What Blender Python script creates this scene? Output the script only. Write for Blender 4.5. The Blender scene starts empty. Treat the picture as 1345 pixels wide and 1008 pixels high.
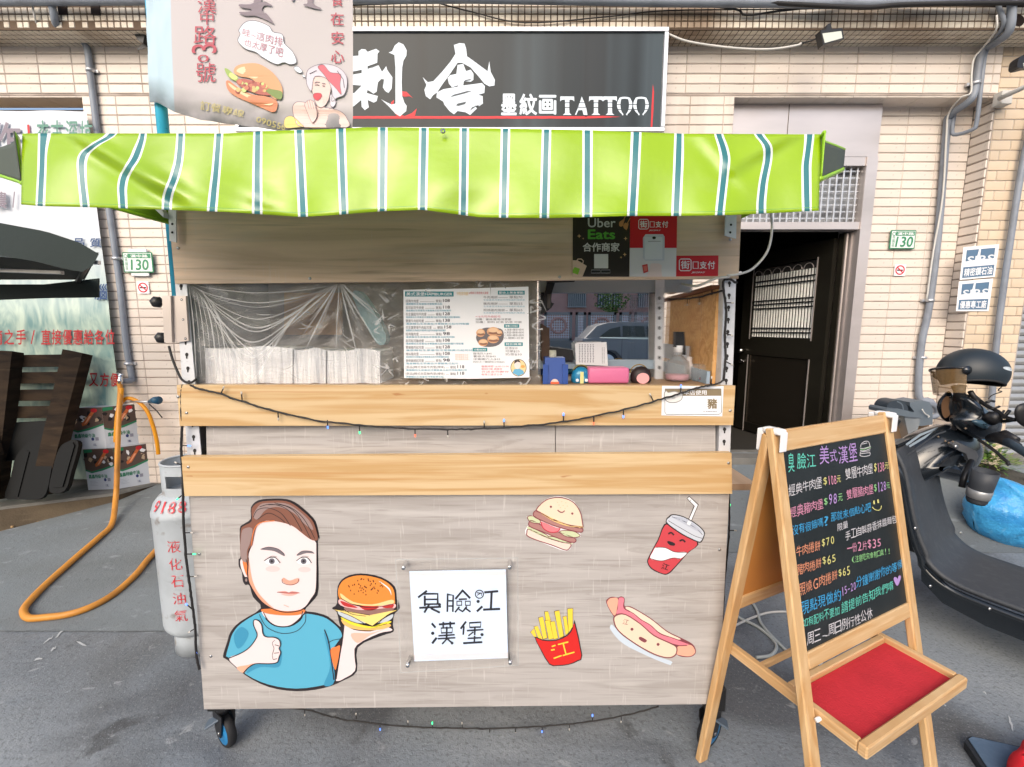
import bpy, bmesh, math, random
from mathutils import Vector, Matrix, noise
from mathutils.geometry import tessellate_polygon
R = math.radians
rnd = random.Random(7)
SC = bpy.context.scene
COL = SC.collection

# ------------------------------------------------------------ camera, light
TH = R(7.4); EYE = 1.48; FPX = 570.0; CX, CY = 672.5, 504.0
cam_d = bpy.data.cameras.new("camera"); cam = bpy.data.objects.new("camera", cam_d); COL.objects.link(cam)
cam.location = (0, 0, EYE); cam.rotation_euler = (R(90) - TH, 0, 0)
cam_d.sensor_width = 36; cam_d.lens = FPX / 1345 * 36; cam_d.clip_start = 0.05; cam_d.clip_end = 300
SC.camera = cam
W = bpy.data.worlds.new("World"); SC.world = W; W.use_nodes = True
wn = W.node_tree; bg = wn.nodes["Background"]
sky = wn.nodes.new("ShaderNodeTexSky"); sky.sky_type = 'NISHITA'; sky.sun_disc = False
sky.sun_elevation = R(34); sky.sun_rotation = R(196); sky.air_density = 1.0; sky.dust_density = 4.0; sky.ozone_density = 1.0
wn.links.new(sky.outputs[0], bg.inputs[0]); bg.inputs[1].default_value = 0.15
sd = bpy.data.lights.new("sun", 'SUN'); sun = bpy.data.objects.new("sun", sd); COL.objects.link(sun)
sd.energy = 0.8; sd.angle = R(60); sd.color = (1, 0.96, 0.9)
sdir = Vector((math.sin(R(196)) * math.cos(R(34)), math.cos(R(196)) * math.cos(R(34)), math.sin(R(34))))
sun.rotation_euler = sdir.to_track_quat('Z', 'Y').to_euler(); sun.location = (-2, -6, 9)
SC.view_settings.view_transform = 'Standard'; SC.view_settings.look = 'None'
SC.view_settings.exposure = 0.78; SC.view_settings.gamma = 1
SC.render.engine = 'CYCLES'
SC.cycles.max_bounces = 8; SC.cycles.transparent_max_bounces = 16; SC.cycles.use_denoising = True

# ------------------------------------------------------------ geometry helpers
_c, _s = math.cos(TH), math.sin(TH)
def ray(x, y):
    a = (x - CX) / FPX; b = (y - CY) / FPX
    return Vector((a, _c - b * _s, -(_s + b * _c)))
O = Vector((0, 0, EYE))
def onY(x, y, Y): r = ray(x, y); return O + r * (Y / r.y)
def onZ(x, y, Z): r = ray(x, y); return O + r * ((Z - EYE) / r.z)
def onX(x, y, X): r = ray(x, y); return O + r * (X / r.x)
def onP(x, y, P, n): r = ray(x, y); return O + r * ((P - O).dot(n) / r.dot(n))
def PY(Y, x0=0, y0=0, s=1.0):           # plane facing the street; picture (x, y) of a detail -> point, off = metres proud
    return lambda x, y, off=0: onY(x0 + x / s, y0 + y / s, Y) + Vector((0, -off, 0))
def frame(o, u, v):                     # plane with origin, u and v axes in metres
    o, u, v = Vector(o), Vector(u).normalized(), Vector(v).normalized(); n = u.cross(v)
    return lambda x, y, off=0: o + u * x + v * y + n * off
def sm(pts, closed=True, n=4):
    m = len(pts); out = []
    rng = range(m if closed else m - 1)
    g = (lambda i: Vector(pts[i % m])) if closed else (lambda i: Vector(pts[max(0, min(m - 1, i))]))
    for i in rng:
        p0, p1, p2, p3 = g(i - 1), g(i), g(i + 1), g(i + 2)
        for k in range(n):
            t = k / n
            out.append(0.5 * ((2 * p1) + (p2 - p0) * t + (2 * p0 - 5 * p1 + 4 * p2 - p3) * t * t + (3 * p1 - p0 - 3 * p2 + p3) * t ** 3))
    if not closed: out.append(Vector(pts[-1]))
    return out

class B:
    def __init__(s): s.v = []; s.f = []; s.mi = []; s.sm = []; s.mats = []; s.uv = None
    def m(s, mat):
        if mat not in s.mats: s.mats.append(mat)
        return s.mats.index(mat)
    def add(s, vs, fs, mat, smooth=False):
        o = len(s.v); s.v += [Vector(v) for v in vs]; k = s.m(mat)
        for f in fs: s.f.append([o + i for i in f]); s.mi.append(k); s.sm.append(smooth)
        return s
    def box(s, x0, x1, y0, y1, z0, z1, mat):
        return s.add([(x, y, z) for x in (x0, x1) for y in (y0, y1) for z in (z0, z1)],
              [(0, 1, 3, 2), (4, 6, 7, 5), (0, 4, 5, 1), (2, 3, 7, 6), (0, 2, 6, 4), (1, 5, 7, 3)], mat)
    def bbox(s, x0, x1, y0, y1, z0, z1, mat, b=0.004, M=None, seg=1):
        bm = bmesh.new(); bmesh.ops.create_cube(bm, size=1)
        for v in bm.verts: v.co = Vector(((x0 + x1) / 2 + v.co.x * (x1 - x0), (y0 + y1) / 2 + v.co.y * (y1 - y0), (z0 + z1) / 2 + v.co.z * (z1 - z0)))
        bmesh.ops.bevel(bm, geom=list(bm.edges), offset=b, segments=seg, affect='EDGES', profile=0.5)
        bm.verts.ensure_lookup_table()
        vs = [(M @ v.co) if M else v.co.copy() for v in bm.verts]
        s.add(vs, [[v.index for v in f.verts] for f in bm.faces], mat, seg > 1); bm.free(); return s
    def beam(s, p0, p1, w, t, mat, side=(0, 1, 0), b=0.002):       # bar from p0 to p1, w across, t along side
        p0, p1 = Vector(p0), Vector(p1); d = (p1 - p0); L = d.length; d.normalize()
        n = Vector(side); n = (n - d * n.dot(d)).normalized(); u = n.cross(d)
        M = Matrix.Translation(p0) @ Matrix((u, n, d)).transposed().to_4x4()
        return s.bbox(-w / 2, w / 2, -t / 2, t / 2, 0, L, mat, b, M)
    def tube(s, pts, r, mat, n=8, caps=True, closed=False):
        pts = [Vector(p) for p in pts]; m = len(pts)
        rs = r if isinstance(r, (list, tuple)) else [r] * m
        vs = []; up = None
        for i, p in enumerate(pts):
            a = pts[i - 1] if (i > 0 or closed) else p; c = pts[(i + 1) % m] if (i < m - 1 or closed) else p
            d = (c - a); d = d.normalized() if d.length > 1e-9 else Vector((0, 0, 1))
            if up is None: up = d.orthogonal().normalized()
            up = (up - d * up.dot(d)); up = up.normalized() if up.length > 1e-6 else d.orthogonal().normalized()
            q = d.cross(up)
            for k in range(n): a2 = 2 * math.pi * k / n; vs.append(p + (up * math.cos(a2) + q * math.sin(a2)) * rs[i])
        fs = []
        for i in range(m if closed else m - 1):
            for k in range(n): j = (i + 1) % m; fs.append((i * n + k, i * n + (k + 1) % n, j * n + (k + 1) % n, j * n + k))
        if caps and not closed: fs += [tuple(range(n))[::-1], tuple(range((m - 1) * n, m * n))]
        return s.add(vs, fs, mat, True)
    def cyl(s, p0, p1, r, mat, n=16, r1=None):
        return s.tube([p0, p1], [r, r if r1 is None else r1], mat, n)
    def lathe(s, prof, M, mat, n=24):           # prof: [(r, z)], M 4x4 placing the axis
        vs = []; fs = []
        for r, z in prof:
            for k in range(n): a = 2 * math.pi * k / n; vs.append(M @ Vector((r * math.cos(a), r * math.sin(a), z)))
        for i in range(len(prof) - 1):
            for k in range(n): fs.append((i * n + k, i * n + (k + 1) % n, (i + 1) * n + (k + 1) % n, (i + 1) * n + k))
        return s.add(vs, fs, mat, True)
    def grid(s, fn, nu, nv, mat, smooth=True):
        vs = [fn(i / nu, j / nv) for j in range(nv + 1) for i in range(nu + 1)]
        fs = [(j * (nu + 1) + i, j * (nu + 1) + i + 1, (j + 1) * (nu + 1) + i + 1, (j + 1) * (nu + 1) + i) for j in range(nv) for i in range(nu)]
        return s.add(vs, fs, mat, smooth)
    def prism(s, pts, pl, d0, d1, mat):         # outline on plane pl, solid between offsets d0 and d1
        tri = tessellate_polygon([[Vector((p[0], p[1], 0)) for p in pts]]); m = len(pts)
        vs = [pl(p[0], p[1], d0) for p in pts] + [pl(p[0], p[1], d1) for p in pts]
        fs = [tuple(t) for t in tri] + [tuple(i + m for i in t) for t in tri] + [(i, (i + 1) % m, (i + 1) % m + m, i + m) for i in range(m)]
        return s.add(vs, fs, mat)
    def fill(s, pts, pl, off, mat):
        tri = tessellate_polygon([[Vector((p[0], p[1], 0)) for p in pts]])
        return s.add([pl(p[0], p[1], off) for p in pts], [tuple(t) for t in tri], mat)
    def line(s, pts, w, pl, off, mat, closed=False, taper=False):
        pts = [Vector((p[0], p[1])) for p in pts]; m = len(pts); vs = []
        for i, p in enumerate(pts):
            a = pts[i - 1] if (i > 0 or closed) else p; c = pts[(i + 1) % m] if (i < m - 1 or closed) else p
            d = c - a; d = d.normalized() if d.length > 1e-9 else Vector((1, 0)); q = Vector((-d.y, d.x))
            k = w / 2 * (math.sin(math.pi * (i + .3) / (m - .4)) if taper else 1)
            vs += [pl(*(p + q * k), off), pl(*(p - q * k), off)]
        fs = [(2 * i, 2 * i + 1, (2 * ((i + 1) % m)) + 1, 2 * ((i + 1) % m)) for i in range(m if closed else m - 1)]
        return s.add(vs, fs, mat)
    def dot(s, x, y, r, pl, off, mat, ry=None, n=12):
        return s.fill([(x + r * math.cos(2 * math.pi * k / n), y + (ry or r) * math.sin(2 * math.pi * k / n)) for k in range(n)], pl, off, mat)
    def rect(s, x0, y0, x1, y1, pl, off, mat): return s.fill([(x0, y0), (x1, y0), (x1, y1), (x0, y1)], pl, off, mat)
    def build(s, name, parent=None, label=None, kind=None):
        base = wloc(parent)
        me = bpy.data.meshes.new(name); me.from_pydata([v - base for v in s.v], [], s.f)
        for m_ in s.mats: me.materials.append(m_)
        me.polygons.foreach_set("material_index", s.mi); me.polygons.foreach_set("use_smooth", s.sm)
        if s.uv:
            l = me.uv_layers.new(name="UVMap")
            for lp in me.loops: l.data[lp.index].uv = s.uv[lp.vertex_index]
        me.update()
        o = bpy.data.objects.new(name, me); COL.objects.link(o)
        if parent: o.parent = parent
        if label: o["label"] = label
        if kind: o["kind"] = kind
        return o
def wloc(o):
    v = Vector((0, 0, 0))
    while o is not None: v = v + o.location; o = o.parent
    return v
def tag(o, label, cat, group=None):
    o["label"] = label; o["category"] = cat
    if group: o["group"] = group
    return o
def thing(name, loc, label, cat, group=None):
    o = bpy.data.objects.new(name, None); o.empty_display_size = .05; COL.objects.link(o); o.location = loc
    return tag(o, label, cat, group)
def solo(b, name, label, cat, group=None):      # a thing that is one mesh, origin at its own base
    n = len(b.v); mn = Vector([min(v[i] for v in b.v) for i in range(3)]); mx = Vector([max(v[i] for v in b.v) for i in range(3)])
    base = Vector(((mn.x + mx.x) / 2, (mn.y + mx.y) / 2, mn.z)); b.v = [v - base for v in b.v]
    o = b.build(name); o.location = base; return tag(o, label, cat, group)
def struct(b, name): return b.build(name, kind="structure")

# ------------------------------------------------------------ lettering
_tc = {}
def glyph(s, bold=0.0, spacing=1.0):
    k = (s, bold, spacing)
    if k not in _tc:
        cu = bpy.data.curves.new("t", 'FONT'); cu.body = s; cu.size = 1; cu.offset = bold; cu.resolution_u = 3; cu.space_character = spacing
        o = bpy.data.objects.new("t", cu); COL.objects.link(o)
        bpy.context.view_layer.update()
        me = bpy.data.meshes.new_from_object(o.evaluated_get(bpy.context.evaluated_depsgraph_get()))
        vs = [(v.co.x, v.co.y) for v in me.vertices]; fs = [tuple(p.vertices) for p in me.polygons]
        bpy.data.objects.remove(o); bpy.data.curves.remove(cu); bpy.data.meshes.remove(me)
        _tc[k] = (vs, fs)
    return _tc[k]
def text(b, s, q, pl, off, mat, bold=0.0):      # q: (x0,y0,x1,y1) top-left/bottom-right or 4 corners tl,tr,br,bl
    vs, fs = glyph(s)
    if not vs: return
    if bold >= .012:
        k = bold * .8; v0 = vs; n = len(v0); sh = [(0, 0), (k, k * .4), (-k, -k * .4), (k * .4, -k), (-k * .4, k)]
        vs = [(x + dx, y + dy) for dx, dy in sh for x, y in v0]; fs = [tuple(i + q * n for i in f) for q in range(5) for f in fs]; lay = n
    else: lay = 10 ** 9
    x0 = min(v[0] for v in vs); x1 = max(v[0] for v in vs); y0 = min(v[1] for v in vs); y1 = max(v[1] for v in vs)
    if len(q) == 4 and not isinstance(q[0], (tuple, list)): q = [(q[0], q[1]), (q[2], q[1]), (q[2], q[3]), (q[0], q[3])]
    out = []
    for idx, (x, y) in enumerate(vs):
        u = (x - x0) / max(1e-6, x1 - x0); t = 1 - (y - y0) / max(1e-6, y1 - y0)
        px = (q[0][0] * (1 - u) + q[1][0] * u) * (1 - t) + (q[3][0] * (1 - u) + q[2][0] * u) * t
        py = (q[0][1] * (1 - u) + q[1][1] * u) * (1 - t) + (q[3][1] * (1 - u) + q[2][1] * u) * t
        out.append(pl(px, py, off + 4e-5 * (idx // lay)))
    b.add(out, fs, mat)
def hand(b, s, x0, y0, x1, y1, h0, h1, pl, off, mat, jit=.08, bold=0.0, up=-1, lean=0.0):   # hand-set characters along a rising line, centres
    n = len(s)
    for i, ch in enumerate(s):
        if ch == ' ': continue
        t = (i + .5) / n; x = x0 + (x1 - x0) * t; y = y0 + (y1 - y0) * t; h = (h0 + (h1 - h0) * t)
        w = abs(x1 - x0) / n * (.92 if ord(ch) > 255 else (.22 if ch in '1!' else .7))
        if ch in '-~一': hh = h * .12
        elif ch in ',.、': hh = h * .2; y = y - up * h * .35
        elif ch in 'acemnorsuvwxz': hh = h * .6
        else: hh = h
        h_ = hh * rnd.uniform(1 - jit, 1 + jit); a = rnd.uniform(-jit, jit); y += rnd.uniform(-jit, jit) * h * .5
        sl = (y1 - y0) / (x1 - x0 + 1e-9)
        def c(dx, dy):
            X = dx * w / 2 - dy * h_ / 2 * (a + lean) * .8; Y = dy * h_ / 2 + dx * w / 2 * (sl + a * .5)
            return (x + X, y + Y)
        text(b, ch, [c(-1, up), c(1, up), c(1, -up), c(-1, -up)], pl, off, mat, bold)

# ------------------------------------------------------------ materials
def lin(c): return tuple((x / 255 / 12.92) if x / 255 <= .04045 else ((x / 255 + .055) / 1.055) ** 2.4 for x in c)
def K(r, g, b, k=.85): return tuple(min(1, x * k) for x in lin((r, g, b))) + (1,)
_mc = {}
def mat(name, col, rough=.5, metal=0, layers=(), bump=None, rndv=0, spec=.5, uvstripe=None, coat=0, trans=0, alpha=1, emit=None, ior=1.45, sub=0):
    if name in _mc: return _mc[name]
    m = bpy.data.materials.new(name); m.use_nodes = True; nt = m.node_tree; N = nt.nodes; L = nt.links
    p = N["Principled BSDF"]
    p.inputs["Roughness"].default_value = rough; p.inputs["Metallic"].default_value = metal
    p.inputs["Specular IOR Level"].default_value = spec; p.inputs["Coat Weight"].default_value = coat
    p.inputs["Transmission Weight"].default_value = trans; p.inputs["Alpha"].default_value = alpha; p.inputs["IOR"].default_value = ior
    if emit: p.inputs["Emission Color"].default_value = emit[:3] + (1,); p.inputs["Emission Strength"].default_value = emit[3]
    tc = N.new("ShaderNodeTexCoord")
    if len(col) == 3: col = col + (1,)
    rgb = N.new("ShaderNodeRGB"); rgb.outputs[0].default_value = col; cur = rgb.outputs[0]
    def nz(scale, detail=4, dist=0, coord="Object"):
        mp = N.new("ShaderNodeMapping"); L.new(tc.outputs[coord], mp.inputs[0]); mp.inputs["Scale"].default_value = scale if hasattr(scale, '__len__') else (scale,) * 3
        n = N.new("ShaderNodeTexNoise"); L.new(mp.outputs[0], n.inputs["Vector"]); n.inputs["Scale"].default_value = 1; n.inputs["Detail"].default_value = detail; n.inputs["Distortion"].default_value = dist
        return n.outputs["Fac"]
    for ly in layers:           # (colour, scale, lo, hi, amount, detail, distortion)
        c2, sc, lo, hi, am = ly[:5]; det = ly[5] if len(ly) > 5 else 4; di = ly[6] if len(ly) > 6 else 0
        mr = N.new("ShaderNodeMapRange"); L.new(nz(sc, det, di), mr.inputs[0]); mr.inputs[1].default_value = lo; mr.inputs[2].default_value = hi; mr.inputs[4].default_value = am
        mx = N.new("ShaderNodeMixRGB"); L.new(mr.outputs[0], mx.inputs[0]); L.new(cur, mx.inputs[1]); mx.inputs[2].default_value = c2 if len(c2) == 4 else c2 + (1,)
        cur = mx.outputs[0]
    if uvstripe:
        cur = uvstripe(N, L, tc, cur)
    if rndv:
        oi = N.new("ShaderNodeObjectInfo"); mr = N.new("ShaderNodeMapRange"); L.new(oi.outputs["Random"], mr.inputs[0]); mr.inputs[3].default_value = 1 - rndv; mr.inputs[4].default_value = 1 + rndv * .6
        hs = N.new("ShaderNodeHueSaturation"); L.new(mr.outputs[0], hs.inputs["Value"]); L.new(cur, hs.inputs["Color"]); cur = hs.outputs[0]
    L.new(cur, p.inputs["Base Color"])
    if bump:
        bs = bump if isinstance(bump, list) else [bump]; prev = None
        for sc, st in bs:
            bn = N.new("ShaderNodeBump"); bn.inputs["Strength"].default_value = st; bn.inputs["Distance"].default_value = .01; L.new(nz(sc, 5), bn.inputs["Height"])
            if prev: L.new(prev, bn.inputs["Normal"])
            prev = bn.outputs[0]
        L.new(prev, p.inputs["Normal"])
    _mc[name] = m
    return m
def flat(r, g, b, rough=.55, k=.85, **kw): return mat("print_%d_%d_%d" % (r, g, b) + str(rough), K(r, g, b, k), rough, **kw)

BLK = flat(28, 26, 28); WHT = flat(240, 240, 242, k=.9)
m_tile = mat("tile", K(236, 224, 212, .84), .38, layers=[(K(214, 199, 184, .82), 2.2, .45, .8, .5), (K(164, 146, 130, .75), (4, 4, .6), .58, .76, .4, 6), (K(150, 130, 112, .7), 30, .68, .76, .4)], bump=(25, .05), rndv=.09)
m_tile2 = mat("tile_tan", K(228, 209, 184, .84), .45, layers=[(K(196, 164, 120), 3, .4, .8, .5)], bump=(25, .06), rndv=.08)
m_grout = mat("grout", K(192, 180, 170, .82), .9, layers=[(K(140, 120, 106, .7), 4, .4, .7, .7)])
m_mosaic = mat("mosaic", K(236, 226, 208, .85), .45, layers=[(K(150, 118, 84, .7), (1.3, 1, 2), .48, .68, .8), (K(120, 90, 62, .7), 7, .55, .75, .5)], rndv=.05)
m_mosaic_b = mat("mosaic_bed", K(128, 108, 90, .6), .9, layers=[(K(80, 60, 46, .6), 2.5, .4, .7, .7)])
m_conc = mat("concrete", K(150, 148, 142, .7), .85, layers=[(K(96, 92, 84, .6), 3, .4, .7, .8, 6), (K(190, 190, 186, .7), 9, .6, .75, .5, 6)], bump=[(30, .25), (140, .15)])
m_kerb = mat("kerb_side", K(128, 112, 90, .55), .9, layers=[(K(66, 54, 42, .5), (2, 2, 3), .4, .65, .9, 6), (K(166, 150, 120, .6), (3, 3, 9), .58, .75, .7, 5)], bump=[(20, .5), (90, .3)])
m_asph = mat("asphalt", K(130, 138, 145, .82), .74, layers=[(K(152, 158, 162, .84), .9, .44, .62, .85, 8, .8), (K(98, 102, 108, .75), (1.3, 2.0, 1), .5, .64, .8, 10, .8), (K(86, 84, 80, .65), (.7, .5, 1), .56, .64, .65, 7, .5), (K(70, 68, 66, .6), (3.1, 2.3, 1), .66, .7, .6, 5, .4), (K(176, 180, 182, .85), (5, 9, 1), .66, .69, .5, 6, 1.2), (K(170, 176, 180, .8), (14, 34, 1), .69, .76, .6, 3, .5), (K(90, 94, 98, .7), 70, .54, .68, .45, 2), (K(168, 174, 178, .85), 130, .6, .7, .45, 2)], bump=[(60, .35), (220, .3), (6, .15)])
m_ramp = mat("ramp_concrete", K(128, 136, 140, .74), .85, layers=[(K(112, 118, 120, .75), (1.2, 2.6, 1), .45, .7, .9, 8, .5), (K(168, 174, 178, .8), (8, 18, 1), .62, .76, .6, 5), (K(96, 98, 98, .7), 50, .6, .75, .4, 2)], bump=[(40, .35), (160, .25)])
m_steel = mat("stainless", K(226, 216, 212), .3, .55, layers=[(K(180, 172, 166), (1, 1, 4), .4, .7, .5)], bump=((.8, .8, .6), .12))
m_steeld = mat("dark_stainless", K(120, 112, 100, .8), .25, .9, layers=[(K(86, 78, 68), (1, 1, 3), .4, .7, .6)], bump=((1, 1, .5), .1))
m_alu = mat("aluminium", K(214, 216, 220), .4, .75, layers=[(K(170, 172, 176), 20, .5, .7, .4)])
m_galv = mat("slotted_steel", K(222, 224, 228), .45, .2, layers=[(K(172, 176, 182), 18, .5, .7, .5), (K(140, 140, 142), 60, .62, .75, .4)])
m_hole = flat(52, 50, 50, .9)
m_pipe = mat("conduit_grey", K(150, 158, 170, .75), .5, layers=[(K(116, 120, 128, .7), 6, .45, .7, .6)])
def lam(name, k):
    return mat(name, K(197, 191, 187, k), .5, layers=[(K(168, 161, 155, k), (2.0, 1, 19), .45, .6, .55, 9, 1.0), (K(216, 211, 206, k), (2.6, 1, 40), .5, .68, .55, 7, .8), (K(144, 137, 130, k), (4, 1, 130), .57, .7, .45, 5, .4), (K(160, 152, 146, k), (2.2, 1, 26), .6, .66, .4, 4, 2.5), (K(230, 226, 222, k), (150, 1, 10), .63, .72, .45, 3, .2)], bump=((3, 1, 90), .06))
m_lam = lam("grey_oak_laminate", .74)
m_lamh = mat("shade_lifted_laminate", K(224, 196, 168, .98), .5, layers=[(K(184, 156, 128, .95), (1.0, 1, 12), .42, .62, .65, 8, 1.4), (K(204, 190, 174, .84), (2.2, 1, 34), .5, .72, .5, 6, .6), (K(130, 110, 94, .84), (3, 1, 90), .56, .72, .4, 4, .3), (K(216, 204, 192, .84), (90, 1, 7), .64, .76, .3, 3, .2)])  # panel laminate again, warmed and brightened in colour for the shade under the awning
m_pine = mat("pine", K(234, 203, 156, .70), .5, layers=[(K(212, 168, 108, .70), (.9, 1, 17), .46, .58, .8, 6, 1.6), (K(242, 214, 170, .72), (1.6, 1, 44), .5, .7, .5, 4, .4), (K(190, 136, 78), (1.3, 1, 70), .6, .7, .5, 3, .3), (K(170, 110, 60), (9, 1, 26), .72, .76, .7, 2, .5)], bump=((2, 1, 60), .05))
m_pinev = mat("pine_frame", K(224, 184, 132, .74), .45, layers=[(K(196, 146, 88), (22, 22, 1.4), .45, .62, .7, 5, 1.0), (K(238, 206, 160), (60, 60, 2.4), .5, .7, .5, 4, .3)], bump=((60, 60, 2), .05))
m_pineh = mat("pine_rail", K(226, 188, 138, .74), .45, layers=[(K(198, 150, 94), (2.4, 2.4, 40), .45, .62, .7, 5, .9), (K(240, 210, 166), (4, 4, 90), .5, .7, .5, 4, .3)])
m_osb = mat("chipboard", K(226, 174, 112, .8), .7, layers=[(K(196, 140, 82, .8), 24, .45, .65, .8, 3, 1.5), (K(240, 200, 146, .8), 55, .58, .7, .6, 2, 1)])
m_ply = mat("plywood_edge", K(190, 138, 84, .8), .7)
m_black = mat("black_plastic", K(34, 34, 36), .4, bump=(80, .03))
m_blackr = mat("black_rubber", K(40, 40, 42), .7)
m_wire = mat("wire_dark", K(42, 40, 40), .6)
m_wirew = mat("wire_white", K(214, 212, 206), .5)
m_bolt = mat("bolt", K(200, 200, 200), .3, 1)
m_chrome = mat("chrome", K(235, 235, 235), .12, 1)

# ------------------------------------------------------------ street, ground, kerb
b = B(); b.grid(lambda u, v: Vector((-60 + 120 * u, -40 + 60 * v, 0)), 8, 8, m_asph, False); struct(b, "ground")
# concrete ramp up to the doorway
RT = [(-3.75, 2.86, .012), (-3.0, 3.14, .07), (-2.86, 3.5, .215), (-2.2, 3.39, .2), (-.9, 3.39, .2), (1.5, 3.57, .2), (-2.3, 2.2, .008), (.9, 2.2, .008)]
b = B()
def rampf(u, v):
    x = -3.78 + (4.3) * u; yk = 3.4 if x > -2.86 else 3.495 + (x + 2.86) * .72
    y = 1.95 + (yk - 1.95) * v; zz = (.214 if x > -2.86 else .214 + (x + 2.86) * .23) * max(0, v) ** 1.15
    return Vector((x, y, .006 + max(0, zz) + .006 * noise.noise(Vector((x * 2, y * 2, 0)))))
b.grid(rampf, 40, 16, m_ramp)
struct(b, "ramp")
b = B(); b.grid(lambda u, v: Vector((.95 + 6 * u, 2.7 + .95 * v, .004 + .4 * min(1, v * 1.02) ** 1.1 + .004 * noise.noise(Vector((u * 12, v * 3, 0))))), 30, 10, m_ramp); struct(b, "ramp")
b = B(); kp = [(-6.5, 1.95), (-3.61, 2.92), (-3.04, 3.18), (-2.9, 3.42), (-2.9, 3.6), (-6.5, 3.6)]
pl = frame((0, 0, 0), (1, 0, 0), (0, 1, 0))
b.prism(kp, pl, 0.0, .2, m_kerb); b.prism([(x - .004, y + .004) for x, y in kp], pl, .2, .222, m_conc); struct(b, "kerb")
b = B(); b.box(-2.9, 1.6, 3.41, 3.7, 0, .22, m_conc); b.box(1.0, 6.0, 3.5, 3.75, 0, .40, m_conc); struct(b, "pavement")
b = B(); 
for k in range(14):
    a = rnd.uniform(-3.6, -3.0); y = 3.0 + (a + 3.6) * .45 - rnd.uniform(.03, .09); s_ = rnd.uniform(.008, .02)
    b.bbox(a, a + s_ * 1.6, y, y + s_, .06 + (a + 3.6) * .05, .075 + (a + 3.6) * .05, flat(170, 140, 100, .9), .003)
b.build("dry_litter", kind="stuff")["label"] = "small dry scraps lying at the foot of the kerb"
# ------------------------------------------------------------ the tiled building
def tile_mesh(w, h, d, m_, bev=.0035):
    bm = B(); y0 = -d
    vs = [(-w/2, 0, -h/2), (w/2, 0, -h/2), (w/2, 0, h/2), (-w/2, 0, h/2), (-w/2+bev, y0, -h/2+bev), (w/2-bev, y0, -h/2+bev), (w/2-bev, y0, h/2-bev), (-w/2+bev, y0, h/2-bev)]
    bm.add(vs, [(4, 5, 6, 7), (0, 1, 5, 4), (1, 2, 6, 5), (2, 3, 7, 6), (3, 0, 4, 7)], m_)
    return bm
def tiles(parent, spots, w, h, d, m_, rot=None, name="tile", limit=300):   # spots: [(centre vector, width)]
    base = wloc(parent); cache = {}
    for c, ww in spots[:limit]:
        k = round(ww, 3)
        if k not in cache:
            o = tile_mesh(ww, h, d, m_).build(name, None); cache[k] = o.data; bpy.data.objects.remove(o)
        o = bpy.data.objects.new(name, cache[k]); COL.objects.link(o); o.parent = parent; o.location = c - base
        if rot: o.rotation_euler = rot
    if len(spots) > limit:
        bb = B(); M = Matrix.Rotation(rot[2], 3, 'Z') if rot else Matrix.Identity(3)
        for c, ww in spots[limit:]:
            t = tile_mesh(ww, h, d, m_); bb.add([c + M @ v for v in t.v], t.f, m_)
        bb.build(name + "_field", parent, kind="stuff")
PW, PH = .246, .0665
def wall(name, x0, x1, z0, z1, Y, label, thick=.16, order=None, hide=None):
    t = thing(name, ((x0 + x1) / 2, Y + thick / 2, z0), label, "wall")
    b = B(); b.box(x0, x1, Y, Y + thick, z0, z1, m_grout); b.build("wall_core", t)
    sp = []; r = 0; z = z1 - PH / 2
    while z > z0 + .01:
        x = x0
        while x < x1 - .02:
            w = min(PW, x1 - x); c = Vector((x + w / 2, Y + .001 + rnd.uniform(-.001, .001), z))
            if not (hide and hide(c)): sp.append((c, w - .0028))
            x += w
        z -= PH
    if order: sp.sort(key=order)
    tiles(t, sp, PW, PH - .0058, .006, m_tile); return t
YU, YD = 3.40, 3.56
ZL = 3.15
wall("tiled_wall", -3.13, 1.62, .22, ZL - .002, YU, "cream tiled wall between the hanging vinyl banner and the food cart", order=lambda s: s[0].x)
wall("tiled_wall", 2.79, 3.53, .22, ZL - .002, YD, "narrow cream tiled wall between the steel doorway and the grey conduit")
uw = wall("tiled_wall", -4.4, 3.53, ZL, 3.56, YU, "band of cream tiles under the stained mosaic ledge, above sign and doorway")
b = B()
for i in range(33):     # tiled underside of the band
    x = -4.4 + i * PW; b.box(x + .002, min(3.53, x + PW) - .002, YU + .004, YD, ZL - .009, ZL - .0005, m_tile)
b.build("soffit_tile", uw, kind="stuff")
# recess behind the vinyl banner
b = B(); b.box(-6.5, -3.052, YD + .05, YD + .15, .2, 3.15, mat("recess_paint", K(214, 190, 160), .8)); solo(b, "recess_wall", "plain cream wall in the recess behind the vinyl banner", "wall")
# pier at right: return face and running-bond front
pr = thing("brick_pier", (3.74, 3.5, .2), "tan pier of small staggered tiles between grey conduit and roller shutter", "pillar")
b = B(); b.box(3.535, 3.96, 3.41, 3.75, .0, 3.56, m_grout); b.build("pier_core", pr)
sp = []; z = 3.56 - .036
k = 0
while z > .3:
    x = 3.535 - (.075 if k % 2 else 0)
    while x < 3.955:
        a = max(x, 3.537); c = min(x + .15, 3.957)
        if c - a > .02: sp.append((Vector(((a + c) / 2, 3.411, z)), round(c - a - .005, 3)))
        x += .15
    z -= .0445 * 1.6; k += 1
tiles(pr, sp, .15, .0445 * 1.6 - .004, .006, m_tile2)
sp = [(Vector((3.536, 3.485, ZL + .4 - i * PH)), .145) for i in range(50)]
tiles(pr, [s for s in sp if s[0].z > .25], .15, PH - .0085, .009, m_tile, rot=(0, 0, -R(90)), name="return_tile")
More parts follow.
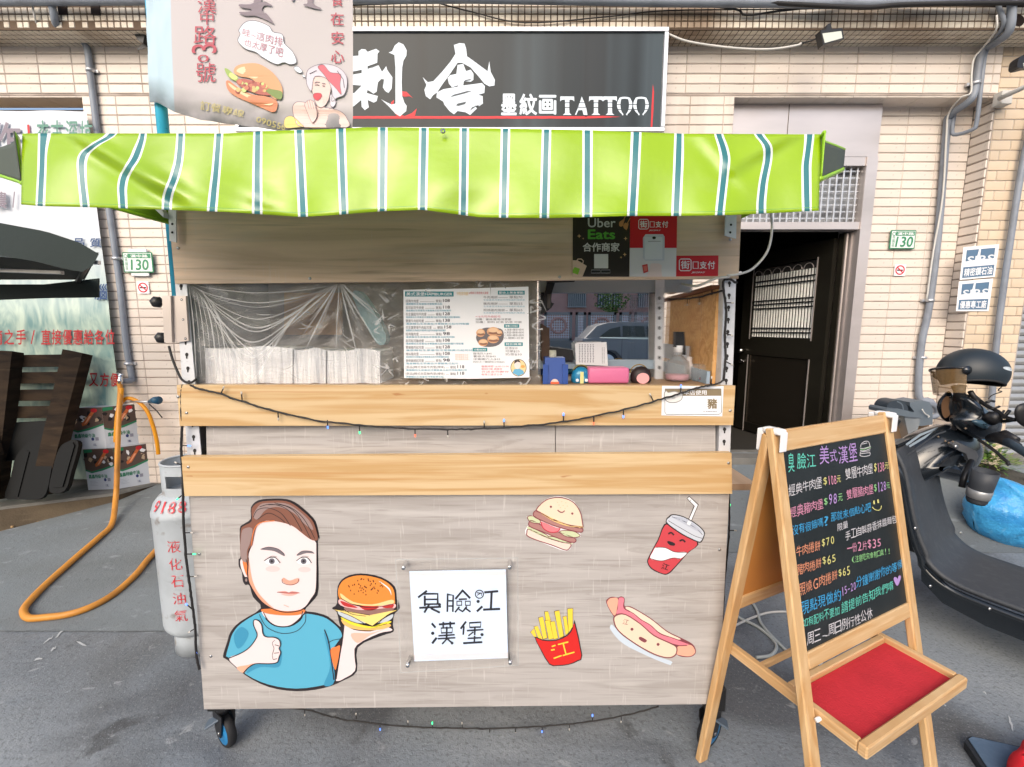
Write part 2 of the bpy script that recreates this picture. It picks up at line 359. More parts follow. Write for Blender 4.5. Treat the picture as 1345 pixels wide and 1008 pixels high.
# mosaic beam
bt = thing("mosaic_ledge", (0, 3.4, 3.47), "projecting concrete ledge faced with stained small white mosaic tiles at the top", "ledge")
b = B(); b.box(-5.2, 5.4, 3.22, 3.75, 3.475, 4.4, m_mosaic_b); b.build("ledge_core", bt)
b = B(); q = .044
for i in range(int(10.4 / q)):
    x = -5.15 + i * q
    for j in range(17):
        z = 3.482 + j * q
        if x < -2.55 and j % 3 == 0 and rnd.random() < .5: continue
        d = rnd.uniform(.003, .005); t = tile_mesh(q - .007, q - .007, d, m_mosaic, .002); c = Vector((x + q / 2, 3.22, z + q / 2)); b.add([c + v for v in t.v], t.f, m_mosaic)
    for j in range(4):
        y = 3.225 + j * q; b.box(x + .004, x + q - .003, y + .003, y + q - .004, 3.4715, 3.4745, m_mosaic)
b.build("mosaic_tile", bt, kind="stuff")
for x in (82, 125): 
    p = onY(x, 12, 3.21); b = B(); b.box(p.x - .03, p.x + .03, 3.209, 3.213, p.z - .035, p.z + .035, flat(40, 26, 20, .9)); b.build("drain_hole", bt)
p = onY(1338, 27, 3.21); b = B(); b.dot(1338, 27, 8, PY(3.213), 0, flat(40, 26, 20, .9)); b.build("drain_hole", bt)
# ledge cables and duct
b = B(); b.tube([onY(-80, 2, 3.15), onY(620, -2, 3.15), onY(900, 3, 3.15), onY(1140, 5, 3.15), onY(1420, -6, 3.15)], .028, m_pipe, 10); solo(b, "overhead_duct", "thick grey pipe running along the very top of the ledge", "pipe")
def cable(pts, r, m_, name, label, cat="cable", n=6, group=None):
    b = B(); b.tube(sm(pts, False, 6), r, m_, n); return solo(b, name, label, cat, group)
cable([onY(420, 8, 3.19), onY(600, 2, 3.17), onY(760, 0, 3.17), onY(950, 10, 3.19), onY(980, 20, 3.19), onY(1030, 14, 3.19), onY(1130, 4, 3.19), onY(1200, 6, 3.19), onY(1400, 9, 3.19)], .007, m_wire, "black_cable", "looping black cable hanging in front of the mosaic ledge")
cable([onY(560, 0, 3.18), onY(620, 16, 3.2), onY(690, 30, 3.2), onY(800, 22, 3.2), onY(880, 14, 3.2), onY(1060, 12, 3.18), onY(1345, 4, 3.19)], .004, m_wire, "thin_cable", "thin dark cable sagging across the mosaic ledge above the sign")
cable([onY(1000, 3, 3.14), onY(1130, 10, 3.12), onY(1200, 6, 3.12), onY(1420, 3, 3.12)], .014, m_wire, "black_cable", "thick bundled black cable at the top right above the conduits")
cable([onY(40, -20, 3.18), onY(45, 20, 3.19), onY(55, 45, 3.3), onY(72, 54, 3.37), onY(150, 57, 3.37)], .006, m_wirew, "white_cable", "thin pale cable curling under the ledge at top left")
# small dark bracket under ledge
b = B(); b.fill([(176, 40), (198, 42), (194, 62), (182, 66), (180, 64), (188, 56)], PY(3.3), 0, m_black); b.prism([(176, 40), (198, 42), (194, 62), (188, 58)], PY(3.3), .01, .04, m_black); solo(b, "lamp_bracket", "small rusty black bracket under the ledge left of the cloth banner", "bracket")
# pipes
def pipe(name, pts, r, label, clips=()):
    t = thing(name, pts[-1], label, "pipe"); b = B(); b.tube(sm(pts, False, 4), r, m_pipe, 12); b.build("tube", t)
    for c in clips:
        b = B(); b.cyl(c - Vector((0, 0, .01)), c + Vector((0, 0, .01)), r * 1.35, m_alu, 12); b.box(c.x - r * 2, c.x + r * 2, c.y + r * .4, c.y + r * 1.2, c.z - .01, c.z + .01, m_alu); b.build("clip", t)
    return t
pipe("conduit", [onY(58, -30, 3.15), onY(70, 15, 3.18), onY(76, 36, 3.24), onY(100, 50, 3.36), onY(114, 62, 3.37), onY(119, 100, 3.37), onY(129, 180, 3.37), onY(147, 300, 3.37), onY(158, 380, 3.37), onY(166, 455, 3.37), onY(173, 495, 3.37), onY(172, 500, 3.36), onY(160, 501, 3.3)], .021, "grey conduit running down the tiles beside the vinyl banner to a tap", [onY(119, 93, 3.37), onY(153, 340, 3.37), onY(169, 478, 3.37)])
pipe("conduit", [onY(1330, -30, 3.1), onY(1329, 10, 3.15), onY(1325, 42, 3.18), onY(1305, 58, 3.3), onY(1289, 70, 3.36), onY(1280, 119, 3.36), onY(1272, 134, 3.38), onY(1248, 152, 3.50), onY(1243, 175, 3.52), onY(1233, 300, 3.52), onY(1221, 400, 3.52), onY(1210, 455, 3.52), onY(1207, 520, 3.52), onY(1222, 527, 3.5), onY(1232, 545, 3.45)], .024, "thick grey conduit bending round the tiled corner right of the doorway", [onY(1221, 395, 3.52), onY(1211, 470, 3.52), onY(1281, 110, 3.36)])
pipe("conduit", [onY(1308, -20, 3.12), onY(1312, 10, 3.17), onY(1318, 34, 3.19), onY(1296, 66, 3.35), onY(1290, 100, 3.36), onY(1283, 160, 3.36), onY(1276, 171, 3.38), onY(1253, 177, 3.48), onY(1251, 165, 3.49), onY(1254, 148, 3.51)], .013, "thin grey conduit making a square loop beside the corner bend")
pipe("conduit", [onY(1368, 120, 3.36), onY(1345, 205, 3.36), onY(1325, 330, 3.36), onY(1310, 440, 3.36), onY(1303, 520, 3.36), onY(1297, 600, 3.36)], .02, "straight grey pipe between tan pier and roller shutter")
cable([onY(1309, 20, 3.14), onY(1308, 40, 3.16), onY(1290, 64, 3.3), onY(1279, 78, 3.33), onY(1276, 100, 3.33), onY(1275, 122, 3.33), onY(1262, 129, 3.36), onY(1246, 150, 3.48), onY(1243, 180, 3.49), onY(1238, 260, 3.49), onY(1226, 330, 3.49), onY(1217, 395, 3.49)], .006, m_wirew, "white_cable", "white cable clipped along the thick corner conduit")

# doorway
dr = thing("steel_doorway", (2.3, 3.6, .24), "stainless steel doorway with transom grille and barred door standing open", "doorway")
def xz(px, py, Y): return onY(px, py, Y)
zt = 2.235; zp0 = onY(1000, 208, 3.53).z; zp1 = ZL - .012
b = B(); b.box(1.62, 2.785, 3.50, 3.56, zp0, zp1, m_steel)
for x in (2.08,): b.box(x, x + .004, 3.497, 3.4995, zp0, zp1, m_steeld)
b.build("header_panel", dr)
b = B(); b.box(2.70, 2.785, 3.49, 3.72, .24, zp0 - .002, m_steel); b.build("right_jamb", dr)
b = B(); b.box(1.60, 1.70, 3.46, 3.72, .24, zp0 - .002, m_steel); b.build("left_jamb", dr)
b = B(); b.box(1.702, 2.698, 3.5, 3.6, zt, zt + .055, m_steel); b.box(1.702, 2.698, 3.5, 3.6, zp0 - .065, zp0 - .003, m_steel); b.build("transom_frame", dr)
zb, ztp = zt + .056, zp0 - .066
b = B(); b.box(1.702, 2.698, 3.585, 3.595, zb, ztp, mat("frosted_glass", K(196, 200, 204, .7), .35, layers=[(K(110, 112, 116, .7), 6, .45, .65, .8, 4, 1)])); b.build("transom_pane", dr)
n = 19
for i in range(n):
    x = 1.73 + i * (.94 / (n - 1)); b = B(); b.bbox(x - .006, x + .006, 3.53, 3.542, zb, ztp, m_alu, .002); b.build("grille_bar", dr)
k = 8
for j in range(k):
    z = zb + (j + .7) * (ztp - zb) / (k + .2); b = B(); b.bbox(1.703, 2.697, 3.543, 3.555, z - .006, z + .006, m_alu, .002); b.build("grille_bar", dr)
# hall behind the doorway
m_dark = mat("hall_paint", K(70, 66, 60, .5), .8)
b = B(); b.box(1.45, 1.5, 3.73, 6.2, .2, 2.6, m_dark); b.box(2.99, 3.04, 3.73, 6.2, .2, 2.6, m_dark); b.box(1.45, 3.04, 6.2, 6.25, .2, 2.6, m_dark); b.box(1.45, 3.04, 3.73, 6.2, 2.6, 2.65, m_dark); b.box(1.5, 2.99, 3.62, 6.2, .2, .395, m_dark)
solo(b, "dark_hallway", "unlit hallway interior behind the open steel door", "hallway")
# door leaf, hinged at right, swung inward
H0 = Vector((2.66, 3.66, 0)); hd = Vector((-.21, .97, 0)).normalized()
hn = Vector((-hd.y, hd.x, 0))      # faces left / street side
if hn.x > 0: hn = -hn
def DL(a, z, off=0): return H0 + hd * a + Vector((0, 0, z)) + hn * off
def lbox(b, a0, a1, z0, z1, o0, o1, m_):
    b.add([DL(a, z, o) for a in (a0, a1) for o in (o0, o1) for z in (z0, z1)], [(0, 1, 3, 2), (4, 6, 7, 5), (0, 4, 5, 1), (2, 3, 7, 6), (0, 2, 6, 4), (1, 5, 7, 3)], m_)
LW = .98
b = B(); m_leaf = mat("bronze_steel", K(74, 71, 62, .8), .3, .7, layers=[(K(50, 47, 42, .8), (1, 1, 2), .4, .7, .7)], bump=((1, 1, .6), .1))
lbox(b, 0, .13, .41, 2.2, 0, .04, m_leaf); lbox(b, LW - .13, LW, .41, 2.2, 0, .04, m_leaf); lbox(b, .13, LW - .13, 2.06, 2.2, 0, .04, m_leaf); lbox(b, .13, LW - .13, .41, .5, 0, .04, m_leaf); lbox(b, .13, LW - .13, 1.2, 1.38, 0, .04, m_leaf)
for a, z0, z1 in ((.128, .4, 1.2), (LW - .132, .4, 1.2), (.128, 1.36, 2.07), (LW - .132, 1.36, 2.07)): lbox(b, a, a + .008, z0, z1, .0402, .046, m_steel)
dl = b.build("door_leaf", dr)
b = B(); lbox(b, .138, LW - .138, .425, 1.195, .008, .028, m_steeld); b.build("lower_panel", dl)
b = B(); lbox(b, .138, LW - .138, 1.382, 2.055, .002, .008, flat(62, 60, 58, .6)); b.build("bar_backing", dl)
nb = 22
mb = mat("pale_bar", K(250, 250, 244, 1), .4)
for i in range(nb):
    a = .155 + i * (LW - .31) / (nb - 1); b = B(); lbox(b, a - .006, a + .006, 1.385, 1.985, .02, .03, mb); b.build("door_bar", dl)
for z in (1.43, 1.47, 1.66, 1.70, 1.735, 1.88, 1.925): b = B(); lbox(b, .139, LW - .139, z - .006, z + .006, .032, .04, m_black); b.build("door_rail", dl)
for i in range(6):
    a = .18 + i * .115; b = B(); b.tube([DL(a + .05 + .05 * math.cos(t), 1.985 + .05 * math.sin(t), .028) for t in [math.pi * k / 8 for k in range(9)]], .004, m_steel, 6); b.build("scroll", dl)
b = B(); b.cyl(DL(LW - .06, 1.24, .04), DL(LW - .06, 1.24, .1), .022, m_chrome); b.cyl(DL(LW - .06, 1.13, .04), DL(LW - .06, 1.13, .085), .02, m_chrome); b.cyl(DL(LW - .06, 1.13, .08), DL(LW - .13, 1.13, .085), .009, m_chrome, 10); b.build("handle", dl)
for z in (1.55, 2.05, .7): b = B(); b.cyl(H0 + Vector((.03, -.03, z - .07)), H0 + Vector((.03, -.03, z + .07)), .012, m_steel, 10); b.build("hinge", dr)
b = B(); b.box(2.665, 2.698, 3.60, 3.66, .26, zt - .004, m_leaf); b.box(2.675, 2.688, 3.588, 3.599, .26, zt - .01, m_steel); b.build("fixed_panel", dr)

# roller shutter
rs = thing("roller_shutter", (4.8, 3.7, .1), "closed metal roller shutter at the right edge of the picture", "shutter")
b = B(); b.box(3.98, 4.07, 3.5, 3.62, 0, 3.2, m_steel); b.build("guide_rail", rs)
b = B(); b.box(3.962, 6.0, 3.45, 3.75, 3.2, 3.56, m_steel); b.build("shutter_box", rs)
def slatf(u, v): 
    return Vector((4.07 + 1.8 * u, -.014 * math.sin(math.pi * min(1, v * 1.15)), -.028 + .056 * v))
b = B(); b.grid(slatf, 1, 6, mat("slat_metal", K(206, 206, 204), .35, .6, layers=[(K(160, 158, 154), (2, 2, 3), .4, .7, .5)]))
o = b.build("slat"); sm_ = o.data; bpy.data.objects.remove(o)
for i in range(52):
    o = bpy.data.objects.new("slat", sm_); COL.objects.link(o); o.parent = rs; o.location = Vector((0, 3.6, .12 + i * .06)) - rs.location
b = B(); b.box(4.0, 5.9, 3.63, 3.66, .02, 3.2, flat(60, 58, 56, .9)); b.build("shutter_backing", rs)

# tattoo sign box
sg = thing("sign_box", (.1, 3.3, 2.85), "black lightbox sign with white brush characters and red lines above the awning", "sign")
S = PY(3.18)
tl, brp = onY(300, 37, 3.18), onY(876, 172, 3.18)
x0, x1, z1, z0 = tl.x, onY(878, 40, 3.18).x, onY(600, 37, 3.18).z, onY(600, 174, 3.18).z
m_sign = mat("sign_face", K(44, 54, 60, .6), .34, spec=.25, layers=[(K(84, 98, 106, .6), (1.6, 1, .05), .5, .62, .8, 3), (K(36, 40, 44, .6), (3.4, 1, .05), .55, .66, .7, 2)])  # vertical bands paint street reflections into the face colour
b = B(); b.box(x0, x1, 3.185, 3.39, z0, z1, m_alu); b.build("sign_body", sg)
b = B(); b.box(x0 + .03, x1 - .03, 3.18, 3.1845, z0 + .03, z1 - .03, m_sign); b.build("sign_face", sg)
b = B()
for q in ((x0, x1, z1 - .028, z1), (x0, x1, z0, z0 + .028)): b.bbox(q[0], q[1], 3.165, 3.1842, q[2], q[3], m_alu, .003)
for q in ((x0, x0 + .028), (x1 - .028, x1)): b.bbox(q[0], q[1], 3.1652, 3.1841, z0 + .0285, z1 - .0285, m_alu, .003)
b.build("sign_frame", sg)
m_sw = flat(222, 234, 246); m_sr = flat(214, 44, 52)
G = PY(3.18, 440, 40, 6.114)
b = B()
b.fill([(60,215),(190,205),(190,170),(215,152),(245,155),(262,175),(330,150),(358,170),(342,190),(340,262),(262,290),(262,312),(350,282),(378,335),(412,290),(420,320),(462,380),(455,470),(430,505),(405,490),(385,460),(395,395),(372,392),(345,420),(335,495),(310,510),(280,490),(262,480),(255,505),(310,520),(345,530),(335,570),(312,582),(262,560),(272,620),(240,642),(215,615),(212,560),(150,612),(60,640),(60,520),(155,505),(215,445),(150,440),(60,420),(60,372),(215,345),(215,318),(60,350)], G, .0015, m_sw)
b.fill([(432,180),(460,168),(480,125),(512,98),(550,115),(576,160),(574,205),(550,245),(540,300),(536,420),(540,530),(556,580),(576,608),(572,650),(522,692),(486,670),(440,620),(372,555),(400,572),(455,598),(486,590),(486,300),(478,200)], G, .0015, m_sw)
b.fill([(955,120),(1000,104),(1040,108),(1054,150),(1060,210),(1110,245),(1225,330),(1240,250),(1250,335),(1284,400),(1280,445),(1240,452),(1200,430),(1160,380),(1090,300),(1020,262),(985,262),(925,350),(860,440),(820,500),(790,520),(765,556),(730,530),(718,480),(735,440),(705,378),(745,418),(790,410),(860,335),(930,250),(968,190)], G, .0015, m_sw)
b.fill([(905,385),(925,362),(975,352),(985,280),(1030,272),(1052,330),(1090,318),(1112,350),(1112,400),(1090,415),(1035,410),(1030,445),(1180,425),(1204,450),(1200,505),(1150,520),(1186,530),(1188,590),(1160,610),(1125,605),(1140,630),(1085,682),(1050,660),(985,650),(955,676),(920,650),(880,600),(870,575),(815,540),(820,500),(870,475),(985,455),(990,442),(940,460),(915,430)], G, .0021, m_sw)
dk = flat(64, 72, 78)
for pts in ([(925,540),(950,520),(1060,490),(1104,490),(1040,510)], [(972,605),(985,590),(1055,574),(1045,595),(990,610)], [(1035,412),(1050,400),(1095,392),(1085,404)], [(1082,650),(1100,620),(1180,592),(1120,622)], [(265,305),(300,290),(352,280),(300,302)]): b.fill(pts, G, .0027, dk)
S2 = PY(3.18, 650, 110, 5.848)
text(b, "墨", (48, 78, 168, 245), S2, .0015, m_sw, .035); text(b, "紋", (188, 78, 325, 245), S2, .0015, m_sw, .035); text(b, "画", (338, 88, 472, 240), S2, .0015, m_sw, .035)
# TATTOO: slab letters cut by stencil gaps
def slab(x0, x1, kind):
    w = x1 - x0; xm = (x0 + x1) / 2
    if kind == 'T':
        b.fill([(x0, 100), (x1, 100), (x1 + 2, 138), (x1 - 12, 126), (xm + 18, 124), (xm + 16, 146), (xm - 16, 146), (xm - 18, 124), (x0 + 12, 126), (x0 - 2, 138)], S2, .0015, m_sw)
        b.rect(xm - 16, 152, xm + 16, 182, S2, .0015, m_sw); b.fill([(xm - 15, 188), (xm + 15, 188), (xm + 17, 228), (xm + 34, 242), (xm - 34, 242), (xm - 17, 228)], S2, .0015, m_sw)
    elif kind == 'A':
        b.fill([(xm, 100), (xm + 20, 146), (xm - 14, 146)], S2, .0015, m_sw); b.fill([(xm - 18, 152), (xm + 22, 152), (xm + 30, 180), (xm - 26, 180)], S2, .0015, m_sw); b.fill([(xm - 28, 186), (xm + 34, 186), (xm + 44, 242), (xm + 14, 242), (xm + 4, 204), (xm - 26, 206), (xm - 42, 242), (xm - 52, 240)], S2, .0015, m_sw)
    else:
        for a0, a1 in ((200, 248), (255, 285), (-68, -20), (-75, -105)):
            pass
        for sgn in (-1, 1):
            for y0, y1 in ((0, .38), (.42, .66), (.7, 1)):
                P = []; Q = []
                for i in range(6):
                    t = y0 + (y1 - y0) * i / 5; yy = 108 + 136 * t; r_ = w / 2 * math.sin(math.pi * min(.96, max(.03, t * .9 + .12))) ** .5
                    P.append((xm + sgn * r_, yy)); Q.append((xm + sgn * max(3, r_ - 26 * math.sin(math.pi * (t * .7 + .2))), yy + (4 if t == 0 else 0)))
                b.fill(P + Q[::-1], S2, .0015, m_sw)
        b.line([(xm + w * .36 * math.sin(k * .42 - 1.26), 124 - 14 * math.cos(k * .42 - 1.26)) for k in range(7)], 15, S2, .0018, m_sw)
for k_, a0, a1 in (('T', 503, 608), ('A', 622, 712), ('T', 724, 828), ('T', 832, 936), ('O', 938, 1056), ('O', 1062, 1182)): slab(a0, a1, k_)
b.build("lettering", sg)
b = B(); rr = rnd
def rough(pts, w): 
    b.line([(x, y + rnd.uniform(-1, 1)) for x, y in pts], w, G, .001, m_sr)
rough([(60 + i * 40, 700) for i in range(50)], 20); b.fill([(2010, 690), (2160, 688), (2290, 696), (2160, 704), (2010, 709)], G, .001, m_sr)
b.fill([(475,560),(450,580),(460,640),(500,690),(560,705),(640,690),(658,628),(620,665),(560,690),(500,670),(465,620)], G, .0012, m_sr)
b.fill([(530,490),(575,495),(625,545),(600,530),(560,535),(530,520)], G, .0012, m_sr)
b.fill([(1213, 5), (1222, 60), (1218, 200), (1208, 345), (1196, 350), (1202, 200)], S2, .001, m_sr)
b.build("red_stroke", sg)

# flood light, its cable
fl = thing("flood_light", onY(1086, 42, 3.2), "small black flood light hanging under the mosaic ledge", "lamp")
F4 = PY(3.1, 860, 0, 2.773)
b = B(); b.prism([(584,130),(662,122),(668,160),(594,182)], F4, 0, .05, m_black); b.build("lamp_body", fl)
b = B(); b.fill([(590,142),(658,133),(662,158),(599,176)], F4, .0515, flat(214, 218, 206, .3)); b.build("lamp_glass", fl)
b = B(); b.prism([(610,128),(622,96),(632,92),(640,122),(650,124)], F4, -.04, .02, m_black); b.build("bracket", fl)
cable([onY(878, 45, 3.2), onY(905, 55, 3.2), onY(960, 63, 3.2), onY(1010, 65, 3.2), onY(1046, 60, 3.2), onY(1052, 57, 3.2)], .007, m_wirew, "lamp_cable", "white cable sagging from the sign box to the flood light")
cable([onY(1052, 57, 3.2), onY(1065, 54, 3.2), onY(1075, 50, 3.2)], .005, m_wire, "lamp_lead", "short dark lead joining white cable to the flood light")
# street lamp head and bracket at right edge
sl = thing("wall_lamp", onY(1345, 90, 3.1), "black framed lamp head cut off by the right edge", "lamp")
b = B(); b.prism(sm([(1325, 88), (1330, 80), (1350, 72), (1390, 66), (1390, 96), (1350, 92), (1327, 96)], True, 3), PY(3.0), 0, .05, m_black); b.build("lamp_housing", sl)
b = B(); b.fill([(1331, 90), (1345, 82), (1388, 76), (1388, 94), (1345, 98), (1333, 97)], PY(3.0), .052, flat(190, 190, 180, .3))
for i in range(6): b.line([(1335 + i * 5, 96 - i), (1337 + i * 5, 86 - i)], .8, PY(3.0), .0535, m_black)
b.build("lamp_face", sl)
b = B(); b.tube([onY(1400, 86, 3.1), onY(1345, 115, 3.2), onY(1312, 130, 3.33)], .016, m_wirew, 10); b.bbox(*sum([[onY(1304, 135, 3.4).x, onY(1318, 135, 3.4).x]], []), 3.34, 3.405, onY(1310, 142, 3.4).z, onY(1310, 124, 3.4).z, m_wirew, .004); solo(b, "pipe_bracket", "pale wall bracket arm slanting up from the tan pier", "bracket")

# house number plates
def plate(px, py, Y, label, w=.225, h=.15):
    c = onY(px, py, Y); t = thing("number_plate", c, label, "sign", "house number plates")
    F = frame(c, (1, 0, 0), (0, 0, 1)); mg = flat(60, 140, 100, .4)
    b = B(); b.bbox(c.x - w/2, c.x + w/2, c.y - .006, c.y, c.z - h/2, c.z + h/2, mg, .005); b.build("plate_back", t)
    b = B(); b.rect(-w/2 + .008, -h/2 + .008, w/2 - .008, h/2 - .008, F, .0068, flat(232, 238, 236, .4)); b.build("plate_face", t)
    b = B(); b.rect(-w/2 + .04, h/2 - .045, w/2 - .012, h/2 - .012, F, .0074, mg); b.dot(-w/2 + .026, h/2 - .03, .014, F, .0076, mg); b.dot(-w/2 + .026, h/2 - .03, .009, F, .008, WHT)
    text(b, "漢中路", (-.05, h/2 - .018, .08, h/2 - .04), F, .008, WHT, .02)
    for i, ch in enumerate("桃園區"): text(b, ch, (-w/2 + .017, .03 - i * .03, -w/2 + .037, .006 - i * .03), F, .0078, mg, .01)
    text(b, "130", [(-.05, .022), (.085, .022), (.077, -.058), (-.058, -.058)], F, .0078, mg, .025); b.build("lettering", t)
    return t
t = plate(182, 345, 3.37, "green and white house number plate left of the cart, between two steel clips")
for dz in (.085, -.085):
    c = t.location; b = B(); b.bbox(c.x - .07, c.x + .07, c.y + .001, c.y + .012, c.z + dz - .018, c.z + dz + .018, m_alu, .004); b.build("steel_clip", t)
plate(1185, 315, 3.54, "green and white house number plate on the narrow wall right of the doorway", .2, .145)
def nosmoke(px, py, Y, label):
    c = onY(px, py, Y); F = frame(c, (1, 0, 0), (0, 0, 1)); rd = flat(206, 40, 60); b = B()
    b.rect(-.045, -.045, .045, .045, F, .001, WHT); C_ = [(.033 * math.cos(2 * math.pi * k / 20), .033 * math.sin(2 * math.pi * k / 20)) for k in range(20)]
    b.line(C_, .01, F, .0016, rd, True); b.rect(-.024, -.006, .024, .004, F, .0018, BLK); b.line([(-.024, .022), (.024, -.022)], .009, F, .0022, rd)
    solo(b, "no_smoking_sticker", label, "sticker", "no smoking stickers")
nosmoke(188, 378, 3.385, "small square no smoking sticker under the left number plate")
nosmoke(1182, 355, 3.545, "small square no smoking sticker on the wall right of the doorway")
# notices on the pier
for (q, lab, s2) in (([(1265, 325), (1312, 321), (1306, 364), (1260, 368)], "upper white printed notice with blue blocks taped to the tan pier", "精密鑽石油"), ([(1259, 370), (1304, 366), (1298, 409), (1255, 409)], "lower white printed notice with blue blocks taped to the tan pier", "優惠專工廠")):
    P = PY(3.40); nb_ = thing("notice", onY(q[2][0], q[2][1], 3.4), lab, "poster", "printed notices on the pier"); bl = flat(92, 122, 150)
    b = B(); b.fill(q, P, .003, WHT); b.build("paper", nb_)
    def L_(u, v): return ((q[0][0] * (1 - u) + q[1][0] * u) * (1 - v) + (q[3][0] * (1 - u) + q[2][0] * u) * v, (q[0][1] * (1 - u) + q[1][1] * u) * (1 - v) + (q[3][1] * (1 - u) + q[2][1] * u) * v)
    b = B(); b.fill([L_(.1, .1), L_(.45, .1), L_(.4, .42), L_(.1, .45)], P, .0036, bl); b.fill([L_(.5, .1), L_(.9, .1), L_(.9, .42), L_(.5, .42)], P, .0036, bl); b.fill([L_(.06, .62), L_(.94, .62), L_(.94, .95), L_(.06, .95)], P, .0036, bl)
    text(b, "SIRS", [L_(.15, .3), L_(.9, .3), L_(.9, .55), L_(.15, .55)], P, .0042, flat(230, 234, 238), .02)
    text(b, s2, [L_(.1, .66), L_(.9, .66), L_(.9, .91), L_(.1, .91)], P, .0042, WHT, .02); b.build("lettering", nb_)

# vinyl banner on the left wall
vb = thing("vinyl_banner", (-4.0, 3.35, .6), "large white and pale green vinyl banner with red lettering on the left wall", "banner")
def banf(u, v):
    x = -6.2 + (3.14) * u; z = 3.02 - 2.75 * v
    return Vector((x, 3.345 + .012 * noise.noise(Vector((x * 1.5, z * 2.5, 3))) + .008 * math.sin(x * 5 + z), z + (.02 * noise.noise(Vector((x * 3, 0, 0))) if v == 0 else 0)))
def grad(N, L, tc, cur):
    sx = N.new("ShaderNodeSeparateXYZ"); L.new(tc.outputs["Object"], sx.inputs[0])
    mr = N.new("ShaderNodeMapRange"); L.new(sx.outputs[2], mr.inputs[0]); mr.inputs[1].default_value = 1.62; mr.inputs[2].default_value = .9
    mp = N.new("ShaderNodeMapping"); L.new(tc.outputs["Object"], mp.inputs[0]); mp.inputs["Scale"].default_value = (14, 1, 4); mp.inputs["Rotation"].default_value = (0, .5, 0)
    nz = N.new("ShaderNodeTexNoise"); L.new(mp.outputs[0], nz.inputs[0]); nz.inputs["Scale"].default_value = 1; nz.inputs["Detail"].default_value = 5; nz.inputs["Distortion"].default_value = 1
    cr = N.new("ShaderNodeValToRGB"); L.new(nz.outputs[0], cr.inputs[0]); cr.color_ramp.elements[0].position = .3; cr.color_ramp.elements[0].color = K(120, 160, 158); cr.color_ramp.elements[1].position = .7; cr.color_ramp.elements[1].color = K(208, 226, 206)
    mx = N.new("ShaderNodeMixRGB"); L.new(mr.outputs[0], mx.inputs[0]); L.new(cur, mx.inputs[1]); L.new(cr.outputs[0], mx.inputs[2]); return mx.outputs[0]
b = B(); b.grid(banf, 40, 40, mat("vinyl", K(218, 224, 232), .45, layers=[(K(200, 206, 214), 2, .4, .7, .5)], uvstripe=grad)); b.build("vinyl_sheet", vb)
V = PY(3.325); gy = flat(138, 128, 140); gg = flat(96, 146, 130); bl = flat(58, 84, 128); rd = flat(200, 56, 60)
b = B(); text(b, "作", (-14, 160, 27, 212), V, 0, gy, .02); text(b, "割", (-60, 162, -20, 214), V, 0, gy, .02); b.line([(37, 164), (38, 178)], 3, V, 0, rd)
for i, ch in enumerate("衣古深坑"): text(b, ch, (48 + i * 19, 158, 64 + i * 19, 190), V, 0, gg, .02)
b.build("dark_lettering", vb); b = B()
text(b, "濃", (-16, 252, 9, 274), V, 0, gy, .02); b.line([(19, 252), (17, 273)], 1.6, V, 0, gy)
for ch, x in (("良", 76), ("品", 96), ("質", 118)): text(b, ch, (x, 313, x + 15, 325), V, 0, bl, .02)
text(b, "腦", (124, 373, 141, 394), V, 0, bl, .02)
b.build("dark_lettering", vb)
b = B()
for i, ch in enumerate("滴之手"): text(b, ch, (-10 + i * 15.5, 433, 3 + i * 15.5, 453), V, 0, rd, .02)
b.line([(45, 434), (41, 452)], 1.6, V, 0, rd)
for i, ch in enumerate("直接優惠給各位"): text(b, ch, (54 + i * 14, 433, 66.5 + i * 14, 453), V, 0, rd, .02)
b.build("red_lettering", vb); b = B()
for i, ch in enumerate("又方便"): text(b, ch, (117 + i * 14, 490, 129 + i * 14, 508), V, 0, rd, .02)
b.build("red_lettering", vb)
def interp(tab, t):
    if t <= tab[0][0]: return tab[0][1]
    for (a, x), (c, y) in zip(tab, tab[1:]):
        if t <= c:
            k = (t - a) / (c - a); return x + (y - x) * k
    return tab[-1][1]
# ------------------------------------------------------------ pallet, bags, cartons at the left kerb
def lean(p_top, p_bot):
    a, b_ = Vector(p_top), Vector(p_bot); d = (a - b_).normalized(); n = Vector((1, 0, 0)).cross(d)
    if n.y > 0: n = -n
    return lambda x, y, off=0: onP(x, y, a, n) + n * off
m_pal = mat("weathered_pallet", K(84, 66, 48, .34), .85, spec=.25, layers=[(K(38, 28, 22, .34), (3, 3, 14), .4, .65, .8, 6, 1), (K(126, 106, 82, .36), (5, 5, 30), .6, .75, .5)], bump=((8, 8, 50), .3))
PLp = lean((-3.4, 3.27, 1.29), (-3.4, 3.02, .22))
pa = thing("wooden_pallet", (-3.5, 3.1, .222), "weathered wooden pallet leaning against the vinyl banner", "pallet")
Z6 = lambda pl: (lambda x, y, off=0: pl(x / 3.877, 400 + y / 3.877, off))
P6 = Z6(PLp)
for pts in ([(62, 246), (138, 250), (58, 985), (-34, 985)], [(388, 240), (486, 262), (306, 960), (224, 955)], [(-320, 250), (-250, 250), (-290, 980), (-370, 980)]):
    b = B(); b.prism(pts, P6, .02, .1, m_pal); b.build("stringer", pa)
for y0, y1 in ((256, 318), (344, 402), (432, 490), (516, 578), (616, 680), (730, 790)):
    b = B(); b.prism([(-330, y0 + 8), (440 - (y0 - 250) * .22, y0), (440 - (y1 - 250) * .22, y1), (-335, y1 + 6)], P6, 0, .018, m_pal); b.build("slat", pa)
m_tarp = mat("black_tray", K(16, 20, 21, .35), .62, spec=.22, layers=[(K(36, 44, 47, .4), (4, 4, 1), .6, .8, .4, 4, 1)], bump=((4, 4, 4), .4))
PL2 = lean((-3.3, 3.12, .8), (-3.3, 2.9, .23)); Q6 = Z6(PL2)
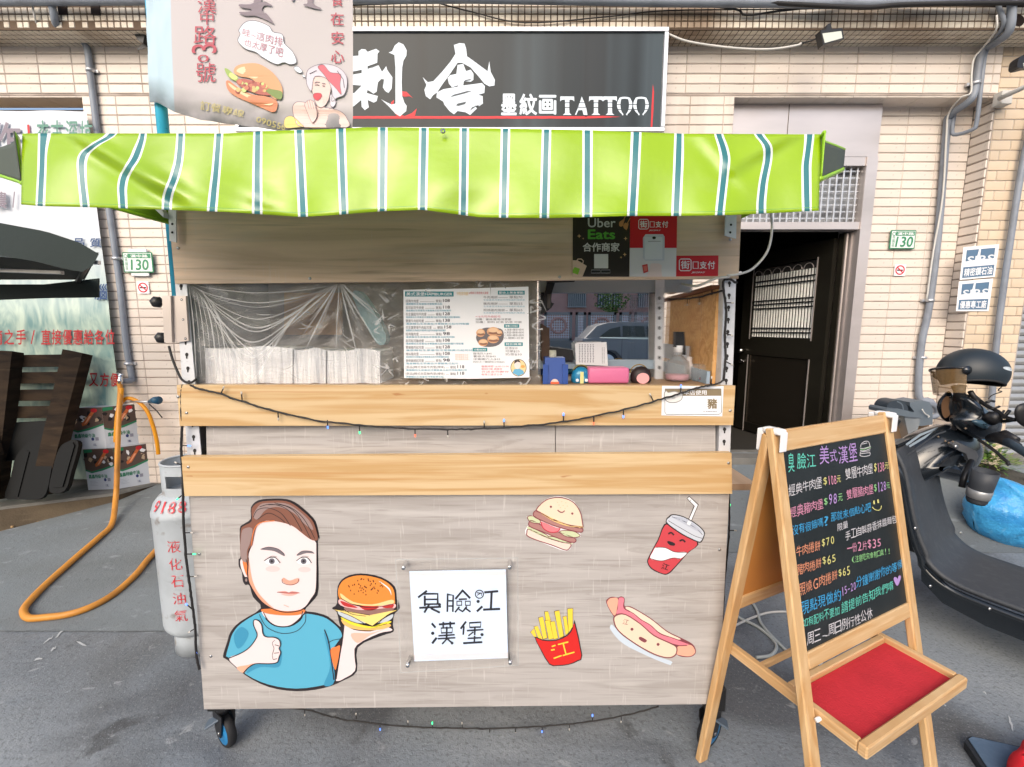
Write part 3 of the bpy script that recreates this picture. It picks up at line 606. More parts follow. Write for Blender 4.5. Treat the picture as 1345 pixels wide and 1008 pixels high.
def blob(b, pts, pl, depth, m_, rings=6, n=3, bump=0, back=1.0, seed=0):
    q = sm(pts, True, n); c = Vector((sum(p.x for p in q) / len(q), sum(p.y for p in q) / len(q))); m = len(q)
    for sgn, dd in ((1, depth), (-1, depth * back)):
        vs = [pl(c.x, c.y, sgn * dd + bump * noise.noise(Vector((c.x * .16 + seed, c.y * .16, sgn))) + bump * .5 * noise.noise(Vector((c.x * .45, c.y * .45, seed))))]; fs = []
        for r_ in range(1, rings + 1):
            k = math.sin(r_ / rings * math.pi / 2)
            for p in q:
                x, y = c.x + (p.x - c.x) * k, c.y + (p.y - c.y) * k
                o = sgn * dd * math.sqrt(max(0, 1 - k * k))
                if bump: o += bump * noise.noise(Vector((x * .16 + seed, y * .16, sgn))) + bump * .5 * noise.noise(Vector((x * .45, y * .45, seed)))
                vs.append(pl(x, y, o))
        for i in range(m): fs.append((0, 1 + i, 1 + (i + 1) % m))
        for r_ in range(rings - 1):
            for i in range(m): a = 1 + r_ * m; fs.append((a + i, a + (i + 1) % m, a + m + (i + 1) % m, a + m + i))
        b.add(vs, fs, m_, True)
Q62 = lambda x, y, off=0: Q6(x * 3.877, (y - 400) * 3.877, off)
def zz(L_): return [(x / 3.877, 400 + y / 3.877) for x, y in L_]
b = B(); b.prism(sm([(100, 770), (180, 690), (260, 640), (318, 640), (312, 700), (280, 820), (250, 962), (195, 994), (110, 990), (40, 984), (70, 880)], True, 3), Q6, 0, .02, m_tarp); b.prism([(-60, 620), (60, 600), (250, 590), (320, 610), (300, 700), (180, 720), (100, 790), (-40, 800)], Q6, -.03, -.012, m_tarp); b.prism([(96, 860), (150, 745), (168, 752), (110, 980), (74, 980)], Q6, .021, .026, m_tarp); solo(b, "plastic_sheet", "folded black plastic sheeting leaning in front of the wooden pallet", "tarpaulin")
b = B(); b.prism(sm([(322, 735), (368, 700), (402, 692), (420, 722), (385, 850), (352, 948), (275, 955), (288, 850)], True, 3), Q6, 0, .03, m_tarp); b.prism([(330, 745), (396, 705), (404, 722), (345, 930), (292, 935)], Q6, .031, .038, m_tarp); solo(b, "plastic_tray", "dark plastic tray standing on end between the pallet and the cartons", "tray")
b = B(); b.prism([(-80, 640), (20, 600), (60, 760), (20, 990), (-90, 990)], Q6, .05, .09, m_pal); solo(b, "timber_offcut", "rough brown timber offcut standing at the left edge", "timber")

m_cart_w = mat("carton_white", K(208, 214, 222), .6); m_cb = mat("carton_edge", K(150, 120, 90, .7), .8)
def carton(pxs, z, h, label):
    A, Bc, C = [p + Vector((0, 0, z - p.z)) for p in pxs]; D = A + C - Bc; up = Vector((0, 0, h)); c0 = (A + C) / 2
    t = thing("carton", c0, label, "box", "printed food cartons on the kerb"); b = B()
    vs = [A, Bc, C, D, A + up, Bc + up, C + up, D + up]; b.add(vs, [(0, 1, 5, 4), (1, 2, 6, 5), (2, 3, 7, 6), (3, 0, 4, 7), (0, 3, 2, 1), (4, 5, 6, 7)], m_cart_w); b.build("carton_body", t)
    for P0, P1, nm in ((A, Bc, "front_print"), (Bc, C, "side_print")):
        w = (P1 - P0).length; F = frame(P0, P1 - P0, (0, 0, 1)); b = B()
        s_ = lambda x, y, o=0: F(x * w, y * h, o)
        br = flat(92, 74, 66); or_ = flat(206, 110, 58); tn = flat(196, 170, 140); gn = flat(40, 132, 92); bl_ = flat(52, 66, 120)
        b.fill([(0, .5), (.2, .44), (.55, .5), (1, .6), (1, 1), (0, 1)], s_, .001, br)
        b.fill([(0, .47), (.2, .41), (.55, .46), (1, .57), (1, .61), (.55, .51), (.2, .45), (0, .51)], s_, .0014, gn)
        for q in range(16):
            x, y = rnd.uniform(.04, .9), rnd.uniform(.62, .92); b.fill([(x + rnd.uniform(.03, .1) * math.cos(k), y + rnd.uniform(.02, .08) * math.sin(k)) for k in (0, 1, 2, 3, 4, 5)], s_, .0016 + q * 2e-5, (tn, WHT, br, BLK)[q % 4])
        b.fill([(.36, .56), (.5, .6), (.78, .9), (.7, .93), (.5, .74), (.34, .62)], s_, .0022, or_); b.fill([(.42, .6), (.5, .64), (.66, .8), (.6, .8)], s_, .0024, flat(238, 170, 130))
        b.fill([(.02, .9), (.3, .92), (.3, .99), (.02, .99)], s_, .0024, gn); b.dot(.76, .93, .1, s_, .0026, flat(200, 36, 44), .05)
        text(b, "鑫鑫特級牛油", (.08, .38, .7, .28), s_, .0016, gn, .03)
        for k in range(4): b.rect(.1, .21 - k * .035, .1 + .2 + .06 * (k % 2), .215 - k * .035, s_, .0016, flat(150, 156, 170))
        b.dot(.62, .24, .045, s_, .0016, bl_, .04); b.rect(.7, .2, .8, .28, s_, .0016, flat(150, 150, 165)); text(b, "18L", (.62, .13, .72, .07), s_, .0016, bl_)
        b.build(nm, t)
    return t, h
hb = .0
A_ = onZ(154.7, 642.5, .222); hh = onP(149.6, 589, A_, Vector((0, -1, 0))).z - .222
cA, cB, cC = onZ(116, 644, .222), A_, onZ(178.5, 627, .222); cC = cB + Vector((.15, .13, 0))
carton([cA, cB, cC], .222, hh, "lower printed white carton with orange food picture, standing on the kerb")
cm_ = (cA + cC) / 2; Rc = Matrix.Rotation(R(5), 3, 'Z')
carton([cm_ + Rc @ (p - cm_) * 1.03 + Vector((-.045, -.01, 0)) for p in (cA, cB, cC)], .224 + hh, hh * .98, "upper printed white carton stacked askew on the lower one behind the hose")

# yellow hose, tap
def rz(P):
    x, y = P.x, P.y; yk = 3.4 if x > -2.86 else 3.495 + (x + 2.86) * .72; v = (y - 1.95) / (yk - 1.95); zz = (.214 if x > -2.86 else .214 + (x + 2.86) * .23)
    return .008 + (max(0, zz) * max(0, min(1, v)) ** 1.15)
def onR(x, y, lift=0):
    z = 0
    for _ in range(12): P = onZ(x, y, z + lift); z = z * .4 + .6 * rz(P)
    return onZ(x, y, z + lift)
m_hose = mat("yellow_hose", K(214, 146, 58), .45, layers=[(K(150, 100, 54, .7), 5, .5, .75, .7)])
m_hose2 = mat("orange_hose", K(232, 156, 24), .4)
L = .017
cable([onY(157, 503, 3.3), onY(158, 515, 3.24), onY(156, 545, 3.16), onY(154.5, 590, 3.1), onY(153.5, 630, 3.06), onY(152, 655, 3.02), onR(147, 688, L), onR(130, 706, L), onR(100, 732, L), onR(60, 768, L), onR(36, 793, L), onR(31, 804, L), onR(38, 812, L), onR(60, 811, L), onR(90, 807, L), onR(120, 797, L), onR(150, 780, L), onR(178, 755, L), onR(197, 732, L), onR(225, 705, L), onR(262, 690, L)], .0165, m_hose, "garden_hose", "thick yellow hose dropping from the tap and looping over the concrete", "hose", 12)
cable([onY(160, 510, 3.24), onY(158, 530, 3.22), onY(153, 560, 3.2), onY(152, 580, 3.2), onY(155, 540, 3.24), onY(165, 524, 3.26), onY(180, 527, 3.27), onY(193, 540, 3.27), onY(201, 560, 3.27), onY(206, 580, 3.27), onY(208, 597, 3.27)], .0135, m_hose2, "short_hose", "short orange yellow hose end curving down the tiles", "hose", 10)
tp = thing("tap", onY(160, 501, 3.3), "metal wall tap with blue nozzle at the end of the grey conduit", "tap")
b = B(); b.cyl(onY(158, 500, 3.34), onY(158, 500, 3.26), .017, m_chrome); b.cyl(onY(158, 492, 3.28), onY(158, 506, 3.28), .014, m_chrome); b.tube([onY(154, 491, 3.28), onY(162, 493, 3.28)], .008, m_chrome, 8); b.build("spigot", tp)
b = B(); b.tube([onY(172, 527, 3.27), onY(185, 528, 3.25), onY(198, 528, 3.22)], .008, m_alu, 8); b.tube([onY(196, 528, 3.22), onY(203, 526, 3.2), onY(208, 526, 3.18)], [.012, .026, .03], mat("blue_nozzle", K(40, 96, 128, .7), .4), 12); b.tube([onY(196, 531, 3.2), onY(206, 540, 3.2), onY(213, 549, 3.2)], .004, m_wire, 6); b.build("nozzle", tp)

# gas cylinder
gc = Vector((-1.462, 1.9, rz(Vector((-1.53, 1.9, 0))) * .0 + .002)); M = Matrix.Translation(gc)
m_gas = mat("grey_paint", K(188, 196, 202), .42, layers=[(K(156, 162, 166), 5, .42, .66, .7, 6), (K(132, 112, 94, .7), 18, .62, .72, .6, 6), (K(110, 112, 112, .7), (3, 3, 14), .64, .74, .5, 5)], bump=(18, .05))
gt = thing("gas_cylinder", gc, "tall pale grey gas cylinder with red characters beside the cart", "gas cylinder")
b = B(); b.lathe([(.0, .118), (.06, .10), (.1, .095), (.132, .108), (.147, .13), (.15, .15), (.15, .655), (.1525, .66), (.1525, .672), (.149, .68), (.14, .71), (.12, .738), (.09, .755), (.03, .765), (0, .766)], M, m_gas, 40); b.build("tank", gt)
b = B(); b.lathe([(.112, .1), (.116, .07), (.118, .0), (.112, .0), (.108, .07), (.106, .11)], M, m_gas, 40); b.build("foot_ring", gt)
def onG(r, a0): return lambda x, y, off=0: gc + Vector(((r + off) * math.cos(a0 + x / r), (r + off) * math.sin(a0 + x / r), y))
b = B(); G1 = onG(.1165, R(-57)); b.dot(.02, .035, .012, G1, .002, BLK, .009); b.build("drain_hole", gt)
b = B(); n = 40
vs = []; fs = []
zl = [.745, .785, .84, .885]
for rr_ in (.104, .100):
    for z in zl:
        for k in range(n): a = 2 * math.pi * k / n; vs.append(gc + Vector((rr_ * math.cos(a), rr_ * math.sin(a), z)))
for L_ in (0, 1):
    for i in range(3):
        for k in range(n):
            if i == 1 and (28 <= k <= 36 or 8 <= k <= 16): continue
            o = L_ * 4 * n; fs.append((o + i * n + k, o + i * n + (k + 1) % n, o + (i + 1) * n + (k + 1) % n, o + (i + 1) * n + k))
b.add(vs, fs, m_gas, True); b.tube([gc + Vector((.102 * math.cos(2 * math.pi * k / 32), .102 * math.sin(2 * math.pi * k / 32), .885)) for k in range(32)], .005, m_gas, 6, closed=True); b.build("collar", gt)
b = B(); b.cyl(gc + Vector((0, 0, .76)), gc + Vector((0, 0, .83)), .018, mat("brass", K(190, 150, 70), .3, 1)); b.cyl(gc + Vector((0, 0, .8)), gc + Vector((.06, -.02, .8)), .012, mat("brass", K(190, 150, 70), .3, 1)); b.cyl(gc + Vector((0, 0, .84)), gc + Vector((0, 0, .86)), .03, m_black); b.build("valve", gt)
b = B(); m_red = mat("red_stencil", K(206, 58, 66), .6, layers=[(K(196, 180, 184), 60, .5, .6, .7)])
G2 = onG(.15, R(-86))
for i, ch in enumerate("液化石油氣"): text(b, ch, (-.022, .575 - i * .08, .03, .52 - i * .08), G2, .0015, m_red, .01)
gr_ = lambda y: (.149 - (y - .68) * .3 if y < .71 else .14 - (y - .71) * .71)
G3 = lambda x, y, off=0: gc + Vector(((gr_(y) + off) * math.cos(R(-84) + x / .13), (gr_(y) + off) * math.sin(R(-84) + x / .13), y + off))
for i, ch in enumerate("9188"): text(b, ch, (-.085 + i * .036 + (.009 if ch == "1" else 0), .735, -.058 + i * .036 - (.009 if ch == "1" else 0), .69), G3, .003, m_red)
b.build("lettering", gt)

# neighbouring dark canopy at left
dc = thing("dark_canopy", (-3.0, 2.3, 1.5), "dark green canvas canopy of the neighbouring stall cut by the left edge", "canopy")
m_canv = mat("dark_canvas", K(42, 60, 56, .42), .8, layers=[(K(40, 52, 50, .5), 3, .4, .7, .6)], bump=(30, .15))
P = PY(2.1)
def canf(u, v):
    x = -260 + 390 * u; top = interp([(-260, 262), (-60, 280), (0, 293), (60, 304), (105, 319), (130, 334)], x); bot = interp([(-260, 318), (0, 336), (60, 345), (100, 356), (122, 359), (130, 350)], x)
    y = top + (bot - top) * v; p = P(x, y, .05 * v + .02 * math.sin(u * 11) * v); return p
b = B(); b.grid(canf, 30, 6, m_canv); b.build("valance", dc)
a0, a1 = onY(-260, 300, 2.1), onY(130, 332, 2.1)
b = B(); c0, c1 = onY(-260, 372, 2.75), onY(112, 372, 2.75)
b.add([a0, a1, c1 + Vector((0, 0, .02)), c0 + Vector((0, 0, .02))], [(0, 1, 2, 3)], mat("canvas_under", K(84, 88, 86, .42), .8)); b.build("canvas_sheet", dc)
for k in (.0, .33, .62, .97):
    b = B(); b.beam(a0.lerp(a1, k) - Vector((0, 0, .03)), c0.lerp(c1, k) - Vector((0, 0, .0)), .02, .02, m_black); b.build("frame_bar", dc)
b = B(); b.beam(a0 - Vector((0, -.1, .04)), a0.lerp(a1, .93) - Vector((0, -.1, .04)), .02, .02, m_alu); b.beam(a0.lerp(c0, .5) - Vector((0, 0, .02)), a0.lerp(c0, .5).lerp(a1.lerp(c1, .5), .9) - Vector((0, 0, .02)), .02, .02, m_alu); b.build("cross_bar", dc)
b = B(); b.prism([(-330, 372), (-100, 374), (60, 374), (131, 366), (131, 391), (60, 392), (-100, 398), (-330, 400)], PY(2.7), 0, .01, m_canv); b.build("back_valance", dc)

# ------------------------------------------------------------ food cart
FC = thing("food_cart", (-.17, 1.55, 0), "street food cart clad in grey oak boards with two pine rails, standing on castors", "food cart")
CF = PY(1.30)
def board(name, pts, m_, off0=-.018, off1=0.0, label=None, parent=None, pl=CF):
    b = B(); b.prism(pts, pl, off0, off1, m_); return b.build(name, parent or FC, label)
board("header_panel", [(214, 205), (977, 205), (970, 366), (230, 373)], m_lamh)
board("pine_rail", [(238, 505), (962, 506), (959, 557), (242, 558)], m_pine, -.002, .018)
board("pine_rail", [(244, 598), (957, 593), (958, 646), (248, 649)], m_pine, -.002, .018)
board("grey_strip", [(267, 553), (729.5, 553), (729.5, 600), (268, 600)], m_lam, -.03, -.012); board("grey_strip", [(730.5, 553), (942, 553), (942, 600), (730.5, 600)], m_lam, -.03, -.012)
board("front_panel", [(248, 649.5), (958, 646.5), (944, 925), (268, 932)], m_lam)
pz = onY(600, 925, 1.3).z
b = B(); b.box(-1.01, -.99, 1.32, 1.80, pz + .02, 1.30, m_lam); b.box(.66, .676, 1.32, 1.80, pz + .02, 1.30, m_ply); b.box(-.99, .66, 1.79, 1.80, pz + .02, 1.30, m_lam); b.box(-.99, .66, 1.325, 1.79, pz + .02, pz + .04, m_ply); b.build("side_panel", FC)
b = B(); b.box(.648, .69, 1.318, 1.34, pz + .03, .6, mat("raw_edge", K(196, 132, 66), .6)); b.build("edge_strip", FC)
b = B(); b.box(-.985, .655, 1.322, 1.80, 1.285, 1.305, mat("shelf_wood", K(176, 140, 104, .7), .5)); b.build("counter_top", FC)
# posts
def post(pts, y0, y1, Y, xm0, xm1, step, rr=2.2):
    P = PY(Y); b = B(); b.prism(pts, P, -.003, 0, m_galv); 
    q = pts; b.prism([(q[0][0], q[0][1]), (q[0][0] + .8, q[0][1]), (q[3][0] + .8, q[3][1]), (q[3][0], q[3][1])], P, -.035, -.003, m_galv)
    o = b.build("slotted_post", FC); b = B(); y = y0
    while y < y1:
        x = xm0 + (xm1 - xm0) * (y - y0) / (y1 - y0); b.dot(x, y, rr, P, .0008, m_hole, rr * 1.15); b.fill([(x - rr * .55, y), (x + rr * .55, y), (x + rr * .4, y + rr * 2.4), (x - rr * .4, y + rr * 2.4)], P, .0009, m_hole); y += step
    b.build("keyhole_slot", o, kind="stuff")
post([(230, 372), (245, 372), (269, 652), (250, 652)], 376, 640, 1.305, 238, 260, 18)
post([(951, 364), (967, 364), (957, 652), (942, 652)], 372, 640, 1.305, 958, 949, 16)
# interior
m_int = mat("interior_board", K(176, 166, 154, .75), .6, layers=[(K(116, 106, 96, .6), 3, .4, .7, .7)])
zi = 1.306
xr = onY(705, 430, 1.78).x
b = B(); b.box(-.985, xr, 1.775, 1.795, zi, 1.72, m_int); b.build("rear_panel", FC)
b = B(); b.box(-.99, -.975, 1.34, 1.77, zi, 1.95, mat("side_inner", K(140, 146, 148, .65), .6)); b.build("left_inner_panel", FC)
m_mir = mat("mirror_pane", (.82, .84, .85), .008, 1)
x2 = onY(866, 430, 1.77).x
YR = 1.50; xr2 = onY(707, 430, YR).x; x2 = onY(864, 430, YR).x
b = B(); b.box(xr2, x2, YR, YR + .006, zi + .002, 1.68, m_mir); b.build("rear_pane", FC, "reflective rear window pane mirroring the street")
b = B(); b.box(xr2, .60, YR - .028, YR - .008, onY(800, 385, YR).z, onY(800, 366, YR).z + .04, mat("grey_beam", K(176, 184, 190, .75), .5)); b.build("rear_beam", FC)
b = B(); b.box(xr2, x2, YR - .02, YR - .004, onY(800, 484, YR).z, onY(800, 473, YR).z, mat("grey_rail", K(160, 178, 194, .8), .5)); b.build("rear_rail", FC)
b = B(); P = PY(YR - .036); b.prism([(861, 366), (873, 366), (871, 506), (860, 506)], P, -.003, 0, m_galv)
for k in range(8): b.dot(866, 392 + k * 13, 1.6, P, .0008, m_hole, 2.6)
b.build("rear_post", FC)
b = B(); b.box(.618, .63, 1.335, 1.76, zi, 1.60, m_osb); b.build("chipboard_side", FC)
b = B(); b.beam((.612, 1.33, 1.60), (.612, 1.76, 1.585), .03, .012, mat("brown_strip", K(140, 84, 50, .7), .6)); b.build("brown_strip", FC)
b = B(); b.box(.602, .612, 1.5, 1.75, 1.36, 1.415, flat(206, 212, 224)); b.box(.60, .6105, 1.33, 1.75, 1.306, 1.345, mat("grey_rail", None)); b.build("side_rail", FC)
b = B(); b.box(-1.0, .67, 1.32, 1.34, 1.93, 1.95, m_galv); b.box(-1.0, .67, 1.78, 1.80, 1.93, 1.95, m_galv); b.build("roof_bar", FC)
m_clear = mat("clear_sheet", (.95, .97, .97), .05, trans=1, ior=1.1, alpha=.3)
b = B(); b.box(.44, .58, 1.345, 1.3465, zi + .002, 1.60, m_clear); b.build("clear_guard", FC)
# brackets at both ends
b = B(); P = PY(1.285); b.prism([(222, 262), (232, 262), (233, 319), (224, 317)], P, 0, .004, m_galv); b.prism([(203, 270), (222, 288), (222, 282), (212, 268)], P, 0, .02, m_galv); b.dot(228, 306, 1.6, P, .005, m_hole); b.dot(228, 295, 1.6, P, .005, m_hole); b.build("awning_bracket", FC)
b = B(); b.prism([(953, 262), (967, 262), (966, 314), (951, 310)], P, 0, .004, m_galv); b.dot(959, 296, 1.6, P, .005, m_hole); b.dot(958, 306, 1.6, P, .005, m_hole); b.build("awning_bracket", FC)
for px, py in ((234, 326), (407, 366), (735, 364), (959, 315), (947, 366), (251, 541), (955, 538), (253, 611), (953, 606), (262, 728), (945, 722), (277, 862), (240, 520)):
    Pz = PY(1.30); off = .018 if 500 < py < 640 else 0
    c = Pz(px, py, off); b = B(); b.lathe([(.0045, 0), (.0042, .002), (.002, .003), (0, .0032)], Matrix.Translation(c) @ Matrix.Rotation(R(90), 4, 'X'), m_bolt, 10); b.build("bolt", FC)
# castors
def castor(px, ang, sgn):
    c = onZ(px, 985, 0); c = Vector((c.x, 1.375, .06)); ax = Vector((math.cos(ang), math.sin(ang), 0)); Rm = ax.to_track_quat('Z', 'Y').to_matrix().to_4x4(); M = Matrix.Translation(c) @ Rm
    b = B(); b.lathe([(.036, -.013), (.054, -.014), (.06, -.009), (.06, .009), (.054, .014), (.036, .013)], M, m_blackr, 32); w = b.build("castor_wheel", FC)
    b = B(); b.lathe([(.0, -.017), (.012, -.017), (.014, -.0145), (.044, -.0145), (.047, -.0135), (.047, .0135), (.044, .0145), (.014, .0145), (.012, .017), (0, .017)], M, mat("castor_blue", K(40, 130, 190, .8), .4), 32); b.build("wheel_disc", w)
    b = B(); tang = Vector((-ax.y, ax.x, 0))
    for s_ in (-1, 1):
        F = frame(c + ax * s_ * .021, tang, (0, 0, 1)); b.prism([(-.012, -.012), (.012, -.012), (.034, .05), (.034, .08), (-.034, .08), (-.03, .05)], F, -.002, .002, m_black)
    b.bbox(-.03, .03, -.036, .036, 0, .012, m_black, .003, Matrix.Translation(c + Vector((0, 0, .076))) @ Rm.to_3x3().to_4x4() @ Matrix.Rotation(R(90), 4, 'Y')) if False else None
    b.cyl(c + Vector((0, 0, .075)), (c.x, c.y, .16), .022, m_black); b.bbox(c.x - .035, c.x + .035, c.y - .035, c.y + .035, .16, pz + .018, m_black, .004)
    b.build("castor_fork", FC)
    b = B(); o = c + tang * -.0; d = Vector((sgn * .8, -.25, 0)).normalized(); q = Vector((-d.y, d.x, 0))
    Mx = Matrix((d, q, Vector((0, 0, 1)))).transposed().to_4x4(); b.bbox(.012, .066, -.02, .02, -.004, .004, mat("pedal_grey", K(96, 110, 124, .7), .5), .003, Matrix.Translation(c + Vector((0, 0, .062))) @ Mx @ Matrix.Rotation(R(28), 4, 'Y')); b.build("brake_pedal", FC)
    b = B(); b.cyl(c - ax * .024, c + ax * .024, .006, m_bolt, 8); b.build("axle_bolt", w)
castor(293, R(56), -1); castor(934, R(124), 1)
for x in (-.9, .6):
    c = Vector((x, 1.74, .052)); b = B(); b.lathe([(0, -.014), (.046, -.014), (.052, -.009), (.052, .009), (.046, .014), (0, .014)], Matrix.Translation(c) @ Matrix.Rotation(R(90), 4, 'Y'), m_blackr, 24); b.box(c.x - .024, c.x - .018, c.y - .02, c.y + .02, .05, pz + .02, m_black); b.box(c.x + .018, c.x + .024, c.y - .02, c.y + .02, .05, pz + .02, m_black); b.build("castor_wheel", FC)
# fold-out shelf at the right end
b = B(); A1 = onZ(958, 576, .88); xs = .68
b.box(xs, onZ(985, 630, .88).x, onZ(960, 636, .88).y, 2.35, .855, .88, mat("shelf_pine", K(214, 186, 156), .5, layers=[(K(184, 150, 118), (8, 1.5, 1), .45, .65, .5, 5, 1)])); b.box(xs, xs + .02, 1.6, 2.3, .6, .853, m_pinev); b.build("end_shelf", FC)

# awning
sc_ = [[(0, 57), (.5, 56), (1, 53)], [(0, 152), (.06, 146), (.1, 134), (.2, 118), (.28, 109), (.4, 106.5), (.67, 109), (1, 113)], [(0, 188), (.12, 186), (.33, 179), (.5, 167), (.6, 162), (.72, 160), (1, 162)], [(0, 238), (.2, 237), (.4, 235), (.58, 230), (.75, 222.5), (.85, 220), (1, 219)], [(0, 288), (.5, 284), (1, 279)], [(0, 339), (.5, 338), (1, 338)], [(0, 393), (1, 399)], [(0, 448), (1, 452)], [(0, 503), (1, 502)], [(0, 557), (1, 555)], [(0, 610), (1, 608.5)], [(0, 664), (1, 661.6)], [(0, 718), (1, 714.5)], [(0, 771), (1, 771)], [(0, 836), (.4, 834), (1, 830)], [(0, 892), (1, 888)], [(0, 943), (.15, 949), (.3, 953), (.5, 951), (1, 945)], [(0, 994), (.08, 1003), (.16, 1009), (.35, 1008), (.6, 1002), (.85, 999), (1, 999)], [(0, 1064), (.4, 1058), (1, 1060)]]
topy = [(30, 176), (300, 176), (345, 173), (440, 170), (480, 168), (640, 169), (780, 172), (860, 175), (900, 176.5), (1077, 177)]
boty = [(28, 269), (54, 271), (130, 273), (219, 276), (300, 279), (395, 285.5), (440, 283), (500, 278), (555, 276), (600, 282), (630, 286), (720, 287), (830, 284), (900, 284), (960, 283), (1040, 279), (1078, 277)]
def awx(u, t):      # u in stripe units
    if u < 0: return 30 - 1.5 * t + (interp(sc_[0], t) - 30 + 1.5 * t) * (u + .5) / .5
    if u > 18: x = interp(sc_[18], t); return x + (1078 - 3 * t - x) * (u - 18) / .3
    k = int(min(17, u)); f = u - k; return interp(sc_[k], t) * (1 - f) + interp(sc_[k + 1], t) * f
def awp(u, t):
    # smooth along t by averaging
    x = sum(awx(u, max(0, min(1, t + d))) for d in (-.05, -.025, 0, .025, .05)) / 5
    yt, yb = interp(topy, x), interp(boty, x); y = yt + (yb - yt) * t
    Y = 1.02 - .05 * t
    Y += .010 * noise.noise(Vector((x * .013, t * 1.6, 1))) + .006 * math.sin(x * .05 + t * 2) * t
    # diagonal creases where the cloth is pulled
    for (cx, ct, ang, w, amp, ln) in ((120, .12, -.55, .08, .008, 90), (170, .42, -.5, .11, .009, 80), (215, .66, -.42, .11, .007, 70), (1000, .18, .5, .1, .007, 60), (950, .3, -.8, .1, .005, 40), (330, .75, -.3, .12, .005, 80), (620, .6, .2, .2, .005, 60)):
        dx = (x - cx) / 98; dt = t - ct; al = dx * math.cos(ang) - dt * math.sin(ang); ac = dx * math.sin(ang) + dt * math.cos(ang)
        Y -= amp * math.exp(-(ac / w) ** 2) * math.exp(-(al * 98 / ln) ** 2)
        Y += amp * .8 * math.exp(-((ac - w * 1.6) / w) ** 2) * math.exp(-(al * 98 / ln) ** 2)
    return onY(x, y, Y)
def stripes(N, L, tc, cur):
    uv = N.new("ShaderNodeUVMap"); sx = N.new("ShaderNodeSeparateXYZ"); L.new(uv.outputs[0], sx.inputs[0])
    def mth(op, a, b_=None):
        m = N.new("ShaderNodeMath"); m.operation = op
        for i, q in enumerate((a, b_)):
            if q is None: continue
            if isinstance(q, (int, float)): m.inputs[i].default_value = q
            else: L.new(q, m.inputs[i])
        return m.outputs[0]
    fr = mth('ABSOLUTE', mth('SUBTRACT', mth('FRACT', mth('ADD', sx.outputs[0], .5)), .5))
    def mix(f, c):
        nonlocal cur
        mx = N.new("ShaderNodeMixRGB"); L.new(f, mx.inputs[0]); L.new(cur, mx.inputs[1]); mx.inputs[2].default_value = c; cur = mx.outputs[0]
    mix(mth('LESS_THAN', fr, .115), K(244, 250, 246, .9)); mix(mth('LESS_THAN', fr, .062), K(64, 138, 142, .8))
    mix(mth('MULTIPLY', mth('LESS_THAN', mth('ABSOLUTE', mth('SUBTRACT', sx.outputs[1], .955)), .005), .6), K(100, 170, 60))
    return cur
m_awn = mat("awning_pvc", K(170, 210, 22, .78), .27, spec=.8, uvstripe=stripes, bump=[((2, 2, 4), .3), ((9, 9, 15), .16), (40, .05)], layers=[(K(146, 186, 60, .7), (3, 3, 2), .5, .75, .4, 5), (K(190, 214, 110, .8), (5, 5, 12), .6, .78, .35, 5)])
m_awng = mat("awning_green", K(150, 200, 40, .9), .35); m_awnu = mat("awning_lining", K(98, 106, 92, .6), .6)
def translucent(m, k):
    nt = m.node_tree; N = nt.nodes; L = nt.links; p = N["Principled BSDF"]; out = [n for n in N if n.type == 'OUTPUT_MATERIAL'][0]
    t = N.new("ShaderNodeBsdfTranslucent"); L.new(p.inputs["Base Color"].links[0].from_socket, t.inputs[0]); mx = N.new("ShaderNodeMixShader"); mx.inputs[0].default_value = k
    L.new(p.outputs[0], mx.inputs[1]); L.new(t.outputs[0], mx.inputs[2]); L.new(mx.outputs[0], out.inputs[0])
translucent(m_awn, .16)
AW = B(); nu, nv = 250, 22
AW.grid(lambda u, v: awp(-.5 + 18.8 * u, v), nu, nv, m_awn)
AW.uv = [(-.5 + 18.8 * i / nu, j / nv) for j in range(nv + 1) for i in range(nu + 1)]
aw = AW.build("awning", FC, "striped green awning valance")
sol = aw.modifiers.new("thickness", 'SOLIDIFY'); sol.thickness = .0012
tl_, tr_ = awp(-.5, 0), awp(18.3, 0)
b = B()
RB = B(); nvr = 6
RB.grid(lambda u, v: (lambda p: Vector((p.x + (0), p.y + .78 * v, p.z + .05 * math.sin(v * 1.57) + .006 * noise.noise(Vector((p.x * 4, v * 3, 0))) * (v > 0))))(awp(-.5 + 18.8 * u, 0)), 120, nvr, m_awn)
RB.uv = [(-.5 + 18.8 * i / 120, .5) for j in range(nvr + 1) for i in range(121)]
RB.build("awning_roof", aw)
# side flaps (they flare outwards)
def flapL(u, v):
    y = 1.0 + .75 * u; g = math.exp(-((u - .2) / .11) ** 2); fl = .27 * g; z1 = tl_.z - .002 + (1.895 - tl_.z) * g; z0 = 1.79 + .02 * u + .08 * g
    return Vector((tl_.x + .012 - fl, y, z1 + (z0 - z1) * v))
b = B(); b.grid(flapL, 24, 8, m_awnu); o = b.build("side_flap", aw)
o.data.materials.append(m_awng); s2 = o.modifiers.new("t", 'SOLIDIFY'); s2.thickness = .003; s2.material_offset = 1; s2.offset = 1
b = B(); b.tube([flapL(k / 24, 1) for k in range(25)], .005, m_awng, 6); b.build("flap_hem", aw)
def flapR(u, v):
    y = 1.0 + .75 * u; g = math.exp(-((u - .2) / .11) ** 2); fl = .155 * g; z1 = tr_.z - .004 + (1.915 - tr_.z) * g; z0 = 1.80 + .07 * g
    return Vector((tr_.x - .012 + fl, y, z1 + (z0 - z1) * v))
b = B(); b.grid(flapR, 24, 8, m_awng); o = b.build("side_flap", aw); o.data.materials.append(m_awnu); s2 = o.modifiers.new("t", 'SOLIDIFY'); s2.thickness = .003; s2.material_offset = 1; s2.offset = -1
b = B(); b.tube([flapR(k / 24, 1) for k in range(25)], .006, m_awng, 6); b.tube([flapR(k / 24, 0) for k in range(25)], .004, m_awng, 6); b.build("flap_hem", aw)
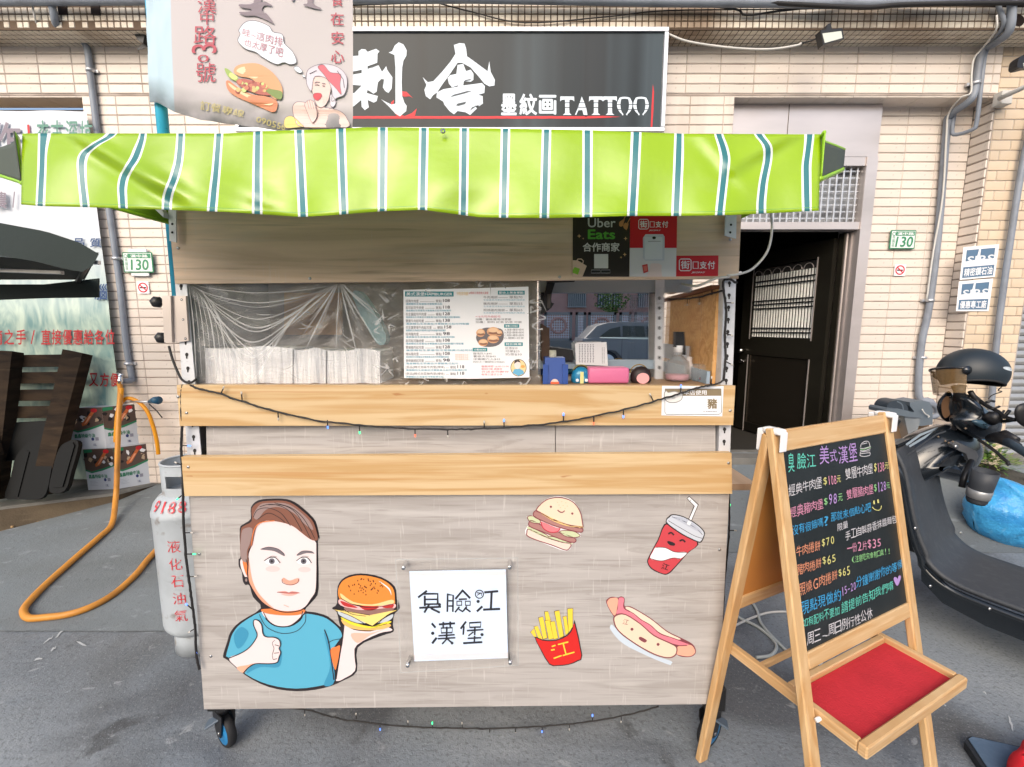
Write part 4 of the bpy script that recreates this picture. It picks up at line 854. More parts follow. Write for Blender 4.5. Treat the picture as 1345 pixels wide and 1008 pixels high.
c = awp(10, 0) ; c = onY(582, 173, 1.005)
b = B(); b.lathe([(.003, 0), (.0055, .001), (.0055, .003), (.003, .004)], Matrix.Translation(c) @ Matrix.Rotation(R(90), 4, 'X'), m_bolt, 14); b.build("eyelet", aw)
for pa_, pb_ in (((tl_.x + .06, 1.05, 1.87), (tr_.x - .02, 1.05, 1.87)),):
    b = B(); b.beam(pa_, pb_, .02, .02, m_galv); b.build("awning_frame_bar", FC)


# clear film across the serving window
def film_mat():
    m = bpy.data.materials.new("clear_film"); m.use_nodes = True; nt = m.node_tree; N = nt.nodes; L = nt.links; N.clear()
    out = N.new("ShaderNodeOutputMaterial"); tr = N.new("ShaderNodeBsdfTransparent"); tr.inputs[0].default_value = (.93, .93, .92, 1)
    gl = N.new("ShaderNodeBsdfPrincipled"); gl.inputs["Base Color"].default_value = (.8, .8, .8, 1); gl.inputs["Roughness"].default_value = .12; gl.inputs["Specular IOR Level"].default_value = 1
    tc = N.new("ShaderNodeTexCoord"); nz = N.new("ShaderNodeTexNoise"); mp = N.new("ShaderNodeMapping"); mp.inputs["Scale"].default_value = (7, 7, 22); L.new(tc.outputs["Object"], mp.inputs[0]); L.new(mp.outputs[0], nz.inputs[0]); nz.inputs["Scale"].default_value = 1; nz.inputs["Detail"].default_value = 5; nz.inputs["Distortion"].default_value = 2.2
    cr = N.new("ShaderNodeValToRGB"); e = cr.color_ramp.elements; e[0].position = .475; e[0].color = (0, 0, 0, 1); e[1].position = .525; e[1].color = (0, 0, 0, 1); k = cr.color_ramp.elements.new(.5); k.color = (1, 1, 1, 1); L.new(nz.outputs[0], cr.inputs[0])
    lw = N.new("ShaderNodeLayerWeight"); lw.inputs[0].default_value = .5
    ma = N.new("ShaderNodeMath"); ma.operation = 'MULTIPLY_ADD'; L.new(cr.outputs[0], ma.inputs[0]); ma.inputs[1].default_value = .10; ma.inputs[2].default_value = .10
    mb_ = N.new("ShaderNodeMath"); mb_.operation = 'MULTIPLY_ADD'; L.new(lw.outputs["Facing"], mb_.inputs[0]); mb_.inputs[1].default_value = .4; L.new(ma.outputs[0], mb_.inputs[2]); mb_.use_clamp = True
    bp = N.new("ShaderNodeBump"); bp.inputs["Strength"].default_value = .35; bp.inputs["Distance"].default_value = .02; L.new(nz.outputs[0], bp.inputs["Height"]); L.new(bp.outputs[0], gl.inputs["Normal"]); L.new(bp.outputs[0], lw.inputs["Normal"])
    mx = N.new("ShaderNodeMixShader"); L.new(mb_.outputs[0], mx.inputs[0]); L.new(tr.outputs[0], mx.inputs[1]); L.new(gl.outputs[0], mx.inputs[2]); L.new(mx.outputs[0], out.inputs[0]); return m
m_film = film_mat()
FP = PY(1.323)
def filmf(u, v):
    x = 247 + 463 * u; y = 369 + 137 * v
    # drape: swags hung between (250,372) and (450,372), fan from (447,372)
    a = 0
    if x < 450:
        w = (x - 250) / 200; sag = 4 * w * (1 - w)
        a += .008 * math.sin((v * 1.0 - sag * .42) * 26) * math.exp(-((v - sag * .35 - .05) / .4) ** 2)
    th = math.atan2(x - 447, (y - 362)); rr_ = math.hypot(x - 447, y - 362)
    a += .006 * math.sin(th * 17 + .6) * math.exp(-abs(th) * 1.1) * min(1, rr_ / 30)
    if x > 500: a += .004 * noise.noise(Vector((x * .12, y * .12, 2)))
    a += .003 * noise.noise(Vector((x * .05, y * .05, 5)))
    return FP(x, y, a)
b = B(); b.grid(filmf, 150, 60, m_film); solo(b, "plastic_film", "clear crinkled plastic film draped over the left part of the serving window", "plastic film")
m_glint = mat("fold_highlight", (.85, .85, .85), .15, alpha=.34, spec=1)  # see-through white for highlights painted along the film's creases
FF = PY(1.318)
def fold(pts, w, o=0): b.line(sm(pts, False, 6), w, FF, .008 + o, m_glint, taper=True)  # one thin white strip, a painted highlight on a crease
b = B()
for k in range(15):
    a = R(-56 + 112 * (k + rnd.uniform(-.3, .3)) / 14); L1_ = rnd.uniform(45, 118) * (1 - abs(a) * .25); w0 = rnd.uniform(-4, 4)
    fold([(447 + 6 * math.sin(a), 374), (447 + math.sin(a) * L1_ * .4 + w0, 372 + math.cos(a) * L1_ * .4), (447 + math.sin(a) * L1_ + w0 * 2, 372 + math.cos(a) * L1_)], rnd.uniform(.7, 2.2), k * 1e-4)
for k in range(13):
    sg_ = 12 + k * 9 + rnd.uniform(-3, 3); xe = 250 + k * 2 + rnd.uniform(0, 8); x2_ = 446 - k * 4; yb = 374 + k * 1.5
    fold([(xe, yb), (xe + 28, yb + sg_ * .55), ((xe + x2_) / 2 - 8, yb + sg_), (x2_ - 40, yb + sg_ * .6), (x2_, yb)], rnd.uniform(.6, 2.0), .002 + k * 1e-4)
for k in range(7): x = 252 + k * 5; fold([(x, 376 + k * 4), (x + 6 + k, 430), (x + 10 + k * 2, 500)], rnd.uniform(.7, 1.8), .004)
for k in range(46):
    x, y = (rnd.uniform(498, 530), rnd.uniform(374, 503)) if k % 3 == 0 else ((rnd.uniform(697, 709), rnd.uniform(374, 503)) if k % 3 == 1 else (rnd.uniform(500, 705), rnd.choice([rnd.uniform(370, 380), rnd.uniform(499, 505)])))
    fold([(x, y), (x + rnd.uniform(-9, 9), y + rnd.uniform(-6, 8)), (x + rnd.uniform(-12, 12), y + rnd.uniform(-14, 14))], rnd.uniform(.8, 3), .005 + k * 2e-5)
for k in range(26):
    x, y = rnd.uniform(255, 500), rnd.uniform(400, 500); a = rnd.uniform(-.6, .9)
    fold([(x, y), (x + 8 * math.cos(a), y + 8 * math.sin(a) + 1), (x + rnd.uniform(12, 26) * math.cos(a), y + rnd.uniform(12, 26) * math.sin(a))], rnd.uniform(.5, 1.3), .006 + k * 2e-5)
o = b.build("crease_highlight", kind="stuff"); o.parent = bpy.data.objects["plastic_film"]; o.location = -bpy.data.objects["plastic_film"].location
# things behind the film: bundles, items
m_foil = mat("silver_wrap", K(240, 240, 244, .95), .4, .0, layers=[(K(196, 200, 210), (60, 1, 3), .5, .65, .7, 3)], bump=((90, 1, 6), .8))
for (x0, x1, y0, lab) in ((270, 384, 457, "left bundle of silver wrapped paper bags behind the plastic film"), (386, 428, 459, "narrow middle bundle of silver wrapped paper bags behind the film"), (430, 499, 460, "right bundle of silver wrapped paper bags behind the film")):
    P = PY(1.35); b = B(); nn = int((x1 - x0) / 5)
    def bf(u, v, x0=x0, x1=x1, y0=y0): return P(x0 + (x1 - x0) * u, y0 + 2 * math.sin(u * 7) + (505 - y0) * v, .0012 * math.sin(u * nn * 3.1 + 2 * noise.noise(Vector((u * 9, 0, x0)))) + .004 * noise.noise(Vector((u * 8, v * 3, x0))) + .002 * noise.noise(Vector((u * 40, v * 2, x0))))
    b.grid(bf, nn * 6, 6, m_foil); q0, q1 = P(x0, y0), P(x1, y0); b.box(q0.x + .002, q1.x - .002, 1.362, 1.50, 1.306, q0.z - .003, m_foil); solo(b, "bag_bundle", lab, "packaging", "silver bundles of paper bags on the counter")
b = B(); P = PY(1.74); b.prism([(375, 385), (450, 385), (450, 440), (375, 440)], P, 0, .01, flat(206, 160, 110, .6)); solo(b, "tan_patch", "flat tan patch in front of the back board inside the cart", "paper")  # plain tan rectangle standing before the back board
b = B(); P = PY(1.6); b.prism(sm([(470, 392), (482, 388), (512, 440), (500, 450)]), P, 0, .05, flat(150, 196, 206, .5)); solo(b, "bread_bag", "pale blue plastic pouch hanging inside the cart", "bag")
# ------------------------------------------------------------ menu sheet and posters
PK = flat(120, 116, 120); TL = flat(40, 142, 150); SB = flat(140, 190, 208); RD = flat(222, 90, 110)
mn = thing("menu_sheet", onY(614, 500, 1.30), "white printed menu sheet with teal headings taped over the plastic film", "menu")
MP = PY(1.305, 520, 370, 7.079)
b = B(); b.prism([(70, 78), (640, 66), (1232, 48), (1242, 892), (700, 905), (76, 898)], MP, -.001, 0, WHT); b.build("sheet", mn)
b = B()
def band(x0, y0, x1, y1, s, f=None):
    b = B(); b.rect(x0, y0, x1, y1, MP, .0005, TL); text(b, s, (x0 + 12, y0 + 7, x1 - 12, y1 - 7), MP, .001, WHT, .015); b.build('heading', mn)
band(85, 93, 537, 140, "美式漢堡HAMBURGER"); band(948, 86, 1198, 122, "配合上美食單點"); band(1006, 397, 1146, 430, "套餐COMBO"); band(1010, 566, 1180, 600, "特別推薦"); band(714, 617, 850, 650, "小點SIDES")
b = B(); txt1 = ["經典牛肉堡", "起司起司牛肉堡", "花生醬起司牛肉堡", "雙層牛肉起司堡", "花生醬雙層牛肉起司堡", "經典豬肉堡", "起司起司豬肉堡", "雙層豬肉起司堡", "辣味雞肉堡", "香煎雞腿起司堡", "[新品]韓式泡菜牛肉堡(辣味)", "[新品]韓式泡菜豬肉堡(辣味)"]
pr_ = [108, 118, 128, 138, 158, 98, 108, 128, 108, 98, 118, 118]
for i, (s_, p_) in enumerate(zip(txt1, pr_)):
    y = 168 + i * 61.5; w = len(s_) * 24 if i < 10 else 360
    text(b, s_, (92, y, 92 + w, y + 28), MP, .0006, PK, .01); x = 92 + w + 12; xe = max(x + 30, 360)
    b.line([(x, y + 20), (xe, y + 20)], 2.5, MP, .0006, PK); text(b, "單點", (xe + 10, y + 1, xe + 66, y + 27), MP, .0006, PK, .01); text(b, str(p_), (xe + 78, y - 5, xe + 142, y + 23), MP, .0006, flat(70, 68, 76), .02)
    if i < 10 or True: text(b, "漢堡麵包生菜番茄洋蔥酸黃瓜起司特製醬料搭配薯條飲料"[: 14 + (i * 5) % 11], (92, y + 32, 92 + 340 + (i * 83) % 300, y + 50), MP, .0006, SB, .02)
for i, (s_, p_) in enumerate((("牛肉捲餅", "單點70"), ("豬肉捲餅", "單點55"), ("照燒雞肉捲餅", "單點65"))):
    y = 134 + i * 60; text(b, s_, (814, y, 814 + 33 * len(s_), y + 25), MP, .0006, PK, .01); b.line([(820 + 33 * len(s_), y + 16), (1040, y + 16)], 2.5, MP, .0006, PK); text(b, p_, (1055, y - 2, 1176, y + 25), MP, .0006, PK, .01)
    text(b, "生菜番茄洋蔥起司特製醬料捲餅皮", (814, y + 30, 1200, y + 46), MP, .0006, SB, .01)
for i, s_ in enumerate(("+15元可升級起司", "加購：薯條/雞塊/洋蔥圈", "加購：飲料 紅茶 奶茶 可樂")):
    text(b, s_, (740, 316 + i * 26, 970 + i * 100, 336 + i * 26), MP, .0006, RD if i < 1 else PK, .01)
for i, s_ in enumerate(("A.漢堡+薯條+飲料", "B.漢堡+雞塊+飲料", "C.捲餅+薯條+飲料", "D.捲餅+紅茶")): text(b, s_, (1010, 438 + i * 26, 1190, 458 + i * 26), MP, .0006, PK, .01)
for i, s_ in enumerate(("雞塊四入$45", "薯條大份$45", "洋蔥圈六入$45", "四分之一雞腿佐沙拉$55")): text(b, s_, (718, 660 + i * 26, 890 + i * 40, 680 + i * 26), MP, .0006, PK, .01)
for i, s_ in enumerate(("紅茶$20", "可樂$25", "奶茶$30")): text(b, s_, (1018, 608 + i * 29, 1130 + i * 20, 632 + i * 29), MP, .0006, PK, .01)
for i, s_ in enumerate(("營業時間 16:00-21:00", "電話訂餐 請提早", "外送合作夥伴", "每週三週日公休")): text(b, s_, (795, 780 + i * 25, 1050 - (i % 2) * 60, 798 + i * 25), MP, .0006, RD, .005)
for i in range(3): text(b, "限定優惠買五送一", (552, 675 + i * 20, 688, 690 + i * 20), MP, .0006, flat(240, 190, 160), .0)
text(b, "外帶自取享優惠", (565, 96, 675, 130), MP, .0006, flat(240, 200, 130), .01); text(b, "#臭臉江漢堡美式漢堡", (680, 95, 860, 118), MP, .0006, flat(216, 90, 90), .01)
b.build("lettering", mn)
b = B(); bun = flat(226, 170, 126); br = flat(150, 104, 84)
b.fill(sm([(745, 520), (800, 440), (900, 430), (990, 450), (998, 540), (930, 600), (800, 600)]), MP, .0006, flat(110, 104, 108))
for (x, y, rx, ry) in ((788, 478, 42, 38), (905, 465, 60, 42), (905, 535, 55, 40), (812, 568, 46, 34), (960, 480, 30, 30)):
    b.dot(x, y, rx, MP, .0009, bun, ry); b.dot(x + 4, y + ry * .35, rx * .9, MP, .0011, br, ry * .3); b.dot(x, y - ry * .3, rx * .75, MP, .0013, flat(240, 200, 160), ry * .5)
b.build("food_picture", mn)
b = B(); b.dot(1140, 802, 74, MP, .0006, BLK, 80, 28); b.dot(1140, 802, 69, MP, .0008, flat(244, 214, 160), 75, 28); b.fill([(1085, 850), (1100, 815), (1150, 810), (1185, 830), (1190, 855), (1140, 878)], MP, .001, flat(110, 180, 214)); b.dot(1130, 776, 30, MP, .0012, flat(246, 226, 220), 38); b.fill([(1098, 765), (1105, 732), (1145, 728), (1162, 755), (1130, 745), (1108, 760)], MP, .0014, flat(70, 60, 60)); b.dot(1180, 790, 20, MP, .0012, flat(232, 170, 90), 14); b.build("round_emblem", mn)

# posters on the header
UP = PY(1.299, 740, 280, 6.405)
dp = thing("delivery_poster", onY(788, 364, 1.3), "black square delivery partner poster with white and green lettering on the header board", "poster")
b = B(); b.prism([(80, -20), (562, -20), (552, 536), (78, 536)], UP, 0, .001, mat("poster_black", K(46, 38, 32), .45)); b.build("poster_sheet", dp)
b = B(); text(b, "Uber", (205, 45, 438, 122), UP, .0015, flat(206, 206, 204), .012); text(b, "Eats", (205, 140, 435, 222), UP, .0015, flat(92, 176, 60), .03); text(b, "合作商家", (162, 250, 472, 326), UP, .0015, flat(224, 222, 218), .025); b.build("lettering", dp)
b = B(); tan = flat(196, 134, 84)
b.fill(sm([(468, 105), (470, 78), (495, 60), (508, 50), (516, 56), (508, 78), (500, 108), (480, 116)]), UP, .0015, tan); b.line([(505, 60), (525, 20)], 8, UP, .0015, tan)
b.fill([(500, 110), (518, 82), (548, 90), (540, 128), (530, 146), (522, 140), (518, 138), (508, 130)], UP, .0015, tan); b.line([(536, 90), (560, 45)], 8, UP, .0015, tan)
for x, y, r_ in ((132, 195, 18), (166, 216, 9), (522, 216, 17), (515, 350, 17), (484, 374, 10)):
    b.fill([(x, y - r_), (x + r_ * .25, y - r_ * .25), (x + r_, y), (x + r_ * .25, y + r_ * .25), (x, y + r_), (x - r_ * .25, y + r_ * .25), (x - r_, y), (x - r_ * .25, y - r_ * .25)], UP, .0015, flat(226, 180, 130))
b.fill([(78, 398), (120, 400), (196, 446), (160, 536), (78, 536)], UP, .0015, flat(230, 200, 176)); b.fill([(95, 455), (138, 470), (122, 520), (78, 505), (78, 480)], UP, .002, flat(140, 196, 60)); b.line([(112, 402), (122, 388), (150, 388), (168, 405), (160, 430)], 8, UP, .0018, flat(230, 200, 176))
b.build("printed_picture", dp)
b = B(); b.rect(258, 346, 376, 466, UP, .0012, flat(226, 226, 224)); b.build("blank_panel", dp)
b = B(); b.rect(234, 480, 310, 506, UP, .0012, BLK); b.rect(318, 480, 392, 506, UP, .0012, BLK); b.line([(234, 480), (310, 480), (310, 506), (234, 506)], 2, UP, .0016, WHT, True); b.line([(318, 480), (392, 480), (392, 506), (318, 506)], 2, UP, .0016, WHT, True); b.build("badge", dp)
pr = flat(206, 20, 34)
def paylogo(b, x, y, s, off):
    T = lambda u, v: (x + u * s, y + v * s)
    b.line([T(5, 0), T(36, 0), T(41, 5), T(41, 36), T(36, 41), T(5, 41), T(0, 36), T(0, 5)], 3 * s, UP, off, WHT, True)
    text(b, "街", [T(5, 6), T(36, 6), T(36, 35), T(5, 35)], UP, off, WHT, .02); b.line([T(48, 10), T(66, 10), T(66, 33), T(48, 33)], 3 * s, UP, off, WHT, True)
    text(b, "支", [T(71, 8), T(96, 8), T(96, 35), T(71, 35)], UP, off, WHT, .02); text(b, "付", [T(99, 7), T(125, 7), T(125, 35), T(99, 35)], UP, off, WHT, .02)
pp = thing("payment_poster", onY(862, 364, 1.3), "red and white mobile payment poster beside the black delivery poster", "poster")
b = B(); b.prism([(562, -20), (956, -20), (946, 536), (556, 536)], UP, 0, .001, flat(226, 224, 226)); b.build("poster_sheet", pp)
b = B(); b.fill([(561, -20), (956, -20), (952, 295), (558, 295)], UP, .0014, pr); b.build("red_panel", pp)
b = B(); paylogo(b, 632, 55, 1.98, .002); text(b, "JKOPAY", [(722, 142), (818, 142), (812, 157), (716, 157)], UP, .002, WHT, .02); b.build("lettering", pp)
b = B(); b.fill([(690, 180), (835, 180), (850, 200), (848, 400), (690, 404), (668, 380), (668, 210)], UP, .0018, flat(206, 210, 220)); b.fill([(680, 205), (832, 205), (830, 390), (682, 392)], UP, .0024, flat(226, 228, 234)); b.dot(760, 211, 16, UP, .003, BLK, 12); b.rect(710, 238, 815, 242, UP, .003, PK); b.build("printed_picture", pp)
b = B(); b.fill([(700, 536), (712, 500), (728, 470), (726, 440), (740, 425), (800, 425), (826, 440), (822, 480), (830, 536)], UP, .0018, flat(238, 216, 212)); b.fill([(660, 440), (705, 430), (712, 495), (672, 508)], UP, .0026, flat(206, 60, 60)); b.fill([(668, 450), (698, 443), (703, 486), (676, 495)], UP, .003, flat(232, 120, 110)); b.build("hand_picture", pp)
ps = thing("payment_sticker", onY(916, 364, 1.3), "small red mobile payment sticker at the lower right of the header board", "sticker")
b = B(); b.prism([(950, 360), (1304, 358), (1300, 530), (946, 534)], UP, 0, .0008, pr); b.build("sticker_sheet", ps)
b = B(); paylogo(b, 974, 388, 2.4, .0014); text(b, "JKOPAY", [(1082, 494), (1192, 494), (1186, 511), (1074, 511)], UP, .0014, WHT, .02); b.build("lettering", ps)
# pork origin card
XP = PY(1.281, 860, 360, 5.036)
pk = thing("origin_card", onY(910, 546, 1.28), "white origin card with a brown heading and pig drawing on the upper pine rail", "sign")
b = B(); b.prism([(48, 740), (455, 742), (446, 942), (44, 936)], XP, 0, .0008, WHT); b.build("card", pk)
ob = flat(140, 124, 96)
b = B(); b.fill([(66, 760), (438, 760), (440, 806), (66, 806)], XP, .0012, ob); b.line([(66, 760), (438, 760), (440, 915), (425, 928), (75, 928), (66, 915)], 4, XP, .0014, flat(110, 112, 116), True); b.build("card_border", pk)
b = B(); text(b, "本店使用", (190, 768, 342, 800), XP, .0016, WHT, .02); text(b, "豬", (346, 824, 412, 892), XP, .0016, ob, .04); text(b, "台灣豬肉標章", (318, 906, 412, 914), XP, .0016, PK, .01); b.build("lettering", pk)
b = B(); b.fill(sm([(60, 785), (75, 770), (85, 782), (130, 775), (160, 782), (175, 770), (185, 790), (178, 830), (140, 852), (90, 850), (62, 825)]), XP, .0018, flat(150, 150, 146)); b.fill(sm([(65, 788), (77, 776), (87, 786), (130, 780), (158, 787), (173, 776), (180, 792), (173, 828), (138, 846), (92, 845), (67, 823)]), XP, .0022, flat(236, 234, 230)); b.dot(122, 818, 14, XP, .0026, flat(206, 204, 200), 9); b.build("pig_drawing", pk)

# ------------------------------------------------------------ counter things
cz = 1.306
def ctop(px, py, Y): return onY(px, py, Y)
P = PY(1.34)
t = thing("blue_holder", Vector((onY(728, 500, 1.36).x, 1.37, cz)), "blue faceted plastic tape holder at the left end of the row of counter things", "holder")
x0, x1 = P(714, 500).x, P(744, 500).x; zt_ = P(728, 470).z
b = B(); m_bl = mat("blue_box", K(52, 84, 158), .45)
b.add([(x0, 1.33, cz), (x1, 1.33, cz), (x1, 1.41, cz), (x0, 1.41, cz), (x0 + .004, 1.338, zt_), (x1 - .006, 1.338, zt_), (x1 - .006, 1.40, zt_), (x0 + .004, 1.40, zt_)], [(0, 1, 5, 4), (1, 2, 6, 5), (2, 3, 7, 6), (3, 0, 4, 7), (4, 5, 6, 7)], m_bl); b.box(x0 - .003, x0 + .012, 1.326, 1.335, cz, zt_ - .02, m_bl); b.box(x1 - .014, x1 + .003, 1.326, 1.335, cz, zt_ - .02, m_bl); b.build("holder_body", t)
b = B(); b.cyl((x0 + .02, 1.37, zt_ + .006), (x0 + .04, 1.37, zt_ + .006), .016, flat(186, 184, 170), 16); b.build("roll", t)
b = B(); F = frame(((x0 + x1) / 2 - .002, 1.3315, cz), (1, 0, 0), (0, 0, 1)); b.fill([(.013 * math.cos(math.pi * k / 10), .016 * math.sin(math.pi * k / 10) + .0) for k in range(11)], F, .004, flat(240, 210, 200)); b.rect(-.013, .0, .013, .007, F, .005, flat(232, 110, 70)); b.build("sticker", t)
def dome(px, w, h, m1, name, label, face=None):
    c = Vector((onY(px, 500, 1.36).x, 1.365, cz)); t = thing(name, c, label, "pouch"); b = B()
    prof = [(w * .42, 0), (w * .5, h * .12), (w * .5, h * .45), (w * .42, h * .75), (w * .22, h * .95), (0, h)]
    b.lathe([(r_ * 1, z) for r_, z in prof], Matrix.Translation(c) @ Matrix.Diagonal((1, .7, 1, 1)), m1, 28); b.build("pouch_body", t); return t, c
t, c = dome(763, .062, .05, mat("teal_print", K(34, 130, 176), .4, layers=[(K(120, 196, 220), 60, .58, .62, .8)]), "round_pouch", "small rounded teal pouch with a pale stripe between blue holder and pink box")
b = B(); F = frame((c.x, 1.343, cz), (1, 0, 0), (0, 0, 1)); b.fill([(-.006, 0), (.006, 0), (.005, .036), (-.005, .036)], F, .002, flat(226, 220, 150)); b.dot(-.014, .01, .005, F, .0015, WHT); b.dot(.014, .01, .005, F, .0015, WHT); b.build("pale_stripe", t)
b = B(); b.tube([(c.x + .026 * math.cos(a), 1.365, cz + .03 + .026 * math.sin(a)) for a in [math.pi * k / 12 for k in range(13)]], .0016, flat(150, 140, 60), 6); b.tube([(c.x + .024 * math.cos(a), 1.36, cz + .028 + .025 * math.sin(a)) for a in [math.pi * k / 12 for k in range(13)]], .0016, BLK, 6); b.build("zip", t)
x0, x1 = onY(773, 480, 1.34).x, onY(827, 480, 1.34).x; zt_ = onY(800, 483, 1.34).z
b = B(); b.bbox(x0, x1, 1.335, 1.40, cz, zt_, mat("pink_vinyl", K(222, 118, 160), .45, bump=(60, .1)), .008, seg=3); solo(b, "pencil_case", "pink rectangular case lying on the counter between two rounded pouches", "case")
t, c = dome(842, .066, .052, mat("dark_pouch", K(44, 32, 34), .5), "round_pouch", "small rounded black pouch with a pink front at the right end of the row")
b = B(); F = frame((c.x, 1.343, cz), (1, 0, 0), (0, 0, 1)); b.fill([(.02 * math.cos(2 * math.pi * k / 16), .016 + .017 * math.sin(2 * math.pi * k / 16)) for k in range(16)], F, .002, flat(244, 176, 176)); b.build("pink_front", t)
b = B(); b.tube([(c.x - .006 + .028 * math.cos(a), 1.365, cz + .03 + .027 * math.sin(a)) for a in [math.pi * k / 12 for k in range(13)]], .0018, flat(150, 120, 50), 6); b.build("zip", t)
# order sheet
t = thing("order_sheet", onY(778, 481, 1.455), "white handwritten order sheet standing behind the pink case in the cart window", "paper")
Z8 = PY(1.455, 700, 360, 6.72)
b = B(); b.prism([(372, 616), (396, 605), (650, 603), (662, 812), (380, 800)], Z8, -.001, 0, WHT); b.build("paper", t)
b = B()
for i in range(6):
    for j in range(11): b.line([(412 + i * 24 + rnd.uniform(-2, 2), 622 + j * 15), (412 + i * 24 + rnd.uniform(-3, 3), 630 + j * 15)], 10, Z8, .0005, flat(140, 136, 150))
for j in range(12): b.line([(612, 650 + j * 12), (612, 657 + j * 12)], 4, Z8, .0005, BLK); b.line([(628, 650 + j * 12), (628, 657 + j * 12)], 4, Z8, .0005, BLK)
b.build("handwriting", t)
# phone arm
t = thing("clamp_arm", onY(720, 420, 1.45), "black jointed clamp arm hanging under the header beside the menu sheet", "bracket")
Z8b = PY(1.45, 700, 360, 6.72)
b = B(); b.prism([(115, 45), (368, 50), (360, 74), (190, 78), (118, 74)], Z8b, 0, .02, m_black); b.build("clamp", t)
b = B(); b.prism([(130, 70), (195, 80), (160, 190), (165, 300), (115, 320), (95, 200)], Z8b, -.02, 0, m_black); b.prism([(128, 180), (165, 175), (150, 310), (125, 300)], Z8b, .002, .006, flat(90, 84, 80)); b.build("arm", t)
b = B(); b.prism([(70, 165), (100, 160), (110, 230), (190, 260), (165, 300), (110, 340), (70, 370)], Z8b, -.03, -.01, m_black); b.build("clamp_jaw", t)
b = B(); P = PY(1.46); b.prism([(711, 425), (722, 432), (722, 474), (711, 474)], P, -.02, 0, flat(92, 70, 56, .7)); b.prism([(722, 456), (752, 460), (754, 474), (722, 474)], P, -.02, .0, BLK); solo(b, "equipment_box", "dark equipment box standing at the left of the rear window pane", "box")
# spray bottle, clear cup
c = Vector((onY(889, 500, 1.42).x, 1.42, cz)); t = thing("spray_bottle", c, "clear spray bottle with black trigger on the counter beside the right post", "bottle")
m_cb2 = mat("clear_plastic", (.92, .94, .96), .08, trans=.85, ior=1.2, alpha=.6)
hb = onY(889, 466, 1.42).z - cz
b = B(); b.lathe([(0, .001), (.036, .001), (.038, .008), (.038, hb * .55), (.034, hb * .75), (.016, hb * .95), (.012, hb), (.012, hb + .012)], Matrix.Translation(c), m_cb2, 28); b.build("bottle", t)
b = B(); b.cyl(c + Vector((0, 0, .004)), c + Vector((0, 0, .02)), .0355, flat(206, 150, 160), 24); b.build("liquid", t)
b = B(); b.cyl(c + Vector((0, 0, hb + .008)), c + Vector((0, 0, hb + .03)), .014, WHT, 16); b.build("collar", t)
b = B(); ht = onY(889, 436, 1.42).z; b.prism([(884, 436), (896, 436), (897, 450), (898, 466), (894, 466), (892, 456), (884, 456)], PY(1.43), 0, .02, m_black); b.build("trigger_head", t)
c = Vector((onY(918, 500, 1.40).x, 1.40, cz)); t = thing("clear_cup", c, "small clear lidded plastic cup beside the spray bottle", "cup")
b = B(); b.lathe([(0, .001), (.02, .001), (.026, .03), (.027, .045), (.02, .055), (0, .056)], Matrix.Translation(c), m_cb2, 24); b.build("cup_body", t)
b = B(); b.dot(0, 0, .008, frame((c.x - .004, 1.372, cz + .012), (1, 0, 0), (0, 0, 1)), 0, flat(110, 40, 36), .005); b.build("sticker", t)
c = Vector((onY(904, 500, 1.46).x, 1.46, cz)); b = B(); b.lathe([(0, .001), (.014, .001), (.015, .04), (.008, .06), (.008, .075), (0, .076)], Matrix.Translation(c), flat(236, 230, 232), 18); solo(b, "small_bottle", "small white bottle half hidden behind the spray bottle", "bottle")
# socket at the back
b = B(); p = onY(881, 380, 1.6); b.lathe([(0, -.02), (.02, -.015), (.028, 0), (.02, .015), (0, .02)], Matrix.Translation(p), flat(206, 186, 168), 16); solo(b, "lamp_socket", "round beige lamp socket in the upper right corner inside the cart", "socket")

# ------------------------------------------------------------ drawn stickers on the front panel
OFF = .0006
class Art:
    def __init__(s, t, pl, T=None): s.t = t; s.pl = pl
    def part(s, name): s.b = B(); s.n = name; return s
    def f(s, pts, m_, ly=1, smooth=True, n=4): s.b.fill(sm(pts, True, n) if smooth else pts, s.pl, OFF + ly * .00035, m_); return s
    def l(s, pts, w, m_, ly=3, smooth=True, closed=False): s.b.line(sm(pts, closed, 5) if smooth else pts, w, s.pl, OFF + ly * .00035, m_, closed); return s
    def d(s, x, y, r, m_, ly=3, ry=None): s.b.dot(x, y, r, s.pl, OFF + ly * .00035, m_, ry, 14); return s
    def end(s): s.b.build(s.n, s.t); return s
LN = flat(44, 38, 42); SK = flat(240, 222, 222); TE = flat(92, 178, 208); TE2 = flat(64, 150, 186); HB = flat(134, 88, 72); HG = flat(156, 134, 130); OR = flat(232, 130, 70)
man = thing("portrait_sticker", onY(365, 905, 1.3), "large cartoon sticker of a man in a teal shirt, thumb up, holding a burger", "sticker")
A = Art(man, PY(1.30, 270, 640, 3.6))
A.part("black_outline").f([(83,800),(100,740),(120,682),(165,635),(262,572),(225,520),(208,465),(188,462),(176,440),(172,400),(158,375),(157,340),(166,325),(162,200),(180,175),(214,150),(215,95),(250,62),(310,55),(385,57),(440,82),(510,145),(530,190),(540,245),(531,255),(535,480),(510,535),(470,582),(520,592),(580,612),(636,660),(632,640),(620,590),(598,572),(622,550),(625,470),(660,425),(735,408),(830,425),(895,470),(905,530),(918,575),(893,600),(886,650),(888,684),(830,704),(720,758),(716,870),(650,915),(560,950),(430,965),(300,945),(190,890),(105,818)], LN, 0, n=3).end()
A.part("shirt").f([(98,798),(112,745),(130,690),(172,642),(268,588),(285,625),(330,658),(400,660),(450,630),(470,600),(520,604),(575,622),(630,668),(646,700),(640,712),(600,770),(596,800),(610,912),(560,935),(430,952),(300,933),(192,884),(110,806)], TE, 1, n=3)
